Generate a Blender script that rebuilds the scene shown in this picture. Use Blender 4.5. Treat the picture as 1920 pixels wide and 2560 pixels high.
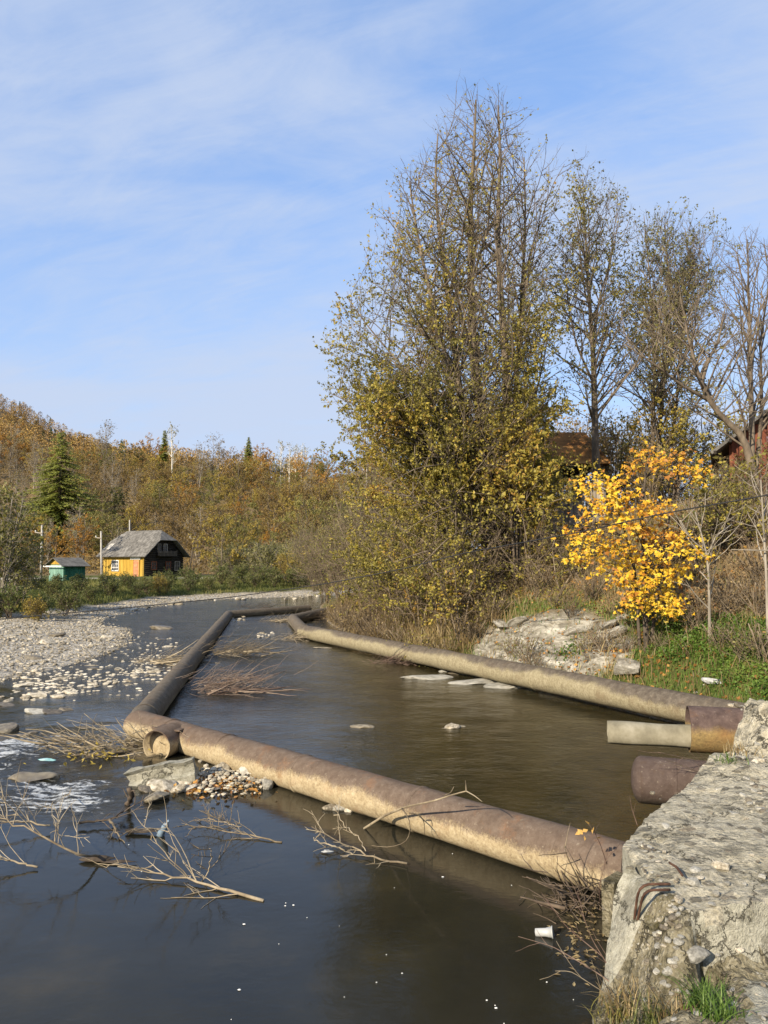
import bpy, math, random
import numpy as np
from mathutils import Vector

# ------------------------------------------------------------------ camera, sky, sun, exposure
for o in list(bpy.data.objects):
    bpy.data.objects.remove(o, do_unlink=True)
SC = bpy.context.scene
COL = SC.collection
CAM_Z, FPX, PITCH = 2.8, 1880.0, math.radians(3.8)
cam = bpy.data.cameras.new('camera')
cam.sensor_fit = 'VERTICAL'
cam.angle_y = 2 * math.atan(1280 / FPX)
cam.clip_start, cam.clip_end = 0.05, 3000
camo = bpy.data.objects.new('camera', cam)
camo.location = (0, 0, CAM_Z)
camo.rotation_euler = (math.pi / 2 + PITCH, 0, 0)
COL.objects.link(camo)
SC.camera = camo

SUN_EL, SUN_AZ = math.radians(27), math.radians(218)      # azimuth clockwise from +Y (the view direction)
to_sun = Vector((math.sin(SUN_AZ) * math.cos(SUN_EL), math.cos(SUN_AZ) * math.cos(SUN_EL), math.sin(SUN_EL)))
sun = bpy.data.lights.new('sun', 'SUN')
sun.energy, sun.angle, sun.color = 3.9, math.radians(0.53), (1.0, 0.87, 0.68)
suno = bpy.data.objects.new('sun', sun)
suno.rotation_euler = (-to_sun).to_track_quat('-Z', 'Y').to_euler()
COL.objects.link(suno)

def nd(nt, typ, props=None, ins=None):
    n = nt.nodes.new(typ)
    for k, v in (props or {}).items():
        setattr(n, k, v)
    for k, v in (ins or {}).items():
        s = n.inputs[k]
        if isinstance(v, bpy.types.NodeSocket):
            nt.links.new(v, s)
        else:
            if isinstance(v, (tuple, list)) and len(v) == 3 and s.type == 'RGBA':
                v = (*v, 1)
            s.default_value = v
    return n

def ramp(nt, fac, stops, interp='LINEAR'):
    n = nd(nt, 'ShaderNodeValToRGB', None, {0: fac})
    cr = n.color_ramp
    cr.interpolation = interp
    while len(cr.elements) < len(stops):
        cr.elements.new(0.5)
    for e, (p, c) in zip(cr.elements, stops):
        e.position = p
        e.color = (*c, 1) if len(c) == 3 else c
    return n.outputs[0]

def math_(nt, op, a, b=0.5, c=None, clamp=False):
    ins = {0: a, 1: b}
    if c is not None:
        ins[2] = c
    return nd(nt, 'ShaderNodeMath', {'operation': op, 'use_clamp': clamp}, ins).outputs[0]

def mixc(nt, f, a, b, mode='MIX'):
    n = nd(nt, 'ShaderNodeMix', {'data_type': 'RGBA', 'blend_type': mode})
    for k, v in ((0, f), (6, a), (7, b)):
        s = n.inputs[k]
        if isinstance(v, bpy.types.NodeSocket):
            nt.links.new(v, s)
        else:
            s.default_value = (*v, 1) if isinstance(v, (tuple, list)) and len(v) == 3 else v
    return n.outputs[2]

def noise(nt, vec, scale, detail=5, rough=0.55, dist=0.0, out=0):
    return nd(nt, 'ShaderNodeTexNoise', None, {'Vector': vec, 'Scale': scale, 'Detail': detail,
              'Roughness': rough, 'Distortion': dist}).outputs[out]

def mapping(nt, vec, scale=(1, 1, 1), rot=(0, 0, 0), loc=(0, 0, 0)):
    return nd(nt, 'ShaderNodeMapping', None, {0: vec, 1: loc, 2: rot, 3: scale}).outputs[0]

def mrange(nt, v, a, b, c=0.0, d=1.0, smooth=False):
    return nd(nt, 'ShaderNodeMapRange', {'interpolation_type': 'SMOOTHSTEP' if smooth else 'LINEAR'},
              {0: v, 1: a, 2: b, 3: c, 4: d}).outputs[0]

wld = bpy.data.worlds.new('World')
SC.world = wld
wld.use_nodes = True
wt = wld.node_tree
wt.nodes.clear()
sky = nd(wt, 'ShaderNodeTexSky', {'sky_type': 'NISHITA', 'sun_disc': False, 'sun_elevation': SUN_EL,
         'sun_rotation': SUN_AZ, 'altitude': 500, 'air_density': 1.0, 'dust_density': 0.1, 'ozone_density': 2.6})
wtc = nd(wt, 'ShaderNodeTexCoord').outputs['Generated']
sep = nd(wt, 'ShaderNodeSeparateXYZ', None, {0: wtc})
zz = math_(wt, 'ADD', math_(wt, 'MAXIMUM', sep.outputs[2], 0.0), 0.22)
px = math_(wt, 'DIVIDE', sep.outputs[0], zz)
py = math_(wt, 'DIVIDE', sep.outputs[1], zz)
pl = nd(wt, 'ShaderNodeCombineXYZ', None, {0: px, 1: py, 2: 0.0}).outputs[0]
pl1 = mapping(wt, pl, (0.75, 1.25, 1), (0, 0, math.radians(38)), (3.3, 1.2, 0))
big = noise(wt, mapping(wt, pl, (1, 1, 1), (0, 0, 0.5), (1.55, 4.2, 0)), 0.62, 2, 0.5)
wisp = noise(wt, pl1, 1.5, 7, 0.54, 0.45)
fine = noise(wt, mapping(wt, pl1, (1, 2.2, 1)), 4.0, 6, 0.65, 0.7)
cl = math_(wt, 'ADD', math_(wt, 'MULTIPLY', wisp, 0.75), math_(wt, 'MULTIPLY', fine, 0.25))
cl = math_(wt, 'ADD', cl, math_(wt, 'MULTIPLY', math_(wt, 'SUBTRACT', big, 0.42), 0.9))
clm = mrange(wt, cl, 0.38, 0.68, 0.0, 0.85, True)
hz = mrange(wt, sep.outputs[2], 0.0, 0.8, 0.95, 0.35)      # thin milky veil low down, all round
veil = mixc(wt, hz, sky.outputs[0], mixc(wt, mrange(wt, sep.outputs[2], 0.0, 0.5, 0.0, 1.0), (1.7, 2.08, 2.75), (.78, 1.32, 2.55)))
skyc = mixc(wt, clm, veil, (1.85, 2.14, 2.72))
bg = nd(wt, 'ShaderNodeBackground', None, {0: skyc, 1: 0.15})
wo = nd(wt, 'ShaderNodeOutputWorld', None, {0: bg.outputs[0]})

SC.view_settings.view_transform = 'Standard'
SC.view_settings.look = 'None'
SC.view_settings.gamma = 1.0
SC.view_settings.exposure = 1.1
SC.view_settings.use_curve_mapping = False
SC.render.engine = 'CYCLES'
SC.cycles.max_bounces = 6
SC.cycles.diffuse_bounces = 2
SC.cycles.glossy_bounces = 3
SC.cycles.transmission_bounces = 4
SC.cycles.transparent_max_bounces = 6

# ------------------------------------------------------------------ helpers: picking world points, noise, meshes
def ray(x, y):
    cx, cy = (x - 960) / FPX, (1280 - y) / FPX
    return np.array([cx, math.cos(PITCH) - cy * math.sin(PITCH), math.sin(PITCH) + cy * math.cos(PITCH)])

def onz(x, y, z=0.0):
    r = ray(x, y)
    t = (z - CAM_Z) / r[2]
    return np.array([0, 0, CAM_Z]) + r * t

def atd(x, y, d):
    r = ray(x, y)
    return np.array([0, 0, CAM_Z]) + r * (d / r[1])

def _h(ix, iy, iz):
    n = (ix.astype(np.int64) * 374761393 + iy.astype(np.int64) * 668265263 + iz.astype(np.int64) * 2147483647) & 0xffffffff
    n = ((n ^ (n >> 13)) * 1274126177) & 0xffffffff
    n = (n ^ (n >> 16)) & 0xffffffff
    return n / 4294967295.0

def vnoise(p):
    p = np.asarray(p, float)
    i = np.floor(p)
    f = p - i
    u = f * f * (3 - 2 * f)
    ix, iy, iz = i[..., 0], i[..., 1], i[..., 2]
    r = 0
    for dx in (0, 1):
        wx = u[..., 0] if dx else 1 - u[..., 0]
        for dy in (0, 1):
            wy = u[..., 1] if dy else 1 - u[..., 1]
            for dz in (0, 1):
                wz = u[..., 2] if dz else 1 - u[..., 2]
                r = r + wx * wy * wz * _h(ix + dx, iy + dy, iz + dz)
    return r

def fbm(p, oct=4, gain=0.5):
    p = np.asarray(p, float)
    a, s, r = 1.0, 0.0, 0.0
    for k in range(oct):
        r = r + a * (vnoise(p * (2.03 ** k) + 17.3 * k) - 0.5)
        s += a
        a *= gain
    return r / s * 2

def fb2(x, y, sc, oct=4, gain=0.5, seed=0.0):
    return fbm(np.stack([x * sc + seed, y * sc - seed, np.zeros_like(x) + seed * 1.7], -1), oct, gain)

def sstep(a, b, x):
    t = np.clip((np.asarray(x, float) - a) / (b - a), 0, 1)
    return t * t * (3 - 2 * t)

class Geo:
    def __init__(s):
        s.V, s.F, s.A, s.n = [], [], [], 0
    def add(s, V, F, a=None):
        V = np.asarray(V, float).reshape(-1, 3)
        fl = F if isinstance(F, list) else [F]
        for f in fl:
            f = np.asarray(f, np.int64)
            s.F.append(f + s.n)
            s.A.append(np.zeros(len(f)) if a is None else (np.full(len(f), a) if np.isscalar(a) else np.asarray(a)))
        s.V.append(V)
        s.n += len(V)
        return s
    def box(s, c, size, rz=0.0, ax=None, a=None):
        hx, hy, hz = np.array(size) / 2
        v = np.array([[x, y, z] for x in (-hx, hx) for y in (-hy, hy) for z in (-hz, hz)])
        if ax is not None:
            v = v @ np.asarray(ax)
        else:
            c_, s_ = math.cos(rz), math.sin(rz)
            v = np.stack([v[:, 0] * c_ - v[:, 1] * s_, v[:, 0] * s_ + v[:, 1] * c_, v[:, 2]], 1)
        f = [[0, 1, 3, 2], [4, 6, 7, 5], [0, 4, 5, 1], [2, 3, 7, 6], [0, 2, 6, 4], [1, 5, 7, 3]]
        return s.add(v + np.asarray(c), np.array(f), a)
    def bar(s, p, q, w, h, a=None):
        p, q = np.asarray(p, float), np.asarray(q, float)
        d = q - p
        L = np.linalg.norm(d)
        d = d / L
        up = np.array([0, 0, 1.0]) if abs(d[2]) < 0.95 else np.array([0, 1.0, 0])
        x = np.cross(up, d); x /= np.linalg.norm(x)
        y = np.cross(d, x)
        return s.box((p + q) / 2, (L, w, h), ax=np.array([d, x, y]), a=a)
    def tubes(s, P, R, k=5, a=None, cap=True):
        P, R = np.asarray(P, float), np.asarray(R, float)
        if P.ndim == 2:
            P, R = P[None], R[None]
        B, n, _ = P.shape
        T = np.gradient(P, axis=1)
        T /= np.linalg.norm(T, axis=2, keepdims=True) + 1e-9
        m = T.mean(1)
        ref = np.where(np.abs(m[:, 2:3]) > 0.8, np.array([[1.0, 0, 0]]), np.array([[0, 0, 1.0]]))[:, None, :]
        U = np.cross(T, ref); U /= np.linalg.norm(U, axis=2, keepdims=True) + 1e-9
        W = np.cross(T, U)
        an = np.arange(k) * 2 * math.pi / k
        ring = (U[:, :, None] * np.cos(an)[None, None, :, None] + W[:, :, None] * np.sin(an)[None, None, :, None])
        V = P[:, :, None] + ring * R[:, :, None, None]
        idx = np.arange(B * n * k).reshape(B, n, k)
        q = np.stack([idx[:, :-1], np.roll(idx, -1, 2)[:, :-1], np.roll(idx, -1, 2)[:, 1:], idx[:, 1:]], -1).reshape(-1, 4)
        F = [q]
        if cap:
            F.append(idx[:, 0, ::-1].reshape(B, k)); F.append(idx[:, -1].reshape(B, k))
        aa = None
        if a is not None and not np.isscalar(a):
            aa = a
        return s.add(V.reshape(-1, 3), F, a if np.isscalar(a) else aa)

MATS = {}
def link(name, me, mat=None, parent=None, loc=None):
    o = bpy.data.objects.new(name, me)
    COL.objects.link(o)
    if parent is not None:
        o.parent = parent
    if loc is not None:
        o.location = loc
    if mat is not None and me is not None and len(me.materials) == 0:
        me.materials.append(MATS[mat] if isinstance(mat, str) else mat)
    return o

def build_mesh(name, g, smooth=False, origin=None):
    V = np.concatenate(g.V)
    if origin is not None:
        V = V - np.asarray(origin)
    me = bpy.data.meshes.new(name)
    me.vertices.add(len(V))
    me.vertices.foreach_set('co', V.astype(np.float32).ravel())
    Fs = [f for f in g.F if len(f)]
    As = [a for f, a in zip(g.F, g.A) if len(f)]
    tot = np.concatenate([np.full(len(f), f.shape[1]) for f in Fs])
    loops = np.concatenate([f.ravel() for f in Fs])
    me.loops.add(len(loops))
    me.loops.foreach_set('vertex_index', loops.astype(np.int32))
    me.polygons.add(len(tot))
    me.polygons.foreach_set('loop_start', np.concatenate([[0], np.cumsum(tot)[:-1]]).astype(np.int32))
    me.polygons.foreach_set('use_smooth', np.full(len(tot), smooth))
    at = me.attributes.new('tint', 'FLOAT', 'FACE')
    at.data.foreach_set('value', np.concatenate(As).astype(np.float32))
    me.update(calc_edges=True)
    me.validate()
    return me

def tag(o, label=None, cat=None, group=None, kind=None):
    for k, v in (('label', label), ('category', cat), ('group', group), ('kind', kind)):
        if v:
            o[k] = v
    return o

def thing(name, label, cat, loc=(0, 0, 0), group=None, rz=0.0):
    o = bpy.data.objects.new(name, None)
    o.empty_display_size = 0.1
    COL.objects.link(o)
    o.location = tuple(float(c) for c in loc)
    o.rotation_euler = (0, 0, rz)
    return tag(o, label, cat, group)

def part(name, g, mat, parent, smooth=False):
    """g holds world coordinates when the parent is an unrotated thing: shift to its origin."""
    par = parent
    org = np.zeros(3)
    while par is not None:
        org = org + np.array(par.location)
        par = par.parent
    return link(name, build_mesh(name, g, smooth, org), mat, parent)

def solo(name, g, mat, label, cat, origin=(0, 0, 0), group=None, smooth=False, kind=None):
    me = build_mesh(name, g, smooth, origin)
    o = link(name, me, mat, None, tuple(float(c) for c in origin))
    return tag(o, label, cat, group, kind)

# ------------------------------------------------------------------ materials
def newmat(name):
    m = bpy.data.materials.new(name)
    m.use_nodes = True
    nt = m.node_tree
    nt.nodes.clear()
    MATS[name] = m
    return nt

def finish(nt, col, rough=0.8, bump=None, bstr=0.3, bdist=0.02, spec=0.3, metal=0.0):
    ins = {'Base Color': col, 'Roughness': rough, 'Specular IOR Level': spec, 'Metallic': metal}
    if bump is not None:
        ins['Normal'] = nd(nt, 'ShaderNodeBump', None, {'Strength': bstr, 'Distance': bdist, 'Height': bump}).outputs[0]
    p = nd(nt, 'ShaderNodeBsdfPrincipled', None, ins)
    nd(nt, 'ShaderNodeOutputMaterial', None, {0: p.outputs[0]})
    return p

def objc(nt):
    return nd(nt, 'ShaderNodeTexCoord').outputs['Object']

def simple(name, stops, scale=3.0, rough=0.85, bscale=None, bstr=0.4, bdist=0.02, stretch=(1, 1, 1), detail=6, rnd=0.0, spec=0.25, metal=0.0, tint=0.0):
    nt = newmat(name)
    v = mapping(nt, objc(nt), stretch)
    oi = nd(nt, 'ShaderNodeObjectInfo').outputs['Random']
    v = nd(nt, 'ShaderNodeVectorMath', {'operation': 'ADD'}, {0: v, 1: nd(nt, 'ShaderNodeCombineXYZ', None,
           {0: math_(nt, 'MULTIPLY', oi, 13.0), 1: math_(nt, 'MULTIPLY', oi, 7.0), 2: 0.0}).outputs[0]}).outputs[0]
    f = noise(nt, v, scale, detail, 0.62)
    f = mrange(nt, f, 0.28, 0.72)
    if rnd:
        f = math_(nt, 'ADD', f, math_(nt, 'MULTIPLY', math_(nt, 'SUBTRACT', oi, 0.5), rnd))
    if tint:
        t = nd(nt, 'ShaderNodeAttribute', {'attribute_name': 'tint'}).outputs['Fac']
        f = math_(nt, 'ADD', f, math_(nt, 'MULTIPLY', math_(nt, 'SUBTRACT', t, 0.5), tint))
    c = ramp(nt, f, stops)
    finish(nt, c, rough, noise(nt, v, bscale or scale * 4, 6, 0.65), bstr, bdist, spec, metal)

def leafmat(name, stops, transl=0.35, rnd=0.5):
    nt = newmat(name)
    t = nd(nt, 'ShaderNodeAttribute', {'attribute_name': 'tint'}).outputs['Fac']
    oi = nd(nt, 'ShaderNodeObjectInfo').outputs['Random']
    f = math_(nt, 'ADD', t, math_(nt, 'MULTIPLY', math_(nt, 'SUBTRACT', oi, 0.5), rnd))
    c = ramp(nt, f, stops)
    p = nd(nt, 'ShaderNodeBsdfPrincipled', None, {'Base Color': c, 'Roughness': 0.5, 'Specular IOR Level': 0.35})
    tr = nd(nt, 'ShaderNodeBsdfTranslucent', None, {0: c})
    mx = nd(nt, 'ShaderNodeMixShader', None, {0: transl, 1: p.outputs[0], 2: tr.outputs[0]})
    nd(nt, 'ShaderNodeOutputMaterial', None, {0: mx.outputs[0]})

leafmat('leaf_lime', [(0.0, (.12, .105, .03)), (.3, (.215, .19, .042)), (.6, (.31, .26, .048)), (.85, (.43, .34, .055)), (1, (.38, .23, .05))])
leafmat('leaf_olive', [(0.0, (.10, .10, .025)), (.5, (.20, .185, .045)), (1, (.33, .28, .075))])
leafmat('leaf_pale', [(0.0, (.13, .13, .045)), (.5, (.24, .22, .08)), (1, (.36, .31, .13))])
leafmat('leaf_maple', [(0.0, (.36, .15, .02)), (.18, (.58, .29, .02)), (.4, (.74, .46, .03)), (.8, (.80, .57, .045)), (1, (.66, .52, .08))], .38, 0)
leafmat('leaf_brown', [(0.0, (.10, .07, .027)), (.4, (.20, .138, .045)), (.8, (.30, .20, .055)), (1, (.36, .25, .07))])
leafmat('leaf_orange', [(0.0, (.20, .095, .02)), (.5, (.39, .20, .032)), (1, (.52, .30, .05))])
leafmat('leaf_gold', [(0.0, (.17, .13, .025)), (.5, (.33, .245, .045)), (1, (.46, .35, .07))])
leafmat('leaf_green', [(0.0, (.065, .08, .02)), (.5, (.12, .14, .035)), (1, (.23, .21, .06))])
leafmat('leaf_bright', [(0.0, (.055, .10, .015)), (.5, (.11, .19, .03)), (1, (.20, .28, .055))])
leafmat('leaf_spruce', [(0.0, (.22, .24, .055)), (.5, (.35, .38, .095)), (1, (.45, .46, .13))], .5)
leafmat('leaf_dry', [(0.0, (.16, .11, .05)), (.5, (.30, .22, .10)), (1, (.44, .35, .18))])
leafmat('leaf_litter', [(0.0, (.12, .055, .02)), (.45, (.27, .13, .035)), (.8, (.40, .20, .045)), (1, (.50, .30, .08))], .15)
simple('bark', [(0, (.065, .05, .035)), (.5, (.14, .11, .078)), (1, (.24, .195, .14))], 5, .9, 14, .7, .02, (1, 1, .35))
simple('bark_dark', [(0, (.035, .028, .022)), (.5, (.085, .068, .05)), (1, (.15, .12, .09))], 5, .9, 14, .6, .02, (1, 1, .35))
simple('bark_grey', [(0, (.13, .115, .09)), (.5, (.24, .21, .165)), (1, (.36, .32, .26))], 5, .9, 14, .6, .02, (1, 1, .35))
simple('bark_birch', [(0, (.25, .23, .2)), (.35, (.55, .52, .46)), (1, (.7, .67, .6))], 4, .8, 10, .3)
simple('twig_brown', [(0, (.07, .05, .035)), (.5, (.15, .115, .075)), (1, (.25, .20, .14))], 4, .9, rnd=.4)
simple('driftwood', [(0, (.11, .085, .055)), (.5, (.23, .185, .12)), (1, (.37, .31, .215))], 6, .9, 30, .4, .004, rnd=.7, tint=.5)
simple('driftwood_dark', [(0, (.03, .024, .018)), (.5, (.08, .06, .042)), (1, (.16, .12, .085))], 6, .85, 30, .5, .006, rnd=.5, tint=.4)
simple('twig_red', [(0, (.09, .055, .042)), (.5, (.16, .11, .082)), (1, (.26, .20, .15))], 5, .9, rnd=.5, tint=.5)
simple('stone_pale', [(0, (.16, .135, .095)), (.35, (.34, .30, .225)), (.7, (.51, .46, .365)), (1, (.64, .595, .49))], 3.5, .85, 16, .5, .012, rnd=.75, tint=.35)
simple('stone_wet', [(0, (.05, .042, .03)), (.5, (.12, .10, .07)), (1, (.22, .19, .13))], 4, .45, 16, .5, .01, rnd=.5, spec=.5)
simple('stone_grey', [(0, (.16, .15, .125)), (.5, (.30, .285, .24)), (1, (.46, .44, .38))], 4, .88, 18, .6, .012, rnd=.5)
simple('rock_strata', [(0, (.09, .08, .062)), (.4, (.25, .23, .185)), (.7, (.42, .395, .33)), (1, (.58, .55, .47))], 2.2, .9, 9, .9, .05, (1, 1, 3.2), 9)
simple('plank_weathered', [(0, (.10, .085, .07)), (.5, (.22, .19, .155)), (1, (.34, .30, .245))], 6, .9, 30, .4, .006, (1, 1, .12), rnd=.7)
simple('paint_yellow', [(0, (.26, .155, .025)), (.4, (.38, .235, .035)), (1, (.46, .31, .06))], 2.5, .75, 20, .3, .004, (1, 1, .2), rnd=.4)
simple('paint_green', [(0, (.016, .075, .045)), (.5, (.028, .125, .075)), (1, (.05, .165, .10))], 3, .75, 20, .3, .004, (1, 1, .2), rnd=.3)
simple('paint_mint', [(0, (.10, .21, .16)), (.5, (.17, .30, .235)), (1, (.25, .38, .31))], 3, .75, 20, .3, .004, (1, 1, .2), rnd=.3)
simple('paint_door', [(0, (.30, .12, .06)), (.5, (.45, .19, .10)), (1, (.54, .27, .15))], 3, .75, 20, .3, .004)
simple('paint_white', [(0, (.55, .54, .5)), (.5, (.72, .71, .67)), (1, (.8, .79, .76))], 3, .7, 20, .2, .003)
simple('paint_red', [(0, (.10, .032, .018)), (.5, (.18, .058, .03)), (1, (.26, .10, .055))], 4, .8, 20, .3, .004, (1, 1, .15), rnd=.5)
simple('wood_orange', [(0, (.16, .07, .02)), (.5, (.30, .135, .035)), (1, (.42, .22, .07))], 4, .8, 20, .3, .004, (.2, .2, 1), rnd=.5)
simple('log_dark', [(0, (.008, .007, .006)), (.5, (.022, .018, .014)), (1, (.05, .04, .03))], 3, .85, 20, .5, .01, (.3, .3, 1), rnd=.3)
simple('roof_slate', [(0, (.06, .056, .05)), (.5, (.12, .113, .10)), (1, (.20, .19, .17))], 2.2, .85, 14, .4, .01, rnd=.3, tint=.45)
simple('glass_dark', [(0, (.02, .022, .025)), (1, (.05, .055, .06))], 2, .12, spec=.6)
simple('channel_pale', [(0, (.13, .115, .08)), (.5, (.20, .18, .125)), (1, (.28, .255, .19))], 6, .9, 25, .5, .006)
simple('concrete_pole', [(0, (.27, .25, .22)), (.5, (.37, .35, .31)), (1, (.45, .43, .39))], 4, .85, 20, .2)
simple('rust_iron', [(0, (.035, .018, .012)), (.5, (.075, .038, .024)), (1, (.14, .075, .045))], 14, .85, 40, .5, .003)
simple('cable_black', [(0, (.012, .012, .013)), (1, (.03, .03, .032))], 5, .55)
simple('plastic_blue', [(0, (.12, .17, .22)), (1, (.22, .29, .35))], 6, .35, 14, .4, .01, spec=.5)
simple('plastic_white', [(0, (.26, .27, .26)), (1, (.42, .42, .4))], 6, .4, 14, .3, .01, spec=.5)
simple('plastic_teal', [(0, (.08, .30, .32)), (1, (.4, .55, .55))], 9, .4, 14, .3, .01, spec=.5)
simple('foam_fleck', [(0, (.55, .55, .52)), (1, (.75, .75, .72))], 6, .8)
simple('dirt_road', [(0, (.30, .26, .20)), (.5, (.42, .375, .30)), (1, (.52, .47, .39))], .8, .95, 8, .3)

def pipe_mat(name, top, low, rust, level, amp, dark=1.0):
    """painted / rusted steel above, dried silt up to a flood line below (object z = height over the water)."""
    nt = newmat(name)
    v = objc(nt)
    z = nd(nt, 'ShaderNodeSeparateXYZ', None, {0: v}).outputs[2]
    n1 = noise(nt, v, 1.6, 6, .6)
    n2 = noise(nt, v, 9.0, 7, .7)
    n3 = noise(nt, v, 28.0, 6, .7)
    n5 = noise(nt, v, 55.0, 4, .7)
    e = math_(nt, 'ADD', math_(nt, 'MULTIPLY', math_(nt, 'SUBTRACT', math_(nt, 'ADD', n1, math_(nt, 'SUBTRACT', noise(nt, v, .5, 3, .5), .5)), .5), amp * 1.1),
              math_(nt, 'ADD', math_(nt, 'MULTIPLY', math_(nt, 'SUBTRACT', n2, .5), amp * .5), math_(nt, 'MULTIPLY', math_(nt, 'SUBTRACT', n5, .5), amp * .55)))
    f = mrange(nt, math_(nt, 'ADD', z, e), level - .05, level + .055, 0, 1, True)
    ct = ramp(nt, mrange(nt, n2, .3, .7), top)
    ct = mixc(nt, mrange(nt, noise(nt, v, 2.3, 7, .7), .56, .74, 0, .6), ct, rust)
    cl_ = ramp(nt, mrange(nt, math_(nt, 'ADD', math_(nt, 'MULTIPLY', n3, .6), math_(nt, 'MULTIPLY', n2, .4)), .34, .66), low)
    cl_ = mixc(nt, mrange(nt, noise(nt, v, 1.1, 5, .65), .56, .72, 0, .7), cl_, rust)
    c = mixc(nt, f, cl_, ct)
    sc_n = noise(nt, mapping(nt, v, (1, 1, .12)), 16.0, 6, .7)
    c = mixc(nt, mrange(nt, sc_n, .56, .66, 0, .55), c, mixc(nt, .5, c, (.07, .042, .022)))
    c = mixc(nt, mrange(nt, n5, .60, .68, 0, .6), c, (.05, .036, .026))
    c = mixc(nt, math_(nt, 'MULTIPLY', mrange(nt, n3, .60, .68, 0, .5), f), c, (.27, .23, .17))
    wetl = mrange(nt, math_(nt, 'ADD', z, math_(nt, 'MULTIPLY', math_(nt, 'SUBTRACT', n2, .5), .04)), .0, .035, 1, 0)
    c = mixc(nt, wetl, c, (.028, .022, .014))
    dots = mrange(nt, nd(nt, 'ShaderNodeTexVoronoi', None, {'Vector': v, 'Scale': 9.0}).outputs[0], .03, .05, .5, 0)
    c = mixc(nt, math_(nt, 'MULTIPLY', dots, mrange(nt, n1, .55, .6)), c, (.6, .57, .5))
    finish(nt, c, mrange(nt, f, 0, 1, .92, .78), math_(nt, 'ADD', n2, math_(nt, 'MULTIPLY', n3, .5)), .6, .016, .16)

pipe_mat('pipe_front', [(0, (.085, .06, .044)), (.5, (.118, .086, .063)), (1, (.155, .118, .09))],
         [(0, (.21, .155, .088)), (.5, (.35, .28, .17)), (1, (.46, .385, .255))], (.23, .105, .042), .235, .26)
pipe_mat('pipe_back', [(0, (.07, .057, .042)), (.5, (.115, .095, .07)), (1, (.17, .145, .11))],
         [(0, (.13, .11, .075)), (.5, (.21, .18, .125)), (1, (.30, .26, .19))], (.16, .105, .06), .14, .22)
pipe_mat('pipe_side', [(0, (.06, .048, .038)), (.5, (.10, .083, .064)), (1, (.16, .135, .105))],
         [(0, (.15, .125, .075)), (.5, (.245, .21, .13)), (1, (.34, .30, .20))], (.15, .105, .06), .42, .3)
pipe_mat('pipe_purple', [(0, (.055, .037, .032)), (.5, (.09, .062, .053)), (1, (.13, .092, .078))],
         [(0, (.11, .08, .04)), (.5, (.22, .155, .065)), (1, (.31, .22, .09))], (.20, .10, .04), .86, .16)
pipe_mat('pipe_plum', [(0, (.055, .038, .031)), (.5, (.078, .056, .046)), (1, (.105, .078, .065))],
         [(0, (.03, .024, .018)), (.5, (.055, .043, .032)), (1, (.10, .08, .058))], (.10, .055, .042), .42, .1)

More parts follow.
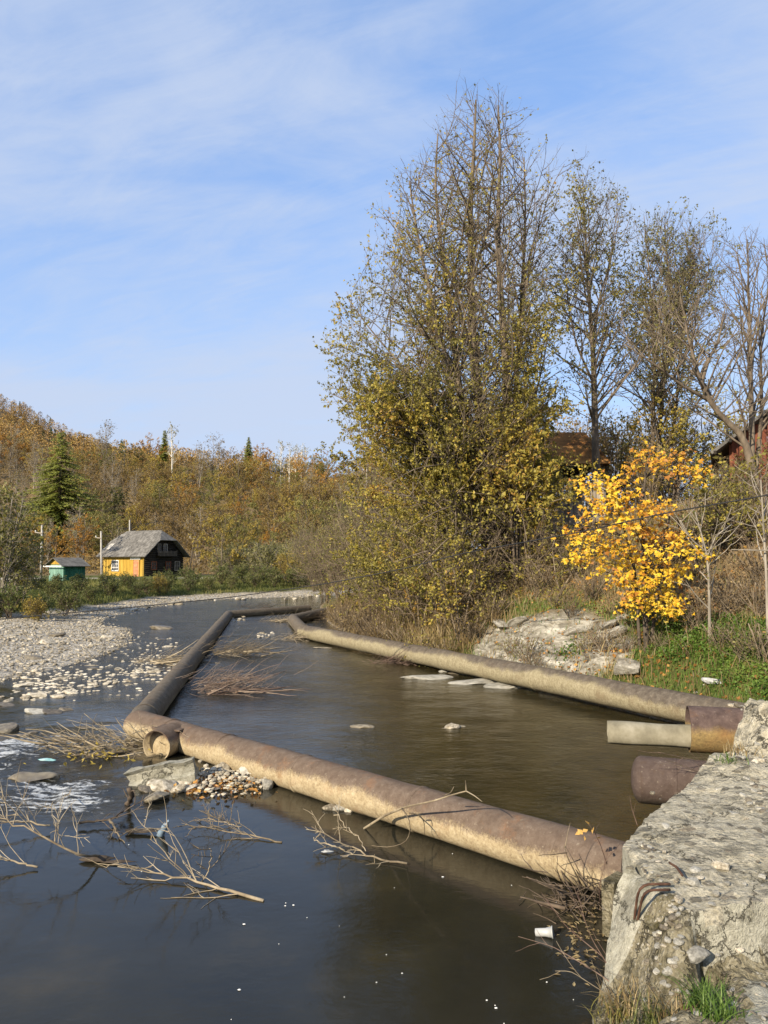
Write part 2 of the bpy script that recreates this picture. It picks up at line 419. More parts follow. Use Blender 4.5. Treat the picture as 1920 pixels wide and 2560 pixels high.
def concrete(name, base, dark, agg_sc=11.0, moss=.5, bd=.03, lich=.5, aggm=.8):
    nt = newmat(name)
    v = objc(nt)
    nv = noise(nt, v, 5, 4, .6, 0, 1)
    vd = nd(nt, 'ShaderNodeVectorMath', {'operation': 'MULTIPLY_ADD'}, {0: nv, 1: (.12, .12, .12), 2: v}).outputs[0]
    vo = nd(nt, 'ShaderNodeTexVoronoi', None, {'Vector': vd, 'Scale': agg_sc})
    vo2 = nd(nt, 'ShaderNodeTexVoronoi', None, {'Vector': vd, 'Scale': agg_sc * 3.3})
    n1 = noise(nt, v, 1.5, 8, .62)
    n2 = noise(nt, v, 17, 9, .72)
    n3 = noise(nt, v, 46, 6, .75)
    n4 = noise(nt, v, 5.5, 8, .7, .5)
    c = ramp(nt, mrange(nt, n2, .32, .68), base)
    cid = nd(nt, 'ShaderNodeSeparateXYZ', None, {0: vo.outputs[1]})
    agg = ramp(nt, cid.outputs[0], [(0, (.11, .10, .08)), (.5, (.24, .215, .17)), (1, (.42, .39, .33))])
    agg = mixc(nt, .5, agg, c, 'MULTIPLY')
    sel = mrange(nt, cid.outputs[1], .45, .5)
    am = math_(nt, 'MULTIPLY', mrange(nt, vo.outputs[0], .30, .36, 1, 0), sel)
    c = mixc(nt, math_(nt, 'MULTIPLY', am, aggm), c, agg)
    c2 = ramp(nt, nd(nt, 'ShaderNodeSeparateXYZ', None, {0: vo2.outputs[1]}).outputs[0], [(0, (.14, .125, .10)), (.6, (.40, .37, .30)), (1, (.62, .59, .52))])
    c = mixc(nt, math_(nt, 'MULTIPLY', mrange(nt, vo2.outputs[0], .26, .32, 1, 0), mrange(nt, n1, .42, .60, 0, .75)), c, c2)
    spk = math_(nt, 'ADD', math_(nt, 'MULTIPLY', n3, .5), math_(nt, 'ADD', math_(nt, 'MULTIPLY', n2, .3), math_(nt, 'MULTIPLY', n4, .45)))
    c = mixc(nt, math_(nt, 'MULTIPLY', mrange(nt, spk, .64, .70), lich), c, dark)
    c = mixc(nt, math_(nt, 'MULTIPLY', mrange(nt, n4, .50, .60), lich * .75), c, dark)
    c = mixc(nt, math_(nt, 'MULTIPLY', mrange(nt, noise(nt, v, 2.1, 9, .75, .4), .54, .64), moss), c, (.07, .062, .024))
    crk = nd(nt, 'ShaderNodeTexVoronoi', {'feature': 'DISTANCE_TO_EDGE'}, {'Vector': nd(nt, 'ShaderNodeVectorMath', {'operation': 'MULTIPLY_ADD'}, {0: noise(nt, v, 3, 6, .7, 0, 1), 1: (.6, .6, .6), 2: v}).outputs[0], 'Scale': 1.4}).outputs[0]
    ck = mrange(nt, crk, .004, .016, 1, 0)
    c = mixc(nt, math_(nt, 'MULTIPLY', ck, .8), c, (.05, .045, .032))
    h = math_(nt, 'ADD', math_(nt, 'MULTIPLY', n2, 1.0), math_(nt, 'ADD', math_(nt, 'MULTIPLY', am, .35), math_(nt, 'MULTIPLY', math_(nt, 'SUBTRACT', 1.0, vo2.outputs[0]), .5)))
    h = math_(nt, 'SUBTRACT', math_(nt, 'ADD', h, math_(nt, 'MULTIPLY', n3, .45)), math_(nt, 'MULTIPLY', ck, .8))
    finish(nt, c, .93, h, .9, bd, .15)
concrete('concrete_pier', [(0, (.27, .24, .17)), (.5, (.43, .39, .29)), (1, (.55, .505, .39))], (.12, .113, .09), 8, .4, .035, .68)
concrete('concrete_smooth', [(0, (.23, .22, .17)), (.5, (.32, .305, .24)), (1, (.41, .395, .32))], (.13, .12, .09), 26, .6, .012, .5, .3)
concrete('concrete_rubble', [(0, (.13, .112, .068)), (.5, (.25, .22, .145)), (1, (.41, .375, .28))], (.06, .053, .028), 13, .85, .045, .7)
# ------------------------------------------------------------------ terrain
LB = np.array([(-16, -20), (-14.5, 4), (-12, 11), (-9.4, 16.4), (-8.8, 18.2), (-8.5, 20.5), (-8.3, 22.5), (-8.9, 27.0), (-10.8, 32.0), (-12.4, 33.4),
               (-13.9, 37.5), (-14.2, 47), (-14.3, 54), (-11.5, 57.5), (-7.5, 60.5), (-4.5, 64), (3, 69), (20, 73), (60, 76), (140, 80)], float)
RB = np.array([(1.05, -20), (1.15, 3.6), (1.55, 4.6), (2.2, 5.6), (4.3, 8.8), (5.6, 11.3), (5.35, 12.75), (4.4, 14.6), (3.3, 16.8), (1.75, 19.6), (0.3, 22.6), (-0.6, 25.5), (-1.3, 29.0),
               (-2.3, 33.5), (-3.2, 39.0), (-4.0, 47), (-4.2, 53), (-1.5, 58), (4, 61), (20, 65), (60, 68), (140, 70)], float)
def pdist(X, Y, L):
    best = np.full(X.shape, 1e9)
    for (x0, y0), (x1, y1) in zip(L[:-1], L[1:]):
        dx, dy = x1 - x0, y1 - y0
        t = np.clip(((X - x0) * dx + (Y - y0) * dy) / (dx * dx + dy * dy), 0, 1)
        best = np.minimum(best, np.hypot(X - x0 - t * dx, Y - y0 - t * dy))
    return best
def inside(X, Y, poly):
    r = np.zeros(X.shape, bool)
    n = len(poly)
    for i in range(n):
        x0, y0 = poly[i]; x1, y1 = poly[(i + 1) % n]
        if y0 == y1:
            continue
        c = ((y0 > Y) != (y1 > Y)) & (X < (x1 - x0) * (Y - y0) / (y1 - y0) + x0)
        r ^= c
    return r
RIVER = np.concatenate([LB, RB[::-1]])
def ground(X, Y, masks=False):
    X, Y = np.asarray(X, float), np.asarray(Y, float)
    dl, dr = pdist(X, Y, LB), pdist(X, Y, RB)
    wet = inside(X, Y, RIVER)
    left = dl < dr
    # right bank
    wob = fb2(X, Y, .35, 3, .5, 3.1) * .5
    s = np.maximum(dr + wob * sstep(0, 2, dr), 0)
    near = sstep(9.5, 12.5, Y)                       # the pier side of the bank is low
    zr = np.interp(s, [0, .25, 1, 2, 3, 4, 5, 6, 8, 14, 40, 120], [.0, .16, .72, 1.45, 2.0, 2.5, 3.2, 3.9, 4.4, 5.0, 6.5, 9])
    zr = zr * (1 - .35 * sstep(26, 36, Y) - .3 * sstep(40, 60, Y))
    zn = np.interp(s, [0, .4, 1.5, 4, 10, 60], [-.12, .18, .42, 1.1, 2.0, 4])
    zr = zr * near + zn * (1 - near)
    zr += fb2(X, Y, 1.2, 5, .55, 7.7) * .16 * sstep(.1, 1.2, s)
    al = (X - 3.6) * .469 - (Y - 18.0) * .883
    rock = sstep(.42, .62, 1 - (al / 2.6) ** 2 * .5 - ((s - 1.15) / 1.0) ** 2 * .5 + fb2(X, Y, .8, 4, .6, 1.2) * .35) * (dr < 3.2) * (~left)
    rk = fbm(np.stack([X * 1.2 + Y * .8, (Y - X) * .6, (X + Y) * 0 + zr * 3.2], -1), 5, .6)
    zr = zr + rock * (rk * .30 + np.round(zr * 4.5 + rk) / 4.5 * .25 - zr * .25)
    # left bank
    bw = np.interp(Y, [0, 14, 20, 28, 33, 37, 45, 55, 62, 75], [4, 4.5, 6.5, 6.5, 5.0, 3.0, 2.6, 2.2, 3.0, 4.0])
    u = dl / bw
    zl = np.interp(u, [0, .12, 1, 1.5, 3, 6, 60], [.0, .05, .26, .62, .95, 1.05, 1.4]) + fb2(X, Y, .8, 4, .5, 4.4) * .05 * (1 + 2 * sstep(1, 3, u))
    zl += np.maximum(fb2(X, Y, .33, 3, .5, 9.9), -.2) * .06 * sstep(.05, .3, u)
    y0 = 104 - 20 * sstep(-22, 0, X) + 6 * sstep(-40, -70, X)
    zl = zl + 20.5 * sstep(0, 105, Y - y0) ** .9 * (1 + .0035 * np.maximum(-X - 30, 0)) + 9 * sstep(0, 90, Y - y0 - 85)
    zl = zl + 78 * np.exp(-((X + 330) / 150) ** 2) * sstep(170, 430, Y) * (1 - .6 * sstep(440, 640, Y))
    zl = 1.2 + (zl - 1.2) * (1 - .86 * sstep(-.02, .10, X / np.maximum(Y, 1)) * (Y > 60))
    zl += fb2(X, Y, .03, 4, .5, 2.2) * 5 * sstep(10, 60, Y - y0)
    hill_r = 14 * sstep(0, 120, Y - 84) * sstep(20, -5, X)
    z = np.where(left, zl, zr + np.where(Y > 80, hill_r, 0))
    bed = -np.minimum(.55, .02 + .14 * np.minimum(dl, dr))
    z = np.where(wet, bed + fb2(X, Y, 1.0, 3, .5, 5.5) * .06, z)
    if not masks:
        return z
    gravel = np.where(left, sstep(1.12, .88, u + fb2(X, Y, .5, 3, .5, 6.6) * .25), 0) 
    gravel = np.where(wet, 1.0, gravel)
    gr_l = sstep(.9, 1.2, u) * sstep(100, 90, Y - .25 * X - 10)
    gpat = fb2(X, Y, .55, 4, .6, 8.1)
    gr_r = sstep(-.25, .35, gpat + .75 * sstep(3.6, 6.5, X) * sstep(2.6, 1.0, s) - .55 * sstep(1.5, 3.0, s) + .2 * sstep(24, 20, Y) ) * sstep(.05, .3, s) * (1 - rock)
    grass = np.where(left, gr_l, gr_r * (Y < 60))
    grass = np.where(wet, 0, grass)
    road = np.where(left, np.exp(-((Y - (77 + .10 * (X + 30) * (X > -30)) - 12 * sstep(-26, -8, X)) / 5.0) ** 2 * 1.2), 0) * sstep(3.2, 4.2, u) 
    road = np.where(left, np.maximum(sstep(.25, .5, road + fb2(X, Y, .4, 3, .5, 1.9) * .12), 0), 0) * (Y > 55) * (Y < 108)
    rock = np.where(wet, 0, rock)
    return z, gravel, grass, rock, road

def axis(segs):
    out = [segs[0][0]]
    for a, b, st0, st1 in segs:
        x, n = a, 0
        while x < b - 1e-6:
            t = (x - a) / (b - a)
            x = min(b, x + st0 + (st1 - st0) * t)
            out.append(x)
    return np.array(out)
gx = axis([(-700, -90, 40, 6), (-90, -24, 6, 1.0), (-24, -6, .8, .3), (-6, 9, .13, .13), (9, 24, .2, 1.5), (24, 400, 2, 45)])
gy = axis([(-20, 3, 3, .5), (3, 10.5, .4, .14), (10.5, 30, .13, .14), (30, 66, .2, 1.2), (66, 125, 1.5, 3), (125, 800, 4, 40)])
GX, GY = np.meshgrid(gx, gy)
gz, mk_gravel, mk_grass, mk_rock, mk_road = ground(GX, GY, True)
def gridgeo(X, Y, Z):
    ny, nx = X.shape
    i = np.arange(nx * ny).reshape(ny, nx)
    q = np.stack([i[:-1, :-1], i[:-1, 1:], i[1:, 1:], i[1:, :-1]], -1).reshape(-1, 4)
    return Geo().add(np.stack([X, Y, Z], -1).reshape(-1, 3), q)
gme = build_mesh('ground', gridgeo(GX, GY, gz), True)
ca = gme.attributes.new('mask', 'FLOAT_COLOR', 'POINT')
ca.data.foreach_set('color', np.stack([mk_gravel, mk_grass, mk_rock, mk_road], -1).astype(np.float32).ravel())

nt = newmat('ground_mix')
v = objc(nt)
am = nd(nt, 'ShaderNodeAttribute', {'attribute_name': 'mask'})
sp = nd(nt, 'ShaderNodeSeparateColor', None, {0: am.outputs['Color']})
n1, n2, n3 = noise(nt, v, .9, 7, .65), noise(nt, v, 6, 7, .7), noise(nt, v, 26, 5, .7)
c = ramp(nt, mrange(nt, math_(nt, 'ADD', math_(nt, 'MULTIPLY', n2, .6), math_(nt, 'MULTIPLY', n3, .4)), .32, .68),
         [(0, (.07, .048, .025)), (.5, (.17, .12, .062)), (1, (.30, .225, .12))])
c = mixc(nt, mrange(nt, n1, .5, .68, 0, .6), c, (.26, .21, .11))
cg = ramp(nt, mrange(nt, n2, .3, .7), [(0, (.04, .05, .014)), (.5, (.085, .10, .026)), (1, (.17, .15, .05))])
c = mixc(nt, sp.outputs[1], c, cg)
vo = nd(nt, 'ShaderNodeTexVoronoi', None, {'Vector': v, 'Scale': 7.0})
vo2 = nd(nt, 'ShaderNodeTexVoronoi', None, {'Vector': v, 'Scale': 19.0})
cgr = ramp(nt, nd(nt, 'ShaderNodeSeparateXYZ', None, {0: vo.outputs[1]}).outputs[0], [(0, (.17, .15, .12)), (.5, (.36, .33, .27)), (1, (.55, .51, .43))])
cgr = mixc(nt, .4, cgr, ramp(nt, nd(nt, 'ShaderNodeSeparateXYZ', None, {0: vo2.outputs[1]}).outputs[0], [(0, (.17, .15, .12)), (1, (.5, .46, .39))]))
zc = nd(nt, 'ShaderNodeSeparateXYZ', None, {0: v}).outputs[2]
cgr = mixc(nt, mrange(nt, zc, -.02, .03, .85, 0), cgr, (.06, .05, .03))
c = mixc(nt, sp.outputs[0], c, cgr)
vr = mapping(nt, v, (1, 1, 3.0), (.35, .2, 0))
nr = noise(nt, vr, 2.6, 9, .68, .5)
cr_ = ramp(nt, mrange(nt, nr, .32, .68), [(0, (.08, .07, .05)), (.4, (.22, .20, .155)), (.7, (.38, .355, .29)), (1, (.55, .52, .44))])
cr_ = mixc(nt, mrange(nt, n1, .56, .7, 0, .7), cr_, (.17, .13, .07))
c = mixc(nt, sp.outputs[2], c, cr_)
c = mixc(nt, am.outputs['Alpha'], c, ramp(nt, n2, [(.3, (.34, .30, .235)), (.7, (.48, .43, .35))]))
hb = math_(nt, 'ADD', math_(nt, 'MULTIPLY', n2, 1.0), math_(nt, 'ADD', math_(nt, 'MULTIPLY', n3, .4),
        math_(nt, 'MULTIPLY', math_(nt, 'MULTIPLY', math_(nt, 'SUBTRACT', 1.0, vo.outputs[0]), 1.2), sp.outputs[0])))
hb = math_(nt, 'ADD', hb, math_(nt, 'MULTIPLY', math_(nt, 'MULTIPLY', nr, 2.5), sp.outputs[2]))
finish(nt, c, .93, hb, .8, .06, .15)
go = tag(link('ground', gme, 'ground_mix'), kind='structure')

# ------------------------------------------------------------------ river
wx = axis([(-60, -16, 4, 1), (-16, -8, .5, .1), (-8, -1, .06, .07), (-1, 8, .15, .5), (8, 150, 1, 20)])
wy = axis([(-18, 3, 2, .3), (3, 7.5, .2, .1), (7.5, 14, .06, .07), (14, 15, .07, .1), (15, 40, .15, .6), (40, 90, 1, 3)])
WX, WY = np.meshgrid(wx, wy)
rap = np.clip(np.exp(-((WX + 4.55 + .40 * (WY - 10.0)) / 1.35) ** 2) * sstep(7.9, 9.0, WY) * sstep(13.6, 11.6, WY) * 1.25, 0, 1)
rap = np.maximum(rap, .55 * np.exp(-((WX + 9.2) / 2.2) ** 2) * sstep(9, 11, WY) * sstep(17.5, 14.5, WY))
rap *= .5 + .5 * sstep(-.25, .3, fb2(WX, WY, .55, 3, .5, 2.0))
chop = .40 + .6 * sstep(13.5, 17, WY + .35 * (WX + 4)) * sstep(2.2, -2.5, WX + .22 * (WY - 15))
chop = np.maximum(chop, sstep(-3.4, -5.2, WX + .2 * (WY - 10)) * sstep(7, 9, WY))
chop = np.maximum(chop * (1 - .72 * sstep(9.4, 8.2, WY + WX * .95 - 0.6)), rap)
wz = rap * (fb2(WX * 1.0, WY * 1.3, 1.5, 4, .55, 1.0) * .13 + .02) + .012 * chop * fb2(WX * .6, WY, 1.6, 3, .5, 6.0)
wme = build_mesh('river', gridgeo(WX, WY, wz), True)
ca = wme.attributes.new('flow', 'FLOAT_COLOR', 'POINT')
ca.data.foreach_set('color', np.stack([rap, chop, sstep(-.3, 2.2, (WX + 1.5) * .88 + (WY - 14) * .2) * sstep(8.0, 10.5, WY + WX) * sstep(30, 20, WY), np.ones_like(rap)], -1).astype(np.float32).ravel())
nt = newmat('river_water')
v = objc(nt)
sp = nd(nt, 'ShaderNodeSeparateColor', None, {0: nd(nt, 'ShaderNodeAttribute', {'attribute_name': 'flow'}).outputs['Color']})
w1 = noise(nt, mapping(nt, v, (.55, 1.0, 1), (0, 0, .35)), 3.2, 4, .55, .4)
w2 = noise(nt, mapping(nt, v, (.75, 1.1, 1), (0, 0, -.2)), 10.0, 5, .65, .8)
w3 = noise(nt, v, .8, 2, .5)
hgt = math_(nt, 'ADD', math_(nt, 'MULTIPLY', w1, 1.0), math_(nt, 'MULTIPLY', w2, .55))
patch = mrange(nt, w3, .35, .65, .55, 1.15)
amp = math_(nt, 'MULTIPLY', math_(nt, 'POWER', sp.outputs[1], 1.35), patch)
hgt = math_(nt, 'MULTIPLY', hgt, amp)
bmp = nd(nt, 'ShaderNodeBump', None, {'Strength': 1.0, 'Distance': .06, 'Height': hgt}).outputs[0]
bed = ramp(nt, noise(nt, v, .7, 5, .6), [(.3, (.011, .011, .008)), (.55, (.019, .018, .012)), (.75, (.040, .032, .015))])
bed = mixc(nt, sp.outputs[2], bed, ramp(nt, noise(nt, v, 1.6, 6, .65), [(.35, (.017, .015, .007)), (.65, (.042, .032, .013))]))
fo1 = noise(nt, mapping(nt, v, (.6, 1.7, 1), (0, 0, .55)), 3.6, 7, .68, 1.3)
fo2 = noise(nt, v, 12, 6, .7, .6)
fth = math_(nt, 'SUBTRACT', math_(nt, 'ADD', math_(nt, 'MULTIPLY', fo1, .7), math_(nt, 'MULTIPLY', fo2, .3)),
            mrange(nt, sp.outputs[0], 0, 1, .76, .46))
foam = mrange(nt, fth, 0.0, .10, 0, .75, True)
col = mixc(nt, foam, bed, (.62, .64, .64))
p = nd(nt, 'ShaderNodeBsdfPrincipled', None, {'Base Color': col, 'Roughness': math_(nt, 'MAXIMUM', mrange(nt, foam, 0, 1, .045, .6), mrange(nt, sp.outputs[1], .35, 1, .04, .17)), 'IOR': 1.33, 'Specular IOR Level': .5, 'Normal': bmp})
nd(nt, 'ShaderNodeOutputMaterial', None, {0: p.outputs[0]})
tag(link('river', wme, 'river_water'), kind='structure')
# ------------------------------------------------------------------ plant growing
def _norm(d):
    l = math.sqrt(d[0] ** 2 + d[1] ** 2 + d[2] ** 2) + 1e-9
    return (d[0] / l, d[1] / l, d[2] / l)

def walk(rng, p, d, L, n, wander, up):
    pts = [p]
    st = L / (n - 1)
    for _ in range(n - 1):
        d = _norm((d[0] + rng.uniform(-wander, wander), d[1] + rng.uniform(-wander, wander), d[2] + rng.uniform(-wander, wander) + up))
        p = (p[0] + d[0] * st, p[1] + d[1] * st, p[2] + d[2] * st)
        pts.append(p)
    return pts

def resample(pts, n):
    pts = np.asarray(pts, float)
    d = np.concatenate([[0], np.cumsum(np.linalg.norm(np.diff(pts, axis=0), axis=1))])
    t = np.linspace(0, d[-1], n)
    return np.stack([np.interp(t, d, pts[:, i]) for i in range(3)], 1)

def smooth_path(pts, n):
    p = resample(pts, n * 2)
    for _ in range(3):
        q = p.copy()
        q[1:-1] = (p[:-2] + 2 * p[1:-1] + p[2:]) / 4
        p = q
    return resample(p, n)

def spread_dir(rng, d, ang):
    """a direction at about `ang` to d."""
    while True:
        r = _norm((rng.gauss(0, 1), rng.gauss(0, 1), rng.gauss(0, 1)))
        k = r[0] * d[0] + r[1] * d[1] + r[2] * d[2]
        q = (r[0] - k * d[0], r[1] - k * d[1], r[2] - k * d[2])
        if q[0] ** 2 + q[1] ** 2 + q[2] ** 2 > .05:
            q = _norm(q)
            c, s = math.cos(ang), math.sin(ang)
            return (d[0] * c + q[0] * s, d[1] * c + q[1] * s, d[2] * c + q[2] * s)

def grow(seed, stems, env, nprim, el=(25, 60), lmax=5.0, sec_per_m=3.0, twig_per_m=5.0, twl=.45, start=.2, up1=.05, up2=.05,
         az_bias=None, rk=1.0, sec_len=.42, droop_low=0.0):
    """stems: [(points, r0, r1)], env(x,y,z)->inside. Returns branch levels and twig list (points, parent dir)."""
    rng = random.Random(seed)
    L0, L1, L2, L3 = [], [], [], []
    for pts, r0, r1 in stems:
        P = smooth_path(pts, 16)
        R = np.linspace(0, 1, 16)
        R = r0 + (r1 - r0) * R ** .85
        L0.append((P, R))
        tl = np.linalg.norm(np.diff(P, axis=0), axis=1).sum()
        n = max(3, int(nprim * tl))
        for j in range(n):
            t = start + (1 - start) * (j + rng.random()) / n
            fi = t * 15
            i = min(14, int(fi))
            p = P[i] + (P[i + 1] - P[i]) * (fi - i)
            rs = R[i]
            td = _norm(P[min(15, i + 1)] - P[i])
            az = rng.uniform(0, 2 * math.pi) if az_bias is None else az_bias(rng)
            e = math.radians(rng.uniform(*el) + 20 * max(0, t - .5) - droop_low * max(0, .5 - t))
            d = _norm((math.cos(az) * math.cos(e) + td[0] * .25, math.sin(az) * math.cos(e) + td[1] * .25, math.sin(e)))
            L = .4
            while L < lmax and env(p[0] + d[0] * L, p[1] + d[1] * L, p[2] + (d[2] + up1 * L * .5) * L):
                L += .25
            L *= rng.uniform(.62, 1.05)
            if L < .45:
                continue
            pr = walk(rng, tuple(p), d, L, 8, .16, up1)
            r = min(rs * .6, (.008 + .0105 * L) * rk)
            L1.append((pr, np.linspace(r, max(.005, r * .22), 8)))
            ns = max(2, int(sec_per_m * L))
            for q in range(ns):
                u = .15 + .85 * (q + rng.random()) / ns
                fi = min(u, .999) * 7
                k = int(fi)
                a, b = pr[k], pr[k + 1]
                sp_ = tuple(a[m] + (b[m] - a[m]) * (fi - k) for m in range(3))
                sd = spread_dir(rng, _norm((b[0] - a[0], b[1] - a[1], b[2] - a[2])), math.radians(rng.uniform(28, 62)))
                sl = (sec_len * L * (1.05 - .6 * u) + .25) * rng.uniform(.6, 1.15)
                s2 = walk(rng, sp_, sd, sl, 6, .2, up2)
                r2 = min(r * .55, (.005 + .007 * sl) * rk)
                L2.append((s2, np.linspace(r2, max(.0035, r2 * .3), 6)))
                nw = max(1, int(twig_per_m * sl))
                for w in range(nw):
                    uu = .2 + .8 * (w + rng.random()) / nw
                    fi = min(uu, .999) * 5
                    k = int(fi)
                    a, b = s2[k], s2[k + 1]
                    wp = tuple(a[m] + (b[m] - a[m]) * (fi - k) for m in range(3))
                    wd = spread_dir(rng, _norm((b[0] - a[0], b[1] - a[1], b[2] - a[2])), math.radians(rng.uniform(20, 60)))
                    L3.append((walk(rng, wp, wd, twl * rng.uniform(.5, 1.2), 4, .22, up2), None))
    return L0, L1, L2, L3

def leaves(rng, P, size, up=.3, fold=.25, ratio=.62, jitter=.35):
    """rhombic leaves, one per point."""
    N = len(P)
    s = size * np.exp(rng.normal(0, jitter * .6, N))[:, None]
    n = rng.normal(0, 1, (N, 3)); n[:, 2] = n[:, 2] + up * 2
    n /= np.linalg.norm(n, axis=1, keepdims=True)
    t = rng.normal(0, 1, (N, 3)); t[:, 2] -= .5
    t -= (t * n).sum(1, keepdims=True) * n
    t /= np.linalg.norm(t, axis=1, keepdims=True) + 1e-9
    b = np.cross(n, t)
    mid = P + t * s * .45
    V = np.stack([P, mid + b * s * ratio * .5 + n * s * fold * .3, P + t * s, mid - b * s * ratio * .5 + n * s * fold * .3], 1)
    i = np.arange(N) * 4
    F = np.stack([i, i + 1, i + 2, i + 3], 1)
    return V.reshape(-1, 3), F

_ml = [(0, 0), (.16, .10), (.52, .02), (.36, .24), (.60, .52), (.28, .50), (.16, .62), (0, 1.0), (-.16, .62), (-.28, .50), (-.60, .52), (-.36, .24), (-.52, .02), (-.16, .10)]
def maple_leaves(rng, P, size, nrm):
    N = len(P)
    s = size * np.exp(rng.normal(0, .22, N))[:, None, None]
    n = nrm + rng.normal(0, .45, (N, 3))
    n /= np.linalg.norm(n, axis=1, keepdims=True)
    t = rng.normal(0, .7, (N, 3)); t[:, 2] -= .9
    t -= (t * n).sum(1, keepdims=True) * n
    t /= np.linalg.norm(t, axis=1, keepdims=True) + 1e-9
    b = np.cross(n, t)
    o = np.array(_ml)
    bend = (np.abs(o[:, 0]) * .25 - .18 * o[:, 1] ** 2)[None, :, None]
    V = P[:, None] + s * (b[:, None] * o[None, :, 0:1] + t[:, None] * o[None, :, 1:2] + n[:, None] * bend)
    k = len(o)
    F = np.arange(N * k).reshape(N, k)
    # split each leaf into fan of tris/quads that stay convex: centre strip
    ix = np.arange(N)[:, None] * k
    quads = np.array([[0, 1, 3, 13], [1, 2, 3, 3], [13, 11, 12, 12], [3, 5, 9, 11], [3, 4, 5, 5], [11, 9, 10, 10], [5, 6, 8, 9], [6, 7, 8, 8], [13, 3, 11, 11]])
    q4 = quads[[0, 3, 6]]
    t3 = quads[[1, 2, 4, 5, 7, 8]][:, :3]
    return V.reshape(-1, 3), [(ix[:, :, None] + q4[None]).reshape(-1, 4), (ix[:, :, None] + t3[None]).reshape(-1, 3)]

def wood_geo(L0, L1, L2, L3, k=(9, 5, 4, 3), rt=.003):
    g = Geo()
    if L0:
        g.tubes(np.array([p for p, r in L0]), np.array([r for p, r in L0]), k[0])
    g2 = Geo()
    for L, kk in ((L1, k[1]), (L2, k[2])):
        if L:
            g2.tubes(np.array([p for p, r in L]), np.array([r for p, r in L]), kk, cap=False)
    if L3:
        P = np.array([p for p, r in L3])
        g2.tubes(P, np.tile(np.linspace(rt, rt * .5, P.shape[1]), (len(P), 1)), k[3], cap=False)
    return g, g2

def leaf_points(rng, L2, L3, per, dens=None):
    P = np.array([p for p, r in L3])
    N = len(P)
    t = rng.uniform(.25, 1.0, (N, per))
    fi = np.clip(t * 3, 0, 2.999)
    k = fi.astype(int)
    f = (fi - k)[..., None]
    i = np.arange(N)[:, None]
    Q = (P[i, k] * (1 - f) + P[i, np.minimum(k + 1, 3)] * f).reshape(-1, 3)
    if dens is not None:
        Q = Q[rng.random(len(Q)) < dens(Q)]
    return Q + rng.normal(0, .02, Q.shape)

def leaf_tint(rng, P, sc=.5, base=.5, clump=.9, rnd=.35):
    return np.clip(base + fbm(P * sc, 3) * clump + rng.normal(0, rnd * .5, len(P)), 0, 1)

# ------------------------------------------------------------------ the tall lime on the right bank
def DS(x, y):                       # measured in a 1659-wide view of the photograph
    return x * 1.1573, y * 1.1573
T_D = 23.5
def tp(x, y, d=T_D):
    return atd(*DS(x, y), d)
tb = tp(1078, 1238)
tb[2] = ground(np.array([tb[0]]), np.array([tb[1]]))[0] - .05
envL = [(205, 1000), (250, 968), (300, 925), (360, 868), (430, 840), (520, 822), (585, 790), (640, 752), (700, 702), (760, 715), (830, 722), (900, 695), (970, 705), (1040, 760), (1120, 800), (1200, 820), (1260, 840), (1330, 900)]
envR = [(205, 1065), (250, 1112), (300, 1140), (360, 1178), (430, 1205), (520, 1205), (640, 1205), (760, 1200), (900, 1215), (1040, 1190), (1120, 1170), (1260, 1150), (1330, 1120)]
def _tab(t):
    a = np.array([tp(x, y)[[2, 0]] for y, x in t])
    o = np.argsort(a[:, 0])
    return a[o, 0], a[o, 1]
ezl, exl = _tab(envL)
ezr, exr = _tab(envR)
ZT, ZB = ezl[-1], ezl[0]
def env_lime(x, y, z):
    if z > ZT - .15 or z < ZB:
        return False
    xl, xr = np.interp(z, ezl, exl), np.interp(z, ezr, exr)
    c, h = (xl + xr) / 2, (xr - xl) / 2
    return ((x - c) / h) ** 2 + ((y - T_D) / min(h, 3.6)) ** 2 < 1
def P3(l):
    return [tp(x, y, d) for x, y, d in l]
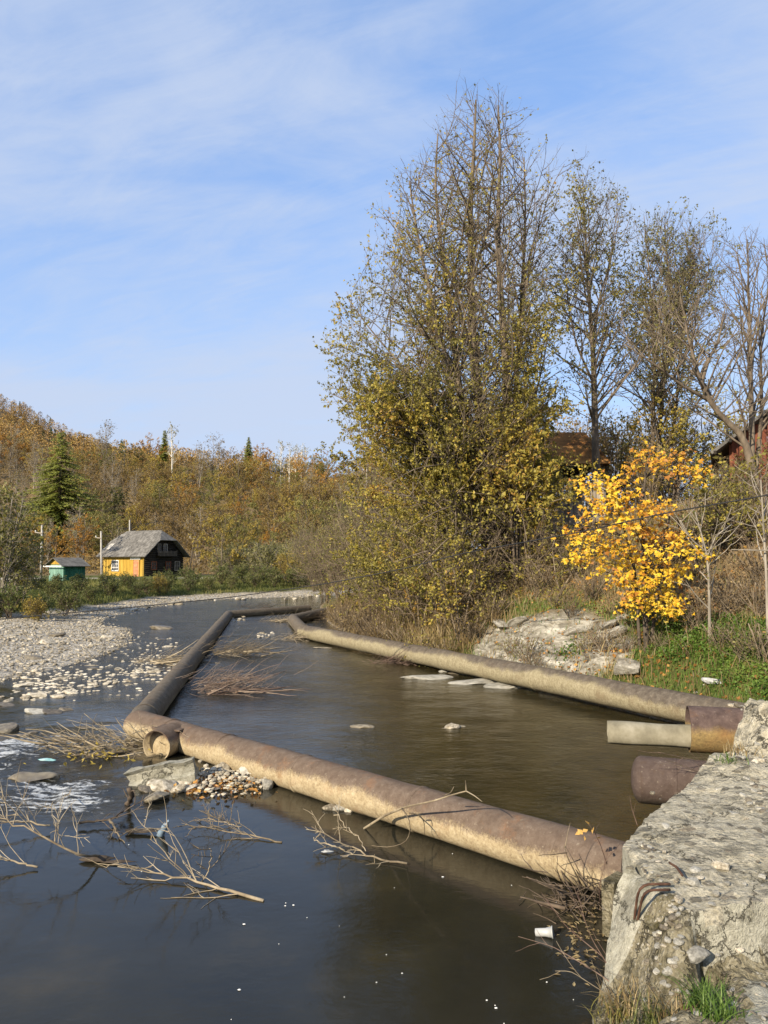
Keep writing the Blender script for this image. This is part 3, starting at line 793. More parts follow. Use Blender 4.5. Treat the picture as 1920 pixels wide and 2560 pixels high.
stems = [
    (P3([(1082, 1242, 23.5), (1066, 1120, 23.5), (1048, 950, 23.6), (1024, 800, 23.7), (1017, 620, 23.6), (1015, 450, 23.5), (1026, 300, 23.5), (1028, 216, 23.5)]), .27, .03),
    (P3([(1090, 1240, 23.6), (1100, 1100, 23.4), (1098, 900, 23.2), (1092, 760, 23.1), (1078, 600, 23.2), (1075, 450, 23.3), (1082, 330, 23.4), (1076, 228, 23.4)]), .23, .026),
    (P3([(1062, 1190, 23.9), (1030, 1060, 24.3), (1000, 900, 24.5), (985, 780, 24.4), (968, 640, 24.3), (948, 500, 24.2), (938, 390, 24.0), (946, 290, 24.0)]), .19, .022),
    (P3([(1050, 1180, 23.2), (1010, 1050, 22.8), (985, 930, 22.6), (968, 790, 22.7), (930, 640, 22.9), (900, 500, 23.0), (884, 390, 23.0)]), .15, .02),
    (P3([(1100, 1200, 24.0), (1106, 1050, 24.4), (1110, 900, 24.6), (1120, 760, 24.5), (1128, 620, 24.4), (1136, 480, 24.3), (1132, 340, 24.2)]), .14, .02),
    (P3([(1060, 1060, 23.7), (1000, 960, 23.5), (920, 850, 23.2), (850, 770, 23.0), (790, 700, 23.0), (748, 640, 23.0)]), .085, .010),
    (P3([(1050, 1080, 22.9), (960, 1000, 22.0), (880, 940, 21.6), (800, 890, 21.5), (715, 850, 21.6)]), .075, .010),
    (P3([(1060, 1170, 22.8), (980, 1110, 21.6), (900, 1075, 21.0), (820, 1060, 20.8)]), .06, .010),
    (P3([(1070, 1200, 22.9), (1000, 1180, 21.6), (920, 1190, 20.9), (850, 1215, 20.7)]), .05, .010),
    (P3([(1080, 1210, 22.8), (1040, 1190, 21.6), (985, 1220, 20.8), (930, 1270, 20.5)]), .045, .008),
    (P3([(1108, 1000, 23.4), (1150, 880, 23.0), (1175, 780, 22.8), (1190, 680, 22.8)]), .06, .010),
    (P3([(1066, 1110, 23.2), (1010, 1085, 21.8), (940, 1105, 20.7), (870, 1150, 20.3)]), .045, .008),
    (P3([(1072, 1150, 23.0), (1030, 1130, 21.8), (970, 1160, 20.7), (900, 1230, 20.2)]), .04, .008),
    (P3([(1078, 1180, 23.0), (1060, 1170, 21.6), (1040, 1210, 20.7), (1010, 1280, 20.2)]), .035, .008),
    (P3([(1085, 1100, 23.0), (1110, 1080, 21.8), (1130, 1120, 21.0), (1140, 1180, 20.8)]), .035, .008),
    (P3([(1060, 1040, 23.2), (980, 1000, 21.4), (900, 1010, 20.5), (830, 1050, 20.3)]), .045, .008),
    (P3([(1056, 1000, 23.3), (960, 940, 22.0), (850, 920, 21.0), (740, 930, 20.8)]), .05, .008),
    (P3([(1062, 1080, 23.8), (960, 1060, 24.5), (860, 1080, 25.0), (780, 1120, 25.2)]), .05, .008),
]
L0, L1, L2, L3 = grow(11, stems, env_lime, 4.2, (12, 60), 4.4, 3.0, 4.6, .40, .12, .045, .06, rk=.95, droop_low=60)
nrg = np.random.default_rng(5)
def lime_dens(Q):
    h = (Q[:, 2] - tb[2]) / (ZT - tb[2])
    cl = fbm(Q * .55, 3)
    b = np.interp(h, [0, .1, .32, .44, .56, .68, .8, 1], [1.2, 1.3, 1.1, .72, .40, .18, .06, .02])
    b = b * np.where(Q[:, 0] > tb[0] + .2, np.interp(h, [0, .5, .6, .75], [1, 1, 1.25, 1.3]), 1)
    ax_ = tb[0] - .75 * np.clip(h / .5, 0, 1)
    b = b * np.where((np.abs(Q[:, 0] - ax_) < .8) & (Q[:, 1] < T_D + .3) & (h > .06) & (h < .6), .28, 1)
    return b * np.clip(.62 + cl * 1.3, .05, 1.3) * .8
LP = leaf_points(nrg, L2, L3, 24, lime_dens)
tree = thing('lime_tree', 'tallest tree, many-stemmed, bare twigs on top and olive yellow leaves below', 'tree', tb)
g0, g1 = wood_geo(L0, L1, L2, L3)
part('trunk', g0, 'bark', tree, True)
part('branches', g1, 'bark', tree, True)
g = Geo()
V, F = leaves(nrg, LP, .084, .2)
hh = (LP[:, 2] - tb[2]) / (ZT - tb[2])
g.add(V, F, np.clip(leaf_tint(nrg, LP, .6, .40, .8, .38), 0, 1))
part('crown', g, 'leaf_lime', tree)

def plain_env(cx, cy, zb, zt, w, shape='oval', depth=None):
    dd = depth or w
    def e(x, y, z):
        t = (z - zb) / (zt - zb)
        if t < 0 or t > 1:
            return False
        h = math.sin(math.pi * min(1, t * .9 + .1)) ** .6 if shape == 'oval' else max(.08, 1 - t) ** .75
        return ((x - cx) / (w * h)) ** 2 + ((y - cy) / (dd * h)) ** 2 < 1
    return e

def bank_tree(name, label, base_px, d, stems_px, w, zb_f, shape, seed, leaf, lsize, lper, ldens, bark='bark', nprim=2.2, el=(20, 60), lmax=3.0,
              sec=2.3, tw=4.0, twl=.4, r0=.15, start=.25, rk=1.0, cat='tree', group=None, tint=.5):
    b = atd(base_px[0], base_px[1], d)
    b[2] = ground(np.array([b[0]]), np.array([b[1]]))[0] - .06
    st = []
    top = -1e9
    for i, s_ in enumerate(stems_px):
        pts = [atd(x, y, d + dd) for x, y, dd in s_[0]]
        if s_[2]:
            pts = [b] + pts
        top = max(top, pts[-1][2])
        st.append((pts, s_[1], .012))
    cx = np.mean([p[0][-1][0] for p in st])
    env = plain_env(cx, d, b[2] + (top - b[2]) * zb_f, top + .3, w, shape)
    big_ = 1.9 if d > 19 and cat == 'tree' and lmax > 2 else 1.25
    L = grow(seed, st, env, nprim * big_, el, lmax, sec * 1.25, tw * 1.2, twl, start, rk=rk)
    r = np.random.default_rng(seed)
    t = thing(name, label, cat, b, group)
    a, bb = wood_geo(*L)
    part('trunk', a, bark, t, True)
    part('branches', bb, bark, t, True)
    if lper:
        Q = leaf_points(r, L[2], L[3], lper * 2 + 1, (lambda Q: ldens(Q, b[2], top)) if ldens else None)
        if len(Q):
            g = Geo()
            V, F = leaves(r, Q, lsize, .2)
            g.add(V, F, leaf_tint(r, Q, .6, tint, .8, .4))
            part('crown', g, leaf, t)
    return t
def dn(ks, vs, cl=.9, sc=.6):
    return lambda Q, z0, z1: np.interp((Q[:, 2] - z0) / (z1 - z0), ks, vs) * np.clip(.55 + fbm(Q * sc, 3) * cl * 1.4, .03, 1.3)

bank_tree('lime_tree', 'slim straight tree right of the tallest one, thin olive leaves to its tip', (1492, 1250), 26,
          [([(1488, 1080, 0), (1484, 900, 0), (1470, 700, 0), (1462, 560, 0), (1456, 446, 0)], .17, 1),
           ([(1480, 860, 0), (1500, 740, .3), (1530, 640, .4), (1548, 540, .5)], .05, 0),
           ([(1484, 960, 0), (1440, 860, -.3), (1420, 760, -.4), (1416, 690, -.3)], .05, 0)],
          3.0, .12, 'oval', 21, 'leaf_lime', .085, 3, dn([0, .4, .6, .8, 1], [1.2, 1.0, .9, 1.0, .8]), nprim=2.6, el=(25, 62), lmax=3.0, r0=.17, tint=.38)
bank_tree('willow_tree', 'upright greyish tree with pale narrow leaves, between the slim tree and the bare ones', (1625, 1260), 27,
          [([(1632, 1100, 0), (1636, 900, 0), (1628, 740, 0), (1610, 540, 0)], .10, 1),
           ([(1650, 1080, .2), (1660, 900, .3), (1680, 760, .4), (1660, 560, .4)], .09, 1),
           ([(1690, 1050, .5), (1700, 850, .6), (1730, 700, .6), (1712, 570, .6)], .08, 1),
           ([(1640, 1000, 0), (1700, 820, -.2), (1770, 700, -.4), (1772, 640, -.4)], .05, 0)],
          3.3, .15, 'oval', 31, 'leaf_pale', .085, 4, dn([0, .3, .5, .7, 1], [.7, .6, .8, 1.2, 1.3], 1.0), 'bark', nprim=2.3, el=(38, 70), lmax=3.0, tint=.4)
bank_tree('bare_tree', 'leafless tall tree at the right edge of the picture, in front of the red building', (1880, 1290), 21,
          [([(1880, 1100, 0), (1876, 900, 0), (1872, 740, 0), (1868, 598, 0)], .11, 1),
           ([(1905, 1040, .2), (1900, 850, .3), (1925, 700, .3), (1910, 610, .3)], .08, 1)],
          2.6, .2, 'oval', 41, 'leaf_pale', .1, 0, None, 'bark', nprim=2.4, el=(40, 68), lmax=2.4, sec=2.2, tw=3.2, twl=.32)
bank_tree('leaning_tree', 'leafless tree leaning left over the bank from beside the red building', (1900, 1180), 20,
          [([(1860, 1088, 0), (1800, 1040, -.2), (1762, 985, -.3), (1740, 920, -.3), (1722, 850, -.3), (1700, 740, -.2)], .14, 1),
           ([(1752, 960, -.3), (1775, 890, 0), (1795, 860, .2), (1815, 760, .3)], .06, 0),
           ([(1770, 1000, -.2), (1700, 960, -.5), (1650, 920, -.7), (1560, 860, -.8)], .055, 0)],
          3.2, .1, 'oval', 51, 'leaf_olive', .1, 1, dn([0, 1], [.15, .12]), 'bark', nprim=2.4, el=(25, 65), lmax=2.6, sec=2.2, tw=3.5, twl=.35)
# lower leafy trees behind and beside them
bank_tree('hazel_tree', 'low bushy tree with olive leaves between the tallest tree and the garden shelter', (1290, 1330), 22,
          [([(1290, 1200, 0), (1285, 1080, 0), (1275, 960, 0)], .06, 1), ([(1310, 1180, .3), (1330, 1060, .3), (1335, 990, .3)], .05, 1), ([(1270, 1200, -.3), (1250, 1090, -.3)], .05, 1)],
          1.75, .05, 'oval', 61, 'leaf_lime', .1, 6, dn([0, .3, 1], [.5, 1, 1], .7), nprim=3.4, el=(5, 55), lmax=1.7, sec=3, tw=5, tint=.5)
bank_tree('hazel_tree', 'leafy olive tree covering the right end of the bank below the red building', (1890, 1420), 17.5,
          [([(1870, 1340, 0), (1860, 1280, 0), (1850, 1205, 0)], .05, 1), ([(1910, 1340, .2), (1920, 1270, .3), (1900, 1215, .3)], .05, 1), ([(1840, 1350, -.2), (1800, 1290, -.3), (1775, 1225, -.3)], .04, 1)],
          1.9, .0, 'oval', 71, 'leaf_lime', .08, 7, dn([0, .3, 1], [.45, .9, .9], .8), nprim=4.0, el=(0, 55), lmax=1.6, sec=3.2, tw=5, twl=.35, tint=.42)
bank_tree('shrub', 'brown half-bare shrub on the slope under the leafy olive tree', (1790, 1440), 17.5,
          [([(1790, 1380, 0), (1780, 1310, 0), (1770, 1230, 0)], .035, 1), ([(1820, 1380, .2), (1830, 1300, .3)], .03, 1), ([(1760, 1380, .2), (1730, 1320, .3)], .03, 1)],
          1.35, .0, 'oval', 72, 'leaf_olive', .07, 3, dn([0, 1], [.5, .6], .9), 'twig_brown', nprim=5, el=(0, 60), lmax=1.3, sec=3.4, tw=5, twl=.3, cat='shrub')
bank_tree('sapling', 'thin bare sapling standing right of the yellow maple', (1772, 1515), 14.6,
          [([(1772, 1440, 0), (1766, 1380, 0), (1752, 1330, 0), (1738, 1280, 0)], .035, 1), ([(1768, 1390, 0), (1790, 1340, .1), (1830, 1310, .2)], .016, 0), ([(1764, 1380, 0), (1730, 1350, -.1), (1700, 1300, -.2)], .014, 0)],
          1.1, .3, 'oval', 73, 'leaf_olive', .07, 1, dn([0, 1], [.25, .25]), 'bark_grey', nprim=4, el=(20, 60), lmax=.9, sec=2.5, tw=3, twl=.25)
bank_tree('sapling', 'thin bare trunk by the right edge holding a fallen stick', (1918, 1520), 13.5,
          [([(1916, 1440, 0), (1912, 1370, 0), (1908, 1300, 0), (1902, 1200, 0)], .035, 1)],
          .8, .5, 'oval', 74, 'leaf_lime', .075, 3, dn([0, 1], [.4, .7]), 'bark_grey', nprim=4, el=(20, 60), lmax=.8, sec=2.5, tw=3, twl=.25)

for i_, (bx_, dd_, w_, top_, l_b) in enumerate([
        (1000, 24.0, 1.5, 1300, 'olive leafy shrub under the left side of the tallest tree'),
        (1105, 21.5, 1.5, 1290, 'yellow-green leafy shrub hanging over the rock below the tallest tree'),
        (1200, 21.0, 1.2, 1330, 'yellow-green shrub at the foot of the tallest trunk'),
        (1330, 21.5, 1.2, 1290, 'leafy shrub on the slope in front of the picket fence'),
        (1050, 22.6, 1.4, 1330, 'low olive shrub between the reeds and the tallest tree'),
        (930, 26.5, 1.5, 1330, 'olive shrub at the left foot of the crown of the tallest tree'),
        (1150, 20.4, 1.1, 1370, 'low yellow-green shrub on top of the rock face'),
        (1400, 20.5, 1.1, 1340, 'yellow-green shrub on the slope left of the yellow maple'),
        (1240, 26.0, 1.6, 1200, 'leafy shrub behind the tallest trunk')]):
    by_ = 1500
    bank_tree('hazel_shrub', l_b, (bx_, by_), dd_, [([(bx_ - 10, (top_ + 1470) / 2 + 40, 0), (bx_ - 20, (top_ + 1400) / 2, 0), (bx_ - 10, top_, 0)], .03, 1), ([(bx_ + 30, (top_ + 1470) / 2 + 30, .2), (bx_ + 50, (top_ + 1400) / 2, .2)], .025, 1), ([(bx_ - 40, (top_ + 1470) / 2 + 40, -.3), (bx_ - 80, (top_ + 1440) / 2, -.4)], .025, 1)],
              w_, .0, 'oval', 400 + i_, 'leaf_lime', .08, 7, dn([0, .3, 1], [.7, 1.1, 1.1], .8), 'twig_brown', nprim=4.6, el=(-5, 50), lmax=w_, sec=3, tw=4.5, twl=.35, cat='shrub', tint=.55)
# ---- yellow maple
MD = 15.6
mb = atd(1614, 1545, MD); mb[2] = ground(np.array([mb[0]]), np.array([mb[1]]))[0] - .04
SPR = [(420,410),(520,380),(440,470),(560,440),(640,420),(700,370),(780,330),(800,250),(850,210),(900,260),(880,310),(960,300),(1080,230),(1100,300),(1160,330),(1140,380),(1050,330),(560,540),(640,560),(500,580),(620,600),(430,640),(540,650),(660,660),(700,700),(360,740),(430,780),(500,760),(560,800),(390,830),(420,900),(380,930),(470,890),(560,860),(650,840),(720,860),(600,950),(560,1010),(680,960),(700,1010),(660,1070),(720,1060),(800,760),(880,730),(960,720),(900,800),(980,830),(1050,860),(900,880),(930,930),(920,980),(830,1010),(790,1060),(850,1080),(1010,990),(1080,1000),(940,1080),(960,1130),(780,1130),(760,1190),(720,1250),(820,1180),(880,1200),(870,1250),(940,1190),(980,1240),(1020,1200),(1040,1270),(1000,1290),(880,560),(960,560),(950,620),(830,620),(780,590),(1150,800),(1200,900),(1110,880),(1020,760),(760,480),(700,540),(600,480),(1000,1040),(760,930)]
rng = random.Random(8)
nrg = np.random.default_rng(8)
mt = thing('maple_tree', 'young maple with glowing yellow and orange leaves on the bank', 'tree', mb)
axis_px = [(1614, 1545), (1612, 1470), (1608, 1380), (1604, 1290), (1612, 1200), (1625, 1130)]
A = smooth_path([mb] + [atd(x, y, MD + .25) for x, y in axis_px[1:]], 16)
A2 = smooth_path([mb + [.1, .1, 0], atd(1650, 1440, MD + .5), atd(1672, 1300, MD + .7), atd(1690, 1200, MD + .8), atd(1715, 1130, MD + .8)], 16)
A3 = smooth_path([mb + [-.1, .1, 0], atd(1590, 1440, MD + .4), atd(1560, 1320, MD + .4), atd(1520, 1210, MD + .3)], 16)
g = Geo().tubes(np.array([A, A2, A3]), np.array([np.linspace(.06, .015, 16), np.linspace(.04, .012, 16), np.linspace(.04, .012, 16)]), 8)
part('trunk', g, 'bark_dark', mt, True)
gb, gl = Geo(), Geo()
for i, (sx, sy) in enumerate(SPR):
    X, Y = 1300 + sx / 2.676, 1050 + sy / 2.676
    dd = MD + rng.uniform(-.75, .75) - .35 * math.sin(min(1, (sy - 150) / 1200) * math.pi)
    c = atd(X, Y, dd)
    best = min([A, A2, A3], key=lambda a: np.min(np.linalg.norm(a[:, :2] - c[:2], axis=1)))
    j = np.argmin(np.linalg.norm(best - (c + [0, 0, -.35]), axis=1))
    br = smooth_path([best[j], best[j] * .5 + c * .5 + [0, 0, .12], c], 7)
    gb.tubes(br, np.linspace(.014, .004, 7), 4, cap=False)
    n = rng.randint(22, 42)
    off = np.random.default_rng(i + 90).normal(0, 1, (n, 3)) * [.17, .15, .085]
    P = c + off
    P[:, 2] -= .5 * (off[:, 0] ** 2 + off[:, 1] ** 2)
    nr_ = np.tile(np.array([[-.35, -.55, .75]]), (n, 1))
    V, F = maple_leaves(np.random.default_rng(i + 300), P, .08, nr_)
    hfrac = (c[2] - mb[2]) / 3.6
    tn = np.clip(.54 - .34 * hfrac + fbm(P * .9, 2) * .55 + np.random.default_rng(i).normal(0, .24, n), 0, 1)
    gl.V.append(V)
    for f in F:
        gl.F.append(f + gl.n); gl.A.append(np.repeat(tn, len(f) // n))
    gl.n += len(V)
    for _ in range(3):
        e = c + [rng.uniform(-.2, .2), rng.uniform(-.2, .2), rng.uniform(-.05, .12)]
        gb.tubes(smooth_path([br[4], br[5] * .5 + e * .5, e], 5), np.linspace(.006, .003, 5), 3, cap=False)
part('branches', gb, 'bark_dark', mt, True)
part('crown', gl, 'leaf_maple', mt)
# ------------------------------------------------------------------ pipelines
def pipe_geo(pts, r, seg, k=36, thick=.02, dent=.006, open0=False, open1=False, seed=0.0):
    """section `seg` of a mitred pipe through pts, with wall thickness at open ends."""
    pts = [np.asarray(p, float) for p in pts]
    a, b = pts[seg], pts[seg + 1]
    L = np.linalg.norm(b - a)
    d = (b - a) / L
    x = np.cross(d, [0, 0, 1.0]); x /= np.linalg.norm(x)
    y = np.cross(x, d)
    n = max(3, int(L / .22) + 1)
    m0 = d if seg == 0 else (lambda q: (d + q) / np.linalg.norm(d + q))((a - pts[seg - 1]) / np.linalg.norm(a - pts[seg - 1]))
    m1 = d if seg == len(pts) - 2 else (lambda q: (d + q) / np.linalg.norm(d + q))((pts[seg + 2] - b) / np.linalg.norm(pts[seg + 2] - b))
    an = np.arange(k) * 2 * math.pi / k
    off = x * np.cos(an)[:, None] + y * np.sin(an)[:, None]
    rows = []
    for t in np.linspace(0, 1, n):
        o = off * r
        base = a + (b - a) * t + o
        s0 = -(o @ m0) / (d @ m0)
        s1 = -(o @ m1) / (d @ m1)
        w0, w1 = max(0, 1 - t * L / (2 * r)), max(0, 1 - (1 - t) * L / (2 * r))
        v = base + d * (s0 * w0 + s1 * w1)[:, None]
        v = v + off * (fbm(v * 1.7 + seed, 3)[:, None] * dent)
        rows.append(v)
    g = Geo()
    V = np.array(rows)
    i = np.arange(n * k).reshape(n, k)
    q = np.stack([i[:-1], np.roll(i, -1, 1)[:-1], np.roll(i, -1, 1)[1:], i[1:]], -1).reshape(-1, 4)
    g.add(V.reshape(-1, 3), q[:, ::-1])
    for op, ring, sgn in ((open0, V[0], 1), (open1, V[-1], -1)):
        if op:
            c = ring.mean(0)
            inn = c + (ring - c) * (1 - thick / r)
            deep = inn + d * sgn * min(.5, L * .8)
            j = np.arange(k)
            jn = np.roll(j, -1)
            VV = np.concatenate([ring, inn, deep])
            f1 = np.stack([j, jn, jn + k, j + k], 1)
            f2 = np.stack([j + k, jn + k, jn + 2 * k, j + 2 * k], 1)
            g.add(VV, [f1, f2, (j + 2 * k)[None]])
    return g

def ring_geo(c, d, r, w, h, k=36):
    c, d = np.asarray(c, float), np.asarray(d, float) / np.linalg.norm(d)
    x = np.cross(d, [0, 0, 1.0]); x /= np.linalg.norm(x)
    y = np.cross(x, d)
    an = np.arange(k) * 2 * math.pi / k
    off = x * np.cos(an)[:, None] + y * np.sin(an)[:, None]
    V = np.concatenate([c - d * w + off * r, c - d * w * .4 + off * (r + h), c + d * w * .4 + off * (r + h), c + d * w + off * r])
    j = np.arange(k); jn = np.roll(j, -1)
    return Geo().add(V, np.concatenate([np.stack([j + m * k, jn + m * k, jn + (m + 1) * k, j + (m + 1) * k], 1) for m in range(3)])[:, ::-1])

PA = [np.array([2.25, 6.25, .215]), np.array([-3.98, 12.42, .165]), np.array([-7.85, 38.2, .12]), np.array([-4.3, 43.2, .12])]
pl1 = thing('pipeline', 'rusty steel pipe with tan silt, bent at the left, ending at the concrete pier', 'pipe', (0, 0, 0))
PR = .228
for s_, m in ((0, 'pipe_front'), (1, 'pipe_back'), (2, 'pipe_back')):
    part('pipe_section', pipe_geo(PA, PR, s_, dent=.013), m, pl1, True)
for s_, t in ((0, .10), (0, .30), (0, .52), (0, .71), (0, .88), (1, .02), (1, .22), (1, .5), (1, .75)):
    a, b = PA[s_], PA[s_ + 1]
    part('weld_seam', ring_geo(a + (b - a) * t, b - a, PR + .001, .02, .010), 'pipe_front' if s_ == 0 else 'pipe_back', pl1, True)
# cut-off side branch near the bend
sc_ = PA[1] + (PA[0] - PA[1]) * .145
sd = np.array([-.30, -.95, -.05]); sd /= np.linalg.norm(sd)
part('branch_stub', pipe_geo([sc_ + sd * .12 + [0, 0, .03], sc_ + sd * .60 + [0, 0, .03]], .225, 0, open1=True, thick=.016), 'pipe_front', pl1, True)
g = Geo()
cc = sc_ + sd * .46 + [0, 0, .03]
xx = np.cross(sd, [0, 0, 1.0]); xx /= np.linalg.norm(xx)
yy = np.cross(xx, sd)
an = np.arange(28) * 2 * math.pi / 28
V = cc + (xx * np.cos(an)[:, None] + yy * np.sin(an)[:, None]) * .212
g.add(np.concatenate([V, V - sd * .02]), [np.arange(28)[None], (np.arange(28)[::-1] + 28)[None]])
part('end_plate', g, 'pipe_front', pl1)
part('saddle_plate', Geo().box(sc_ + sd * .22 + [0, 0, .19], (.46, .30, .022), math.atan2(-sd[0], sd[1]) * 1.0).box(sc_ + sd * .2 + xx * -.22 + [0, 0, .05], (.022, .26, .30), math.atan2(-sd[0], sd[1])), 'pipe_front', pl1)

PB = [np.array([5.95, 11.15, .37]), np.array([-2.95, 27.9, .24]), np.array([-4.15, 34.6, .16]), np.array([-2.7, 39.6, .25])]
pl2 = thing('pipeline', 'long silt-brown pipe lying along the foot of the right bank', 'pipe', (0, 0, 0))
for s_, m in ((0, 'pipe_side'), (1, 'pipe_back'), (2, 'pipe_back')):
    part('pipe_section', pipe_geo(PB, .25, s_, dent=.014, seed=4.0, open1=(s_ == 2)), m, pl2, True)
for s_, t in ((0, .30), (0, .62), (0, .74), (0, .93), (1, .05)):
    a, b = PB[s_], PB[s_ + 1]
    part('weld_seam', ring_geo(a + (b - a) * t, b - a, .251, .022, .009), 'pipe_side' if s_ == 0 else 'pipe_back', pl2, True)

# stubs in the pier
SB = [np.array([3.60, 9.05, .83]), np.array([4.75, 8.75, .83])]
st1 = thing('pipe_stub', 'wide purple and ochre pipe stub with a concrete channel in its mouth', 'pipe', (0, 0, 0))
part('pipe_section', pipe_geo(SB, .265, 0, open0=True, thick=.02, dent=.004), 'pipe_purple', st1, True)
# half-round channel
g = Geo()
_sd = (SB[1] - SB[0]) / np.linalg.norm(SB[1] - SB[0])
c0, c1 = SB[0] - _sd * .92 + [0, 0, -.10], SB[0] + _sd * .30 + [0, 0, -.10]
dv = (c1 - c0) / np.linalg.norm(c1 - c0)
xx = np.cross(dv, [0, 0, 1.0]); xx /= np.linalg.norm(xx)
n, k = 14, 18
an = np.linspace(math.radians(150), math.radians(405), k)
rows = []
for R in (.145, .115):
    for t in np.linspace(0, 1, n):
        p = c0 + (c1 - c0) * t
        rr = R + .006 * math.sin(t * 9)
        rows.append(p + (xx * np.cos(an)[:, None] + np.array([0, 0, 1.0]) * np.sin(an + math.pi)[:, None] * 1.0) * rr)
V = np.array(rows)
i = np.arange(2 * n * k).reshape(2, n, k)
q1 = np.stack([i[0, :-1, :-1], i[0, :-1, 1:], i[0, 1:, 1:], i[0, 1:, :-1]], -1).reshape(-1, 4)
q2 = np.stack([i[1, :-1, :-1], i[1, 1:, :-1], i[1, 1:, 1:], i[1, :-1, 1:]], -1).reshape(-1, 4)
e0 = np.stack([i[0, 0, :-1], i[1, 0, :-1], i[1, 0, 1:], i[0, 0, 1:]], -1)
l0 = np.stack([i[0, :-1, 0], i[0, 1:, 0], i[1, 1:, 0], i[1, :-1, 0]], -1)
l1 = np.stack([i[0, :-1, -1], i[1, :-1, -1], i[1, 1:, -1], i[0, 1:, -1]], -1)
g.add(V.reshape(-1, 3), np.concatenate([q1, q2, e0, l0, l1]))
part('channel', g, 'channel_pale', st1, True)
st2 = thing('pipe_stub', 'plum-coloured capped pipe stub sticking out below the pier edge', 'pipe', (0, 0, 0))
SC2 = [np.array([2.66, 7.95, .555]), np.array([4.1, 7.45, .555])]
part('pipe_section', pipe_geo(SC2, .235, 0, dent=.004), 'pipe_plum', st2, True)
# dished end cap
dv = (SC2[0] - SC2[1]) / np.linalg.norm(SC2[0] - SC2[1])
xx = np.cross(dv, [0, 0, 1.0]); xx /= np.linalg.norm(xx)
yy = np.cross(xx, dv)
an = np.arange(36) * 2 * math.pi / 36
off = xx * np.cos(an)[:, None] + yy * np.sin(an)[:, None]
V = np.concatenate([SC2[0] + dv * .10 * math.sin(t) + off * .235 * math.cos(t) for t in np.linspace(0, 1.35, 7)])
i = np.arange(7 * 36).reshape(7, 36)
q = np.stack([i[:-1], np.roll(i, -1, 1)[:-1], np.roll(i, -1, 1)[1:], i[1:]], -1).reshape(-1, 4)
part('end_cap', Geo().add(V, [q, i[-1][None]]), 'pipe_plum', st2, True)
part('weld_seam', ring_geo(SC2[0] + (SC2[1] - SC2[0]) * .22, dv, .236, .012, .004), 'pipe_plum', st2, True)

# ------------------------------------------------------------------ concrete pier
def C8(x, y):                      # measured in an enlarged view of the lower right corner
    return 1250 + x / 2.431, 1650 + y / 2.431
slabc, ledgec = [], []
for L_, tab in ((slabc, [(730, 1112, .70), (1090, 790, .72), (1400, 590, .74), (1430, 450, .95), (1480, 330, 1.14), (1525, 262, 1.25), (1629, 262, 1.30), (1629, 430, 1.05),
                  (1560, 600, .84), (1629, 800, .78), (1300, 900, .73), (1629, 1100, .76), (850, 1240, .71), (1300, 1300, .73), (1629, 1400, .73), (1110, 1460, .69), (1629, 1480, .71)]),
                (ledgec, [(1130, 1790, .36), (1400, 1800, .37), (1629, 1800, .38), (930, 1850, .14), (960, 1600, .30), (900, 2000, .12), (1200, 2000, .30), (1629, 2000, .42), (700, 2100, .06), (900, 2200, .14), (1200, 2212, .34), (1629, 2212, .48), (600, 2200, .0)])):
    for (x, y, z) in tab:
        p = onz(*C8(x, y), z)
        L_.append((p[0], p[1], z))
slabc += [(5.6, 10.3, .75), (5.0, 9.6, 1.0), (6.5, 9.5, 1.0), (6.5, 7, 1.1), (5, 6, .8), (3.5, 4.4, .72)]
ledgec += [(2.6, 3.0, .5), (1.6, 2.6, .2), (5, 3.5, .6)]
slabc, ledgec = np.array(slabc), np.array(ledgec)
FE = np.array([onz(*C8(x, y), .70)[:2] for x, y in [(700, 1200), (848, 1240), (950, 1355), (1105, 1440), (1125, 1490), (1250, 1505), (1440, 1500), (1629, 1480)]] + [(6.5, 4.6)])
def idw(X, Y, c_, pw=1.9):
    d2 = (X[..., None] - c_[:, 0]) ** 2 + (Y[..., None] - c_[:, 1]) ** 2
    w = 1 / (d2 + .012) ** pw
    return (w * c_[:, 2]).sum(-1) / w.sum(-1)
def pier_z(X, Y):
    dist = pdist(X, Y, FE)
    yl = np.interp(X, FE[1:, 0], FE[1:, 1])
    behind = Y > yl
    sd_ = np.where(behind, dist, -dist) + fb2(X, Y, 4.0, 4, .6, 6.1) * .03
    x1 = FE[3, 0]
    wt = np.interp(X, [x1 - .35, x1 - .05, x1 + .03], [.42, .34, .07])
    t = sstep(0, 1, (sd_ + wt) / wt)
    return idw(X, Y, ledgec) * (1 - t) + idw(X, Y, slabc) * t
edge = [onz(*C8(x, y), z)[:2] for x, y, z in [(735, 1112, .70), (870, 970, .71), (1090, 790, .72), (1300, 640, .72), (1400, 590, .74)]]
A_, F_ = np.array(edge[0]), onz(*C8(848, 1240), .72)[:2]
low = [onz(*C8(x, y), z)[:2] for x, y, z in [(800, 1850, .0), (700, 1890, .0), (640, 2000, .0), (560, 2180, .0)]]
poly = np.array([(1.0, 2.2), (1.02, 3.2)] + [tuple(l) for l in low[::-1]] + [tuple(F_ + [.02, -.25]), tuple(F_)] + [tuple(e) for e in edge] +
                [(4.35, 8.75), (4.8, 9.5), (5.5, 10.3), (6.6, 10.2), (7.5, 8), (7, 5), (6, 2.2)])
px_ = axis([(.9, 4.4, .028, .03), (4.4, 7.4, .06, .2)])
py_ = axis([(2.3, 8.4, .026, .03), (8.4, 11.4, .05, .08)])
PX, PY = np.meshgrid(px_, py_)
ins = inside(PX, PY, poly)
dE = pdist(PX, PY, np.concatenate([poly, poly[:1]]))
Z0 = pier_z(PX, PY)
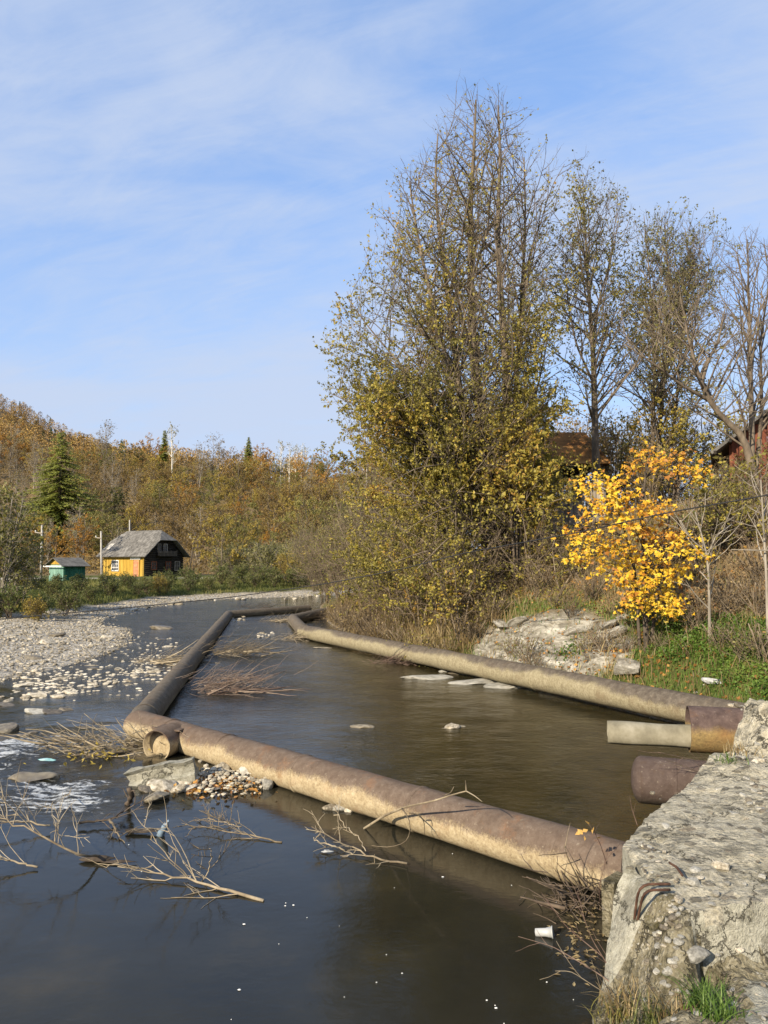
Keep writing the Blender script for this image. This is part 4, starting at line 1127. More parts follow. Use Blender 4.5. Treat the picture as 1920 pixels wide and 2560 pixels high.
# flat slab with a broken front edge
rough = .022 + .07 * sstep(.5, .3, Z0) * sstep(6.5, 5.5, PY) + .16 * sstep(.78, .95, Z0)
n_a = fb2(PX, PY, 2.2, 5, .55, 3.3)
n_b = fb2(PX, PY, 11, 4, .65, 5.1)
Z = Z0 + n_a * rough + n_b * (rough * .5 + .006)
pit = sstep(.12, .20, fb2(PX, PY, 4.3, 4, .6, 8.8)) * .018
Z -= pit
Z = np.where(ins, Z, Z)
round_ = (1 - sstep(0, .05, dE)) * .03
Z = Z - round_
top = Geo()
idx = -np.ones(PX.shape, int)
qi = ins[:-1, :-1] & ins[:-1, 1:] & ins[1:, 1:] & ins[1:, :-1]
i = np.arange(PX.size).reshape(PX.shape)
q = np.stack([i[:-1, :-1], i[:-1, 1:], i[1:, 1:], i[1:, :-1]], -1)[qi]
used = np.unique(q)
# pull the border vertices onto the outline so that the edge is not stair-stepped
ed = {}
for a, b in ((0, 1), (1, 2), (2, 3), (3, 0)):
    for u, v_ in q[:, [a, b]]:
        key = (min(u, v_), max(u, v_))
        ed[key] = ed.get(key, 0) + 1
bnd = [(u, v_) for (u, v_), c_ in ed.items() if c_ == 1]
bv = np.unique(np.array(bnd).ravel())
fx, fy, fz = PX.ravel().copy(), PY.ravel().copy(), Z.ravel().copy()
def snap(x, y):
    best, bp = 1e9, None
    pp = np.concatenate([poly, poly[:1]])
    for (x0, y0), (x1, y1) in zip(pp[:-1], pp[1:]):
        dx, dy = x1 - x0, y1 - y0
        t = min(1, max(0, ((x - x0) * dx + (y - y0) * dy) / (dx * dx + dy * dy)))
        qx, qy = x0 + t * dx, y0 + t * dy
        dd = (qx - x) ** 2 + (qy - y) ** 2
        if dd < best:
            best, bp = dd, (qx, qy)
    return bp
for b_ in bv:
    sx, sy = snap(fx[b_], fy[b_])
    jx = fb2(np.array([sx]), np.array([sy]), 5, 4, .6, 2.7)[0] * .05
    fx[b_], fy[b_] = sx + abs(jx) * .8, sy + jx * .3
remap = -np.ones(PX.size, int)
remap[used] = np.arange(len(used))
Vt = np.stack([fx[used], fy[used], fz[used]], 1)
pier = thing('concrete_pier', 'broken pale concrete pier at the lower right holding the pipe ends', 'pier', (2.5, 6.0, 0))
e1_, e2_ = Vt[remap[q][:, 1]] - Vt[remap[q][:, 0]], Vt[remap[q][:, 3]] - Vt[remap[q][:, 0]]
nn_ = np.cross(e1_, e2_); nn_ /= np.linalg.norm(nn_, axis=1, keepdims=True) + 1e-12
qc = Vt[remap[q]].mean(1)
qz = pier_z(qc[:, 0], qc[:, 1])
infront = qc[:, 1] < np.interp(qc[:, 0], FE[1:, 0], FE[1:, 1]) - .01
fface = infront & (qc[:, 0] > FE[3, 0] - .02) & (qz > .40)
fface |= infront & (qc[:, 0] < FE[1, 0] + .12) & (qc[:, 1] > FE[1, 1] - .40)
ledge = infront & ~fface
for nm_, mk_, mt_ in (('slab', ~infront, 'concrete_pier'), ('front_face', fface, 'concrete_smooth'), ('rubble_ledge', ledge, 'concrete_rubble')):
    qq = remap[q][mk_]
    us = np.unique(qq)
    rm = -np.ones(len(Vt), int); rm[us] = np.arange(len(us))
    part(nm_, Geo().add(Vt[us], rm[qq]), mt_, pier, nm_ != 'rubble_ledge')
# vertical sides: rows of vertices below each border vertex
gs = Geo()
hts = np.linspace(0, 1, 9)
bu = {v_: n for n, v_ in enumerate(bv)}
col_ = []
for h in hts:
    zz_ = fz[bv] * (1 - h) + (-.45) * h
    o = fbm(np.stack([fx[bv] * 2.5, fy[bv] * 2.5, zz_ * 2.5], 1), 4, .6)
    out = .03 * o * (h > 0) + .03 * h
    col_.append(np.stack([fx[bv] - out * .8 * np.sign(1), fy[bv] - out * .5, zz_], 1))
nb = len(bv)
fq = []
for u, v_ in bnd:
    a, b = bu[u], bu[v_]
    for r_ in range(8):
        fq.append((a + r_ * nb, b + r_ * nb, b + (r_ + 1) * nb, a + (r_ + 1) * nb))
gs.add(np.concatenate(col_), np.array(fq))
part('side_wall', gs, 'concrete_smooth', pier, True)
# stones set in the concrete
def stone_geo(seed, sub=2, flat=.55, ang=.35):
    r = np.random.default_rng(seed)
    t = (1 + 5 ** .5) / 2
    V = np.array([(-1, t, 0), (1, t, 0), (-1, -t, 0), (1, -t, 0), (0, -1, t), (0, 1, t), (0, -1, -t), (0, 1, -t), (t, 0, -1), (t, 0, 1), (-t, 0, -1), (-t, 0, 1)], float)
    F = np.array([(0, 11, 5), (0, 5, 1), (0, 1, 7), (0, 7, 10), (0, 10, 11), (1, 5, 9), (5, 11, 4), (11, 10, 2), (10, 7, 6), (7, 1, 8), (3, 9, 4), (3, 4, 2), (3, 2, 6), (3, 6, 8), (3, 8, 9), (4, 9, 5), (2, 4, 11), (6, 2, 10), (8, 6, 7), (9, 8, 1)])
    V /= np.linalg.norm(V, axis=1, keepdims=True)
    for _ in range(sub):
        mid = {}
        V = list(V)
        nf = []
        def m(a, b):
            k_ = (min(a, b), max(a, b))
            if k_ not in mid:
                p = V[a] + V[b]
                V.append(p / np.linalg.norm(p)); mid[k_] = len(V) - 1
            return mid[k_]
        for a, b, c in F:
            ab, bc, ca_ = m(a, b), m(b, c), m(c, a)
            nf += [(a, ab, ca_), (b, bc, ab), (c, ca_, bc), (ab, bc, ca_)]
        V, F = np.array(V), np.array(nf)
    V = np.array(V)
    for _ in range(9):                                   # chop facets
        n = r.normal(0, 1, 3); n /= np.linalg.norm(n)
        h = r.uniform(.5, .92)
        d = V @ n - h
        V = V - np.maximum(d, 0)[:, None] * n * (.6 + ang)
    V = V * (1 + .12 * fbm(V * 1.6 + seed, 3)[:, None])
    V = V * [1, r.uniform(.6, .95), flat * r.uniform(.75, 1.2)]
    return V, F
SG2 = [stone_geo(s_, 2) for s_ in range(8)]
SG1 = [stone_geo(s_ + 20, 1) for s_ in range(8)]
SG0 = [stone_geo(s_ + 40, 0) for s_ in range(6)]
SM2 = [build_mesh('stone', Geo().add(V, F), False) for V, F in SG2]
SM1 = [build_mesh('stone', Geo().add(V, F), False) for V, F in SG1]
def zat(px_, py_, it=14):
    z = .6
    for _ in range(it):
        p = onz(px_, py_, z)
        z = float(pier_z(np.array([p[0]]), np.array([p[1]]))[0])
    return np.array([p[0], p[1], z])
rng = random.Random(4)
PM = {}
def pm(i_, m):
    if (i_, m) not in PM:
        c_ = SM2[i_].copy(); c_.materials.append(MATS[m]); PM[(i_, m)] = c_
    return PM[(i_, m)]
spots = [(1180, 1530, .075), (1350, 1250, .06), (1020, 1010, .05), (1140, 1030, .06), (1420, 930, .055), (1190, 1270, .05), (1000, 1480, .03), (900, 1570, .03), (1180, 1340, .045), (890, 1880, .025), (1290, 1480, .03), (1390, 1160, .03)]
for _ in range(190):
    u = rng.random()
    if u < .45:
        spots.append((rng.uniform(860, 1100), rng.uniform(1420, 2150), rng.uniform(.008, .022)))
    elif u < .8:
        spots.append((rng.uniform(1000, 1629), rng.uniform(1780, 2200), rng.uniform(.010, .032)))
    else:
        spots.append((rng.uniform(900, 1629), rng.uniform(800, 1500), rng.uniform(.010, .026)))
for _ in range(70):
    spots.append((rng.uniform(1410, 1629), rng.uniform(270, 620), rng.uniform(.012, .045)))
for x, y, s_ in spots:
    p = zat(*C8(x, y))
    gz_ = p[2]
    o = link('stone', pm(rng.randrange(8), rng.choice(['stone_grey', 'stone_wet', 'stone_grey', 'stone_pale'])), None, pier)
    o.location = (p[0] - 2.5, p[1] - 6.0, gz_ + s_ * rng.uniform(-.35, .0))
    o.rotation_euler = (rng.uniform(-.3, .3), rng.uniform(-.3, .3), rng.uniform(0, 6.3))
    o.scale = (s_ * 1.25,) * 3
# reinforcement bars and the plate where the pipe enters
def c8z(x, y, z):
    return onz(*C8(x, y), z)
for dx in (0, 26):
    pts = [c8z(1045, 1362 + dx * 1.3, .73), c8z(905 + dx * .4, 1362 + dx * 1.4, .74), c8z(862 + dx, 1385 + dx * 1.2, .735), c8z(845 + dx, 1440 + dx, .66), c8z(820 + dx * .6, 1640, .40), c8z(780 + dx * .4, 1860, .08)]
    for p in pts: p[0] -= .012
    part('rebar', Geo().tubes(smooth_path(pts, 26), np.full(26, .0085), 8), 'rust_iron', pier, True)
part('rebar', Geo().tubes(smooth_path([c8z(1030, 1232, .76), c8z(1075, 1260, .78), c8z(1110, 1312, .75)], 10), np.full(10, .008), 8), 'rust_iron', pier, True)
d1 = (PA[1] - PA[0]) / np.linalg.norm(PA[1] - PA[0])
pe = c8z(668, 1400, .33)
part('wall_plate', Geo().box(pe + [0.06, .06, -.26], (.10, .24, .66), math.atan2(d1[1], d1[0])), 'concrete_rubble', pier)
# ------------------------------------------------------------------ yellow log house, hut, poles, road side
def gz1(x, y):
    return float(ground(np.array([x]), np.array([y]))[0])
HL, HW, EV, RH = 7.2, 6.2, 2.55, 3.15
hrz = math.radians(-30)
hx = np.array([math.cos(hrz), math.sin(hrz)]); hy = np.array([-math.sin(hrz), math.cos(hrz)])
hc = np.array([-28.6, 90.0]) - hx * HL / 2 + hy * HW / 2
house = thing('log_house', 'log house with yellow front, dark gable and grey half-hipped roof', 'house', (hc[0], hc[1], 1.0), rz=hrz)
def hpart(name, g, mat, parent=None, smooth=False):
    return link(name, build_mesh(name, g, smooth), mat, parent or house)
g = Geo()
for i_ in range(26):                                            # upright boards of the front
    w_ = HL / 26
    g.box((-HL / 2 + w_ * (i_ + .5), -HW / 2 + .03 + .012 * (i_ % 2), EV / 2), (w_ - .02, .06, EV), a=.3 + .4 * ((i_ * 7) % 5) / 4)
hpart('front_wall', g, 'paint_yellow')
g = Geo().box((0, 0, EV / 2), (HL - .30, HW - .30, EV - .04))
hpart('core_wall', g, 'log_dark')
def log_wall(x, y0, y1, z0, z1, along='y', slope=None):
    g = Geo()
    z = z0 + .12
    while z < z1:
        a, b = y0, y1
        if slope:
            c_ = slope(z)
            a, b = max(a, -c_), min(b, c_)
        if b - a > .3:
            P = [(x, a, z), (x, (a + b) / 2, z), (x, b, z)] if along == 'y' else [(a, x, z), ((a + b) / 2, x, z), (b, x, z)]
            g.tubes(np.array(P), np.full(3, .125), 8)
        z += .235
    return g
slope = lambda z: HW / 2 + .25 if z < EV else max(0, (HW / 2 + .1) * (1 - (z - EV) / RH))
hpart('gable_wall', log_wall(HL / 2 - .08, -HW / 2 - .1, HW / 2 + .1, 0, EV + RH * .66, 'y', slope), 'log_dark', None, True)
hpart('gable_wall', log_wall(-HL / 2 + .08, -HW / 2 + .12, HW / 2 - .1, 0, EV + RH * .66, 'y', slope), 'log_dark', None, True)
hpart('back_wall', log_wall(HW / 2 - .08, -HL / 2, HL / 2, 0, EV, 'x'), 'log_dark', None, True)
# roof
ov, hipf = .62, .62
ex, ey = HL / 2 + .75, HW / 2 + ov
ez = EV - .12
rz_ = EV + RH
hzh = ez + (rz_ - ez) * hipf
yh = ey * (1 - hipf)
rx = ex - 1.25
def slab(quads, th=.07):
    g = Geo()
    for Q in quads:
        Q = np.array(Q, float)
        n = np.cross(Q[1] - Q[0], Q[2] - Q[0]); n /= np.linalg.norm(n)
        if n[2] < 0:
            Q = Q[::-1]; n = -n
        m = len(Q)
        V = np.concatenate([Q, Q - n * th])
        sides = [[j, j + m, (j + 1) % m + m, (j + 1) % m] for j in range(m)]
        g.add(V, [np.arange(m)[None], (np.arange(m)[::-1] + m)[None], np.array(sides)], .5)
    return g
S, R_ = [(-ex, -ey, ez), (ex, -ey, ez), (ex, -yh, hzh), (rx, 0, rz_), (-rx, 0, rz_), (-ex, -yh, hzh)], None
N_ = [(x, -y, z) for x, y, z in S]
roof = hpart('roof', slab([S, N_, [(ex, -yh, hzh), (ex, yh, hzh), (rx, 0, rz_)], [(-ex, -yh, hzh), (-rx, 0, rz_), (-ex, yh, hzh)]]), 'roof_slate')
g = Geo()                                                       # slate courses on the front slope, proud of the deck
rs = random.Random(3)
sv = np.array([0, ey, rz_ - ez]); sl_ = np.linalg.norm(sv); sv /= sl_
sn = np.array([0, -sv[2], sv[1]])
nc, nr_ = 17, 9
for r_ in range(nr_):
    for c_ in range(nc):
        u0 = -ex + 2 * ex * (c_ + (.5 if r_ % 2 else 0)) / nc
        h = sl_ * (r_ + .5) / nr_
        zz_ = ez + sv[2] * h
        lim = ex - 1.25 * max(0, (zz_ - hzh) / (rz_ - hzh)) - .25
        if abs(u0 + ex / nc) > lim:
            continue
        p = np.array([u0 + ex / nc, -ey, ez]) + sv * h + sn * (.018 + rs.uniform(0, .015))
        g.box(p, (2 * ex / nc - .03, sl_ / nr_ * 1.04, .02), ax=np.array([[1, 0, 0], sv, sn]), a=rs.uniform(.1, .9))
link('slates', build_mesh('slates', g), 'roof_slate', roof)
o = hpart('roof_patch', Geo().box(np.array([-ex + 1.0, -ey, ez]) + sv * 1.9 + sn * .06, (.75, 1.1, .03), ax=np.array([[1, 0, 0], sv, sn])), 'concrete_pole', roof)
# windows and doors: frame, panes, bars
def window(loc, w_, h, axis_, frame, cols=3, rows=2, name='window'):
    nrm = np.array([0, -1, 0]) if axis_ == 'y' else np.array([1, 0, 0])
    tg = np.array([1, 0, 0]) if axis_ == 'y' else np.array([0, 1, 0])
    loc = np.array(loc, float)
    def bx(g, du, dz, sw, sh, dn_, th):
        s3 = np.abs(tg) * sw + np.abs(nrm) * th + np.array([0, 0, sh])
        g.box(loc + tg * du + np.array([0, 0, dz]) + nrm * dn_, s3)
    g = Geo(); bx(g, 0, 0, w_, h, .02, .02)
    wn = hpart(name, g, 'glass_dark')
    g = Geo()
    t = .09
    bx(g, -w_ / 2, 0, t, h + t, .045, .06); bx(g, w_ / 2, 0, t, h + t, .045, .06); bx(g, 0, h / 2, w_ - t, t, .045, .055); bx(g, 0, -h / 2, w_ - t, t, .045, .055)
    for c_ in range(1, cols):
        bx(g, -w_ / 2 + w_ * c_ / cols, 0, .055, h - t, .04, .04)
    for r_ in range(1, rows):
        bx(g, 0, -h / 2 + h * r_ / rows, w_ - t, .05, .04, .035)
    link('frame', build_mesh('frame', g), frame, wn)
    return wn
window((-HL / 2 + 2.2, -HW / 2 - .02, 1.35), 1.15, 1.25, 'y', 'paint_white', 3, 3)
g = Geo().box((HL / 2 - 1.35, -HW / 2 - .035, 1.0), (.95, .06, 2.0))
door = hpart('door', g, 'paint_door')
link('door_frame', build_mesh('door_frame', Geo().box((HL / 2 - 1.86, -HW / 2 - .05, 1.03), (.10, .09, 2.1)).box((HL / 2 - .84, -HW / 2 - .05, 1.03), (.10, .09, 2.1))), 'paint_yellow', door)
link('door_panel', build_mesh('door_panel', Geo().box((HL / 2 - 1.35, -HW / 2 - .075, .55), (.6, .03, .7)).box((HL / 2 - 1.35, -HW / 2 - .075, 1.45), (.6, .03, .75))), 'paint_door', door)
hpart('sign_board', Geo().box((HL / 2 - 1.5, -HW / 2 - .08, 2.27), (1.75, .05, .34)), 'paint_white')
for yy_, z_, w_, h_ in ((-1.7, 1.35, .8, .95), (.6, 1.35, .8, .95), (2.1, 1.3, .8, 1.1)):
    window((HL / 2 + .06, yy_, z_), w_, h_, 'x', 'paint_red' if yy_ < 1 else 'plank_weathered', 2, 2)
for yy_, w_ in ((-.9, .5), (.1, .55)):
    window((HL / 2 + .06, yy_, EV + .95), w_, 1.0, 'x', 'plank_weathered', 2, 1)
g = Geo()
for k_ in range(4):
    g.box((HL / 2 + .55, .1, EV + .06 + .15 * k_), (.05, 3.0, .11))
for yy_ in (-1.4, -.4, .6, 1.6):
    g.box((HL / 2 + .50, yy_, EV + .32), (.06, .08, .75))
bal = hpart('balcony', Geo().box((HL / 2 + .30, .1, EV - .03), (.55, 3.0, .08)), 'log_dark')
link('railing', build_mesh('railing', g), 'bark_dark', bal)
hpart('downpipe', Geo().tubes(np.array([(HL / 2 - .02, -HW / 2 - .12, 2.4), (HL / 2 - .02, -HW / 2 - .12, .1)]), np.full(2, .05), 8), 'paint_yellow')

# green hut
hb = atd(167, 1456, 64)
hut = thing('garden_hut', 'small green plank hut with yellow gable and grey roof beside the road', 'hut', (hb[0], hb[1], gz1(hb[0], hb[1]) - .02), rz=math.radians(-38))
w_, l_, h_ = 1.9, 2.3, 1.55
def tpart(name, g, mat, parent, smooth=False):
    return link(name, build_mesh(name, g, smooth), mat, parent)
def boards(n, c0, c1, z0, z1, th):
    g = Geo()
    c0, c1 = np.array(c0, float), np.array(c1, float)
    for i_ in range(n):
        a, b = c0 + (c1 - c0) * (i_ + .04) / n, c0 + (c1 - c0) * (i_ + .96) / n
        m = (a + b) / 2
        sx_ = np.abs(b - a)
        g.box((m[0], m[1], (z0 + z1) / 2), (max(sx_[0], th), max(sx_[1], th), z1 - z0))
    return g
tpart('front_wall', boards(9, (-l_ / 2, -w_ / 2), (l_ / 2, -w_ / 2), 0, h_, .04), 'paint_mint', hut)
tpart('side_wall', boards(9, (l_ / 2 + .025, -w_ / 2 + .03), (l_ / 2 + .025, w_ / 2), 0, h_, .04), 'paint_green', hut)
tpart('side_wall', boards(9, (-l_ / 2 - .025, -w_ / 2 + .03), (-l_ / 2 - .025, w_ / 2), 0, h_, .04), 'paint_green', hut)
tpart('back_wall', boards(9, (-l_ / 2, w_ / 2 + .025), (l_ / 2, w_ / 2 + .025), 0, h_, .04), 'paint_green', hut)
g = Geo()
V = np.array([(-l_ / 2, -w_ / 2 - .08, h_), (l_ / 2, -w_ / 2 - .08, h_), (0, -w_ / 2 - .08, h_ + .52), (-l_ / 2, -w_ / 2 - .02, h_), (l_ / 2, -w_ / 2 - .02, h_), (0, -w_ / 2 - .02, h_ + .52)])
g.add(V, [np.array([[0, 1, 2], [5, 4, 3]]), np.array([[0, 3, 4, 1], [1, 4, 5, 2], [2, 5, 3, 0]])])
tpart('gable', g, 'paint_yellow', hut)
rf = tpart('roof', slab([[(-l_ / 2 - .4, -w_ / 2 - .35, h_ - .14), (-l_ / 2 - .4, w_ / 2 + .3, h_ - .14), (0, w_ / 2 + .3, h_ + .56), (0, -w_ / 2 - .35, h_ + .56)],
                         [(l_ / 2 + .4, -w_ / 2 - .35, h_ - .14), (l_ / 2 + .4, w_ / 2 + .3, h_ - .14), (0, w_ / 2 + .3, h_ + .58), (0, -w_ / 2 - .35, h_ + .58)]], .05), 'roof_slate', hut)
g = Geo()
for i_ in range(14):
    g.box((-l_ / 2 - .3 + (l_ + .6) * (i_ + .5) / 14, -w_ / 2 - .37, h_ - .16 - .0), ((l_ + .6) / 15, .03, .11))
tpart('trim', g, 'paint_white', rf)

def pole(base, d, top, label, mat='concrete_pole', r=.11, arm=True, name='utility_pole', lean=None):
    b = atd(base[0], base[1], d)
    b[2] = gz1(b[0], b[1]) - .05
    t_ = atd(top[0], top[1], d)
    if lean is None:
        t_[0] = b[0] + (t_[0] - b[0])
    th = thing(name, label, 'pole', b)
    part('post', Geo().tubes(np.array([b, (b + t_) / 2, t_]), np.array([r, r * .85, r * .7]), 10), mat, th, True)
    if arm:
        c = b * .14 + t_ * .86
        part('crossarm', Geo().bar(c + [-.55, -.12, .05], c + [.12, -.12, -.05], .07, .09), 'plank_weathered', th)
        part('insulator', Geo().tubes(np.array([c + [-.5, -.12, .08], c + [-.5, -.12, .22]]), np.full(2, .05), 8), 'paint_white', th, True)
    return th
pole((102, 1459), 66, (105, 1312), 'pale concrete pole left of the green hut')
pole((254, 1446), 80, (252.5, 1328), 'pale concrete pole between the green hut and the yellow house')
pole((324, 1440), 101, (324, 1300), 'pale pole top rising behind the house roof', arm=False)
pole((472, 1420), 93, (488, 1330), 'dark leaning wooden pole right of the house', 'bark_dark', .09)

# ------------------------------------------------------------------ hillside wood
def proto(kind, seed, h, w, leaf, bark, nleaf, lsize, nst=1, nprim=2.4, sec=1.7, tw=3.0, twl=.6, el=(15, 55), zb=.12, shape='oval', rt=.012, up=.25, spread=.22, r0=None, dens=1.0, start=.2, lmax=None):
    rng_ = random.Random(seed)
    st = []
    for i_ in range(nst):
        a = rng_.uniform(0, 6.28)
        sp_ = spread * h * (i_ > 0 or nst > 2)
        hh_ = h * (1 if i_ == 0 else rng_.uniform(.7, .95))
        st.append(([(0.04 * i_, 0, 0), (math.cos(a) * sp_ * .35, math.sin(a) * sp_ * .35, hh_ * .4), (math.cos(a) * sp_ + rng_.uniform(-.2, .2), math.sin(a) * sp_ + rng_.uniform(-.2, .2), hh_)], (r0 or .016 * h) * (1 if nst == 1 else .7), .015))
    L = grow(seed, st, plain_env(0, 0, h * zb, h * 1.02, w, shape), nprim, el, lmax or w, sec, tw, twl, start, rk=1.4)
    a, b = wood_geo(*L, k=(6, 4, 3, 3), rt=rt)
    res = [('trunk', build_mesh('trunk', a, True), bark), ('branches', build_mesh('branches', b, True), bark)]
    if nleaf:
        r = np.random.default_rng(seed)
        Q = leaf_points(r, L[2], L[3], nleaf, (lambda Q: np.clip(dens + fbm(Q * .8, 2) * .8, .05, 1.2)))
        Q = Q + r.normal(0, .06, Q.shape)
        g = Geo()
        V, F = leaves(r, Q, lsize, up, ratio=.75)
        g.add(V, F, leaf_tint(r, Q, .7, .5, .5, .35))
        res.append(('crown', build_mesh('crown', g), leaf))
    for n_, m_, t_ in res:
        m_.materials.append(MATS[t_])
    return res

def spruce_proto(seed, h, w):
    r = np.random.default_rng(seed)
    tr = Geo().tubes(np.array([(0, 0, 0), (0, 0, h * .5), (0, 0, h)]), np.array([.02 * h, .012 * h, .01]), 7)
    br, ndl = Geo(), Geo()
    zs = np.linspace(.03 * h, h * .985, 58)
    for z in zs:
        t = z / h
        R = w * (1 - t) ** .8 * (.92 + .2 * r.random()) + .08
        nb = max(5, int(13 * (1 - t) + 5))
        for q in range(nb):
            a = r.uniform(0, 6.28)
            L = R * r.uniform(.7, 1.08)
            s = np.linspace(0, 1, 5)
            P = np.stack([np.cos(a) * L * s, np.sin(a) * L * s, z + L * (.10 * s - .45 * s ** 2 + .22 * s ** 4)], 1)
            br.tubes(P, np.linspace(.02, .006, 5), 3, cap=False)
            n = int(8 + 20 * L)
            u = r.uniform(.12, 1, n)
            Q = np.stack([np.interp(u, s, P[:, k_]) for k_ in range(3)], 1)
            side = np.array([-math.sin(a), math.cos(a), 0])
            sg = r.choice([-1, 1], n)[:, None]
            dirv = side * sg * .7 + np.array([math.cos(a), math.sin(a), -.35]) * .8 + r.normal(0, .25, (n, 3))
            dirv /= np.linalg.norm(dirv, axis=1, keepdims=True)
            ln = (.40 * (1 - u * .4) * (.6 + .5 * L / w))[:, None] * r.uniform(.7, 1.3, (n, 1))
            wd = np.cross(dirv, [0, 0, 1.0]) + r.normal(0, .2, (n, 3))
            wd /= np.linalg.norm(wd, axis=1, keepdims=True)
            V = np.stack([Q, Q + dirv * ln * .5 + wd * ln * .22, Q + dirv * ln, Q + dirv * ln * .5 - wd * ln * .22], 1).reshape(-1, 3)
            i_ = np.arange(n) * 4
            ndl.add(V, np.stack([i_, i_ + 1, i_ + 2, i_ + 3], 1), np.clip(r.normal(.5, .25, n) + .15 * (u - .5), 0, 1))
    res = [('trunk', build_mesh('trunk', tr, True), 'bark'), ('branches', build_mesh('branches', br), 'bark'), ('crown', build_mesh('crown', ndl), 'leaf_spruce')]
    for n_, m_, t_ in res:
        m_.materials.append(MATS[t_])
    return res

def plant(res, name, label, cat, x, y, sc=1.0, group=None, z=None, rz=None, rng_=random, tilt=0.0, sz=None):
    zz_ = (gz1(x, y) if z is None else z) - .08 * sc
    t = thing(name, label, cat, (x, y, zz_), group, rz if rz is not None else rng_.uniform(0, 6.28))
    t.scale = (sc, sc, sc * (sz or 1.0))
    if tilt:
        t.rotation_euler[0] = rng_.uniform(-tilt, tilt); t.rotation_euler[1] = rng_.uniform(-tilt, tilt)
    for n_, me, _ in res:
        link(n_, me, None, t)
    return t

K = {}
K['brown'] = [proto('b', s_, 6.6, 2.9, 'leaf_brown', 'bark', 28, .125, 2) for s_ in (101, 102, 103)]
K['orange'] = [proto('o', s_, 6.2, 2.7, 'leaf_orange', 'bark', 30, .125, 1) for s_ in (111, 112)]
K['gold'] = [proto('g', s_, 6.2, 2.7, 'leaf_gold', 'bark', 28, .125, 2) for s_ in (121, 122)]
K['olive'] = [proto('l', s_, 6.2, 2.8, 'leaf_olive', 'bark', 28, .125, 2) for s_ in (131, 132)]
K['bare'] = [proto('x', s_, 7.5, 1.9, 'leaf_brown', 'bark_grey', 2, .16, 2, nprim=3, sec=2.4, tw=4.5, twl=.7, el=(35, 70), rt=.013) for s_ in (141, 142)]
K['birch'] = [proto('w', s_, 9.0, 1.5, 'leaf_pale', 'bark_birch', 3, .2, 1, nprim=2.4, sec=2, tw=4, el=(35, 70), zb=.35, start=.35, rt=.012, dens=.6) for s_ in (151, 152)]
LAB = {'brown': ('autumn_tree', 'brown-leaved tree in the wood on the hillside'), 'orange': ('autumn_tree', 'orange-leaved tree in the wood on the hillside'),
       'gold': ('autumn_tree', 'golden-leaved tree in the wood on the hillside'), 'olive': ('autumn_tree', 'olive-green tree in the wood on the hillside'),
       'bare': ('bare_tree', 'grey half-bare tree in the wood on the hillside')}
rng = random.Random(77)
def hill_y0(x):
    return 104 - 20 * float(sstep(-22, 0, x)) + 6 * float(sstep(-40, -70, x))
cand = []
tries = 0
while len(cand) < 262 and tries < 20000:
    tries += 1
    y = 86 + 125 * rng.random() ** 1.15
    x = y * rng.uniform(-.565, .03)
    if y < hill_y0(x) + 1 + 3 * rng.random():
        continue
    if any((x - a) ** 2 + (y - b) ** 2 < (2.6 + .006 * y) ** 2 for a, b in cand):
        continue
    pxx = 960 + FPX * x / y
    if (abs(pxx - 146) < 52 and 112 < y < 133) or (abs(pxx - 140) < 30 and y < 105) or (abs(pxx - 210) < 30 and y < 109):
        continue
    cand.append((x, y))
for x, y in cand:
    u = vnoise(np.array([[x * .05, y * .05, 3.3]]))[0] + rng.uniform(-.33, .33)
    kind = 'bare' if u < .20 else 'brown' if u < .42 else 'olive' if u < .58 else 'gold' if u < .76 else 'orange'
    if y < hill_y0(x) + 14 and rng.random() < .5:
        kind = rng.choice(['bare', 'olive', 'brown'])
    n_, l_b = LAB[kind]
    sc_ = rng.uniform(.8, 1.5) * (1.05 if y > 150 else .95)
    plant(rng.choice(K[kind]), n_, l_b, 'tree', x, y, sc_, kind + ' trees in the hillside wood', rng_=rng, sz=rng.uniform(.85, 1.15))
def px_tree(kind, i_, px_, d, top_y, name, label, cat='tree', base=None):
    """a tree standing on the ground at picture column px_, distance d, scaled so its tip is at row top_y."""
    x = (px_ - 960) / FPX * d
    z0 = gz1(x, d)
    zt = atd(px_, top_y, d)[2]
    res = K[kind][i_]
    h0 = max(v.co.z for v in res[1][1].vertices)
    if kind != 'spruce' or i_ == 1:
        best = min(np.arange(d - 20, d + 50, 3), key=lambda q: abs((atd(px_, top_y, q)[2] - gz1((px_ - 960) / FPX * q, q)) / h0 - 1.15))
        d = float(best); x = (px_ - 960) / FPX * d; z0 = gz1(x, d); zt = atd(px_, top_y, d)[2]
    return plant(res, name, label, cat, x, d, (zt - z0) / h0, rng_=rng)
K['spruce'] = [spruce_proto(161, 10, 4.6), spruce_proto(162, 9, 1.9)]
px_tree('spruce', 0, 146, 132, 1078, 'spruce_tree', 'large dark green spruce on the lower hillside above the green hut')
px_tree('orange', 0, 368, 172, 1078, 'autumn_tree', 'rounded rust-orange tree on the ridge above the house')
px_tree('orange', 1, 20, 130, 1052, 'autumn_tree', 'bright orange tree on the hillside at the left edge')
px_tree('bare', 0, 262, 150, 1045, 'bare_tree', 'tall dark tree breaking the skyline left of the rust-orange tree')
px_tree('spruce', 1, 407, 178, 1075, 'spruce_tree', 'narrow spruce on the ridge right of the rust-orange tree')
px_tree('birch', 0, 427, 172, 1052, 'birch_tree', 'tall bare pale tree on the ridge next to the narrow spruce')
px_tree('bare', 1, 530, 182, 1078, 'bare_tree', 'pale leafless tree alone on the middle of the ridge')
px_tree('spruce', 1, 619, 186, 1092, 'spruce_tree', 'pointed green spruce on the ridge, rightmost of the spruces')
px_tree('orange', 0, 650, 180, 1105, 'autumn_tree', 'orange tree on the ridge right of the pointed spruce')
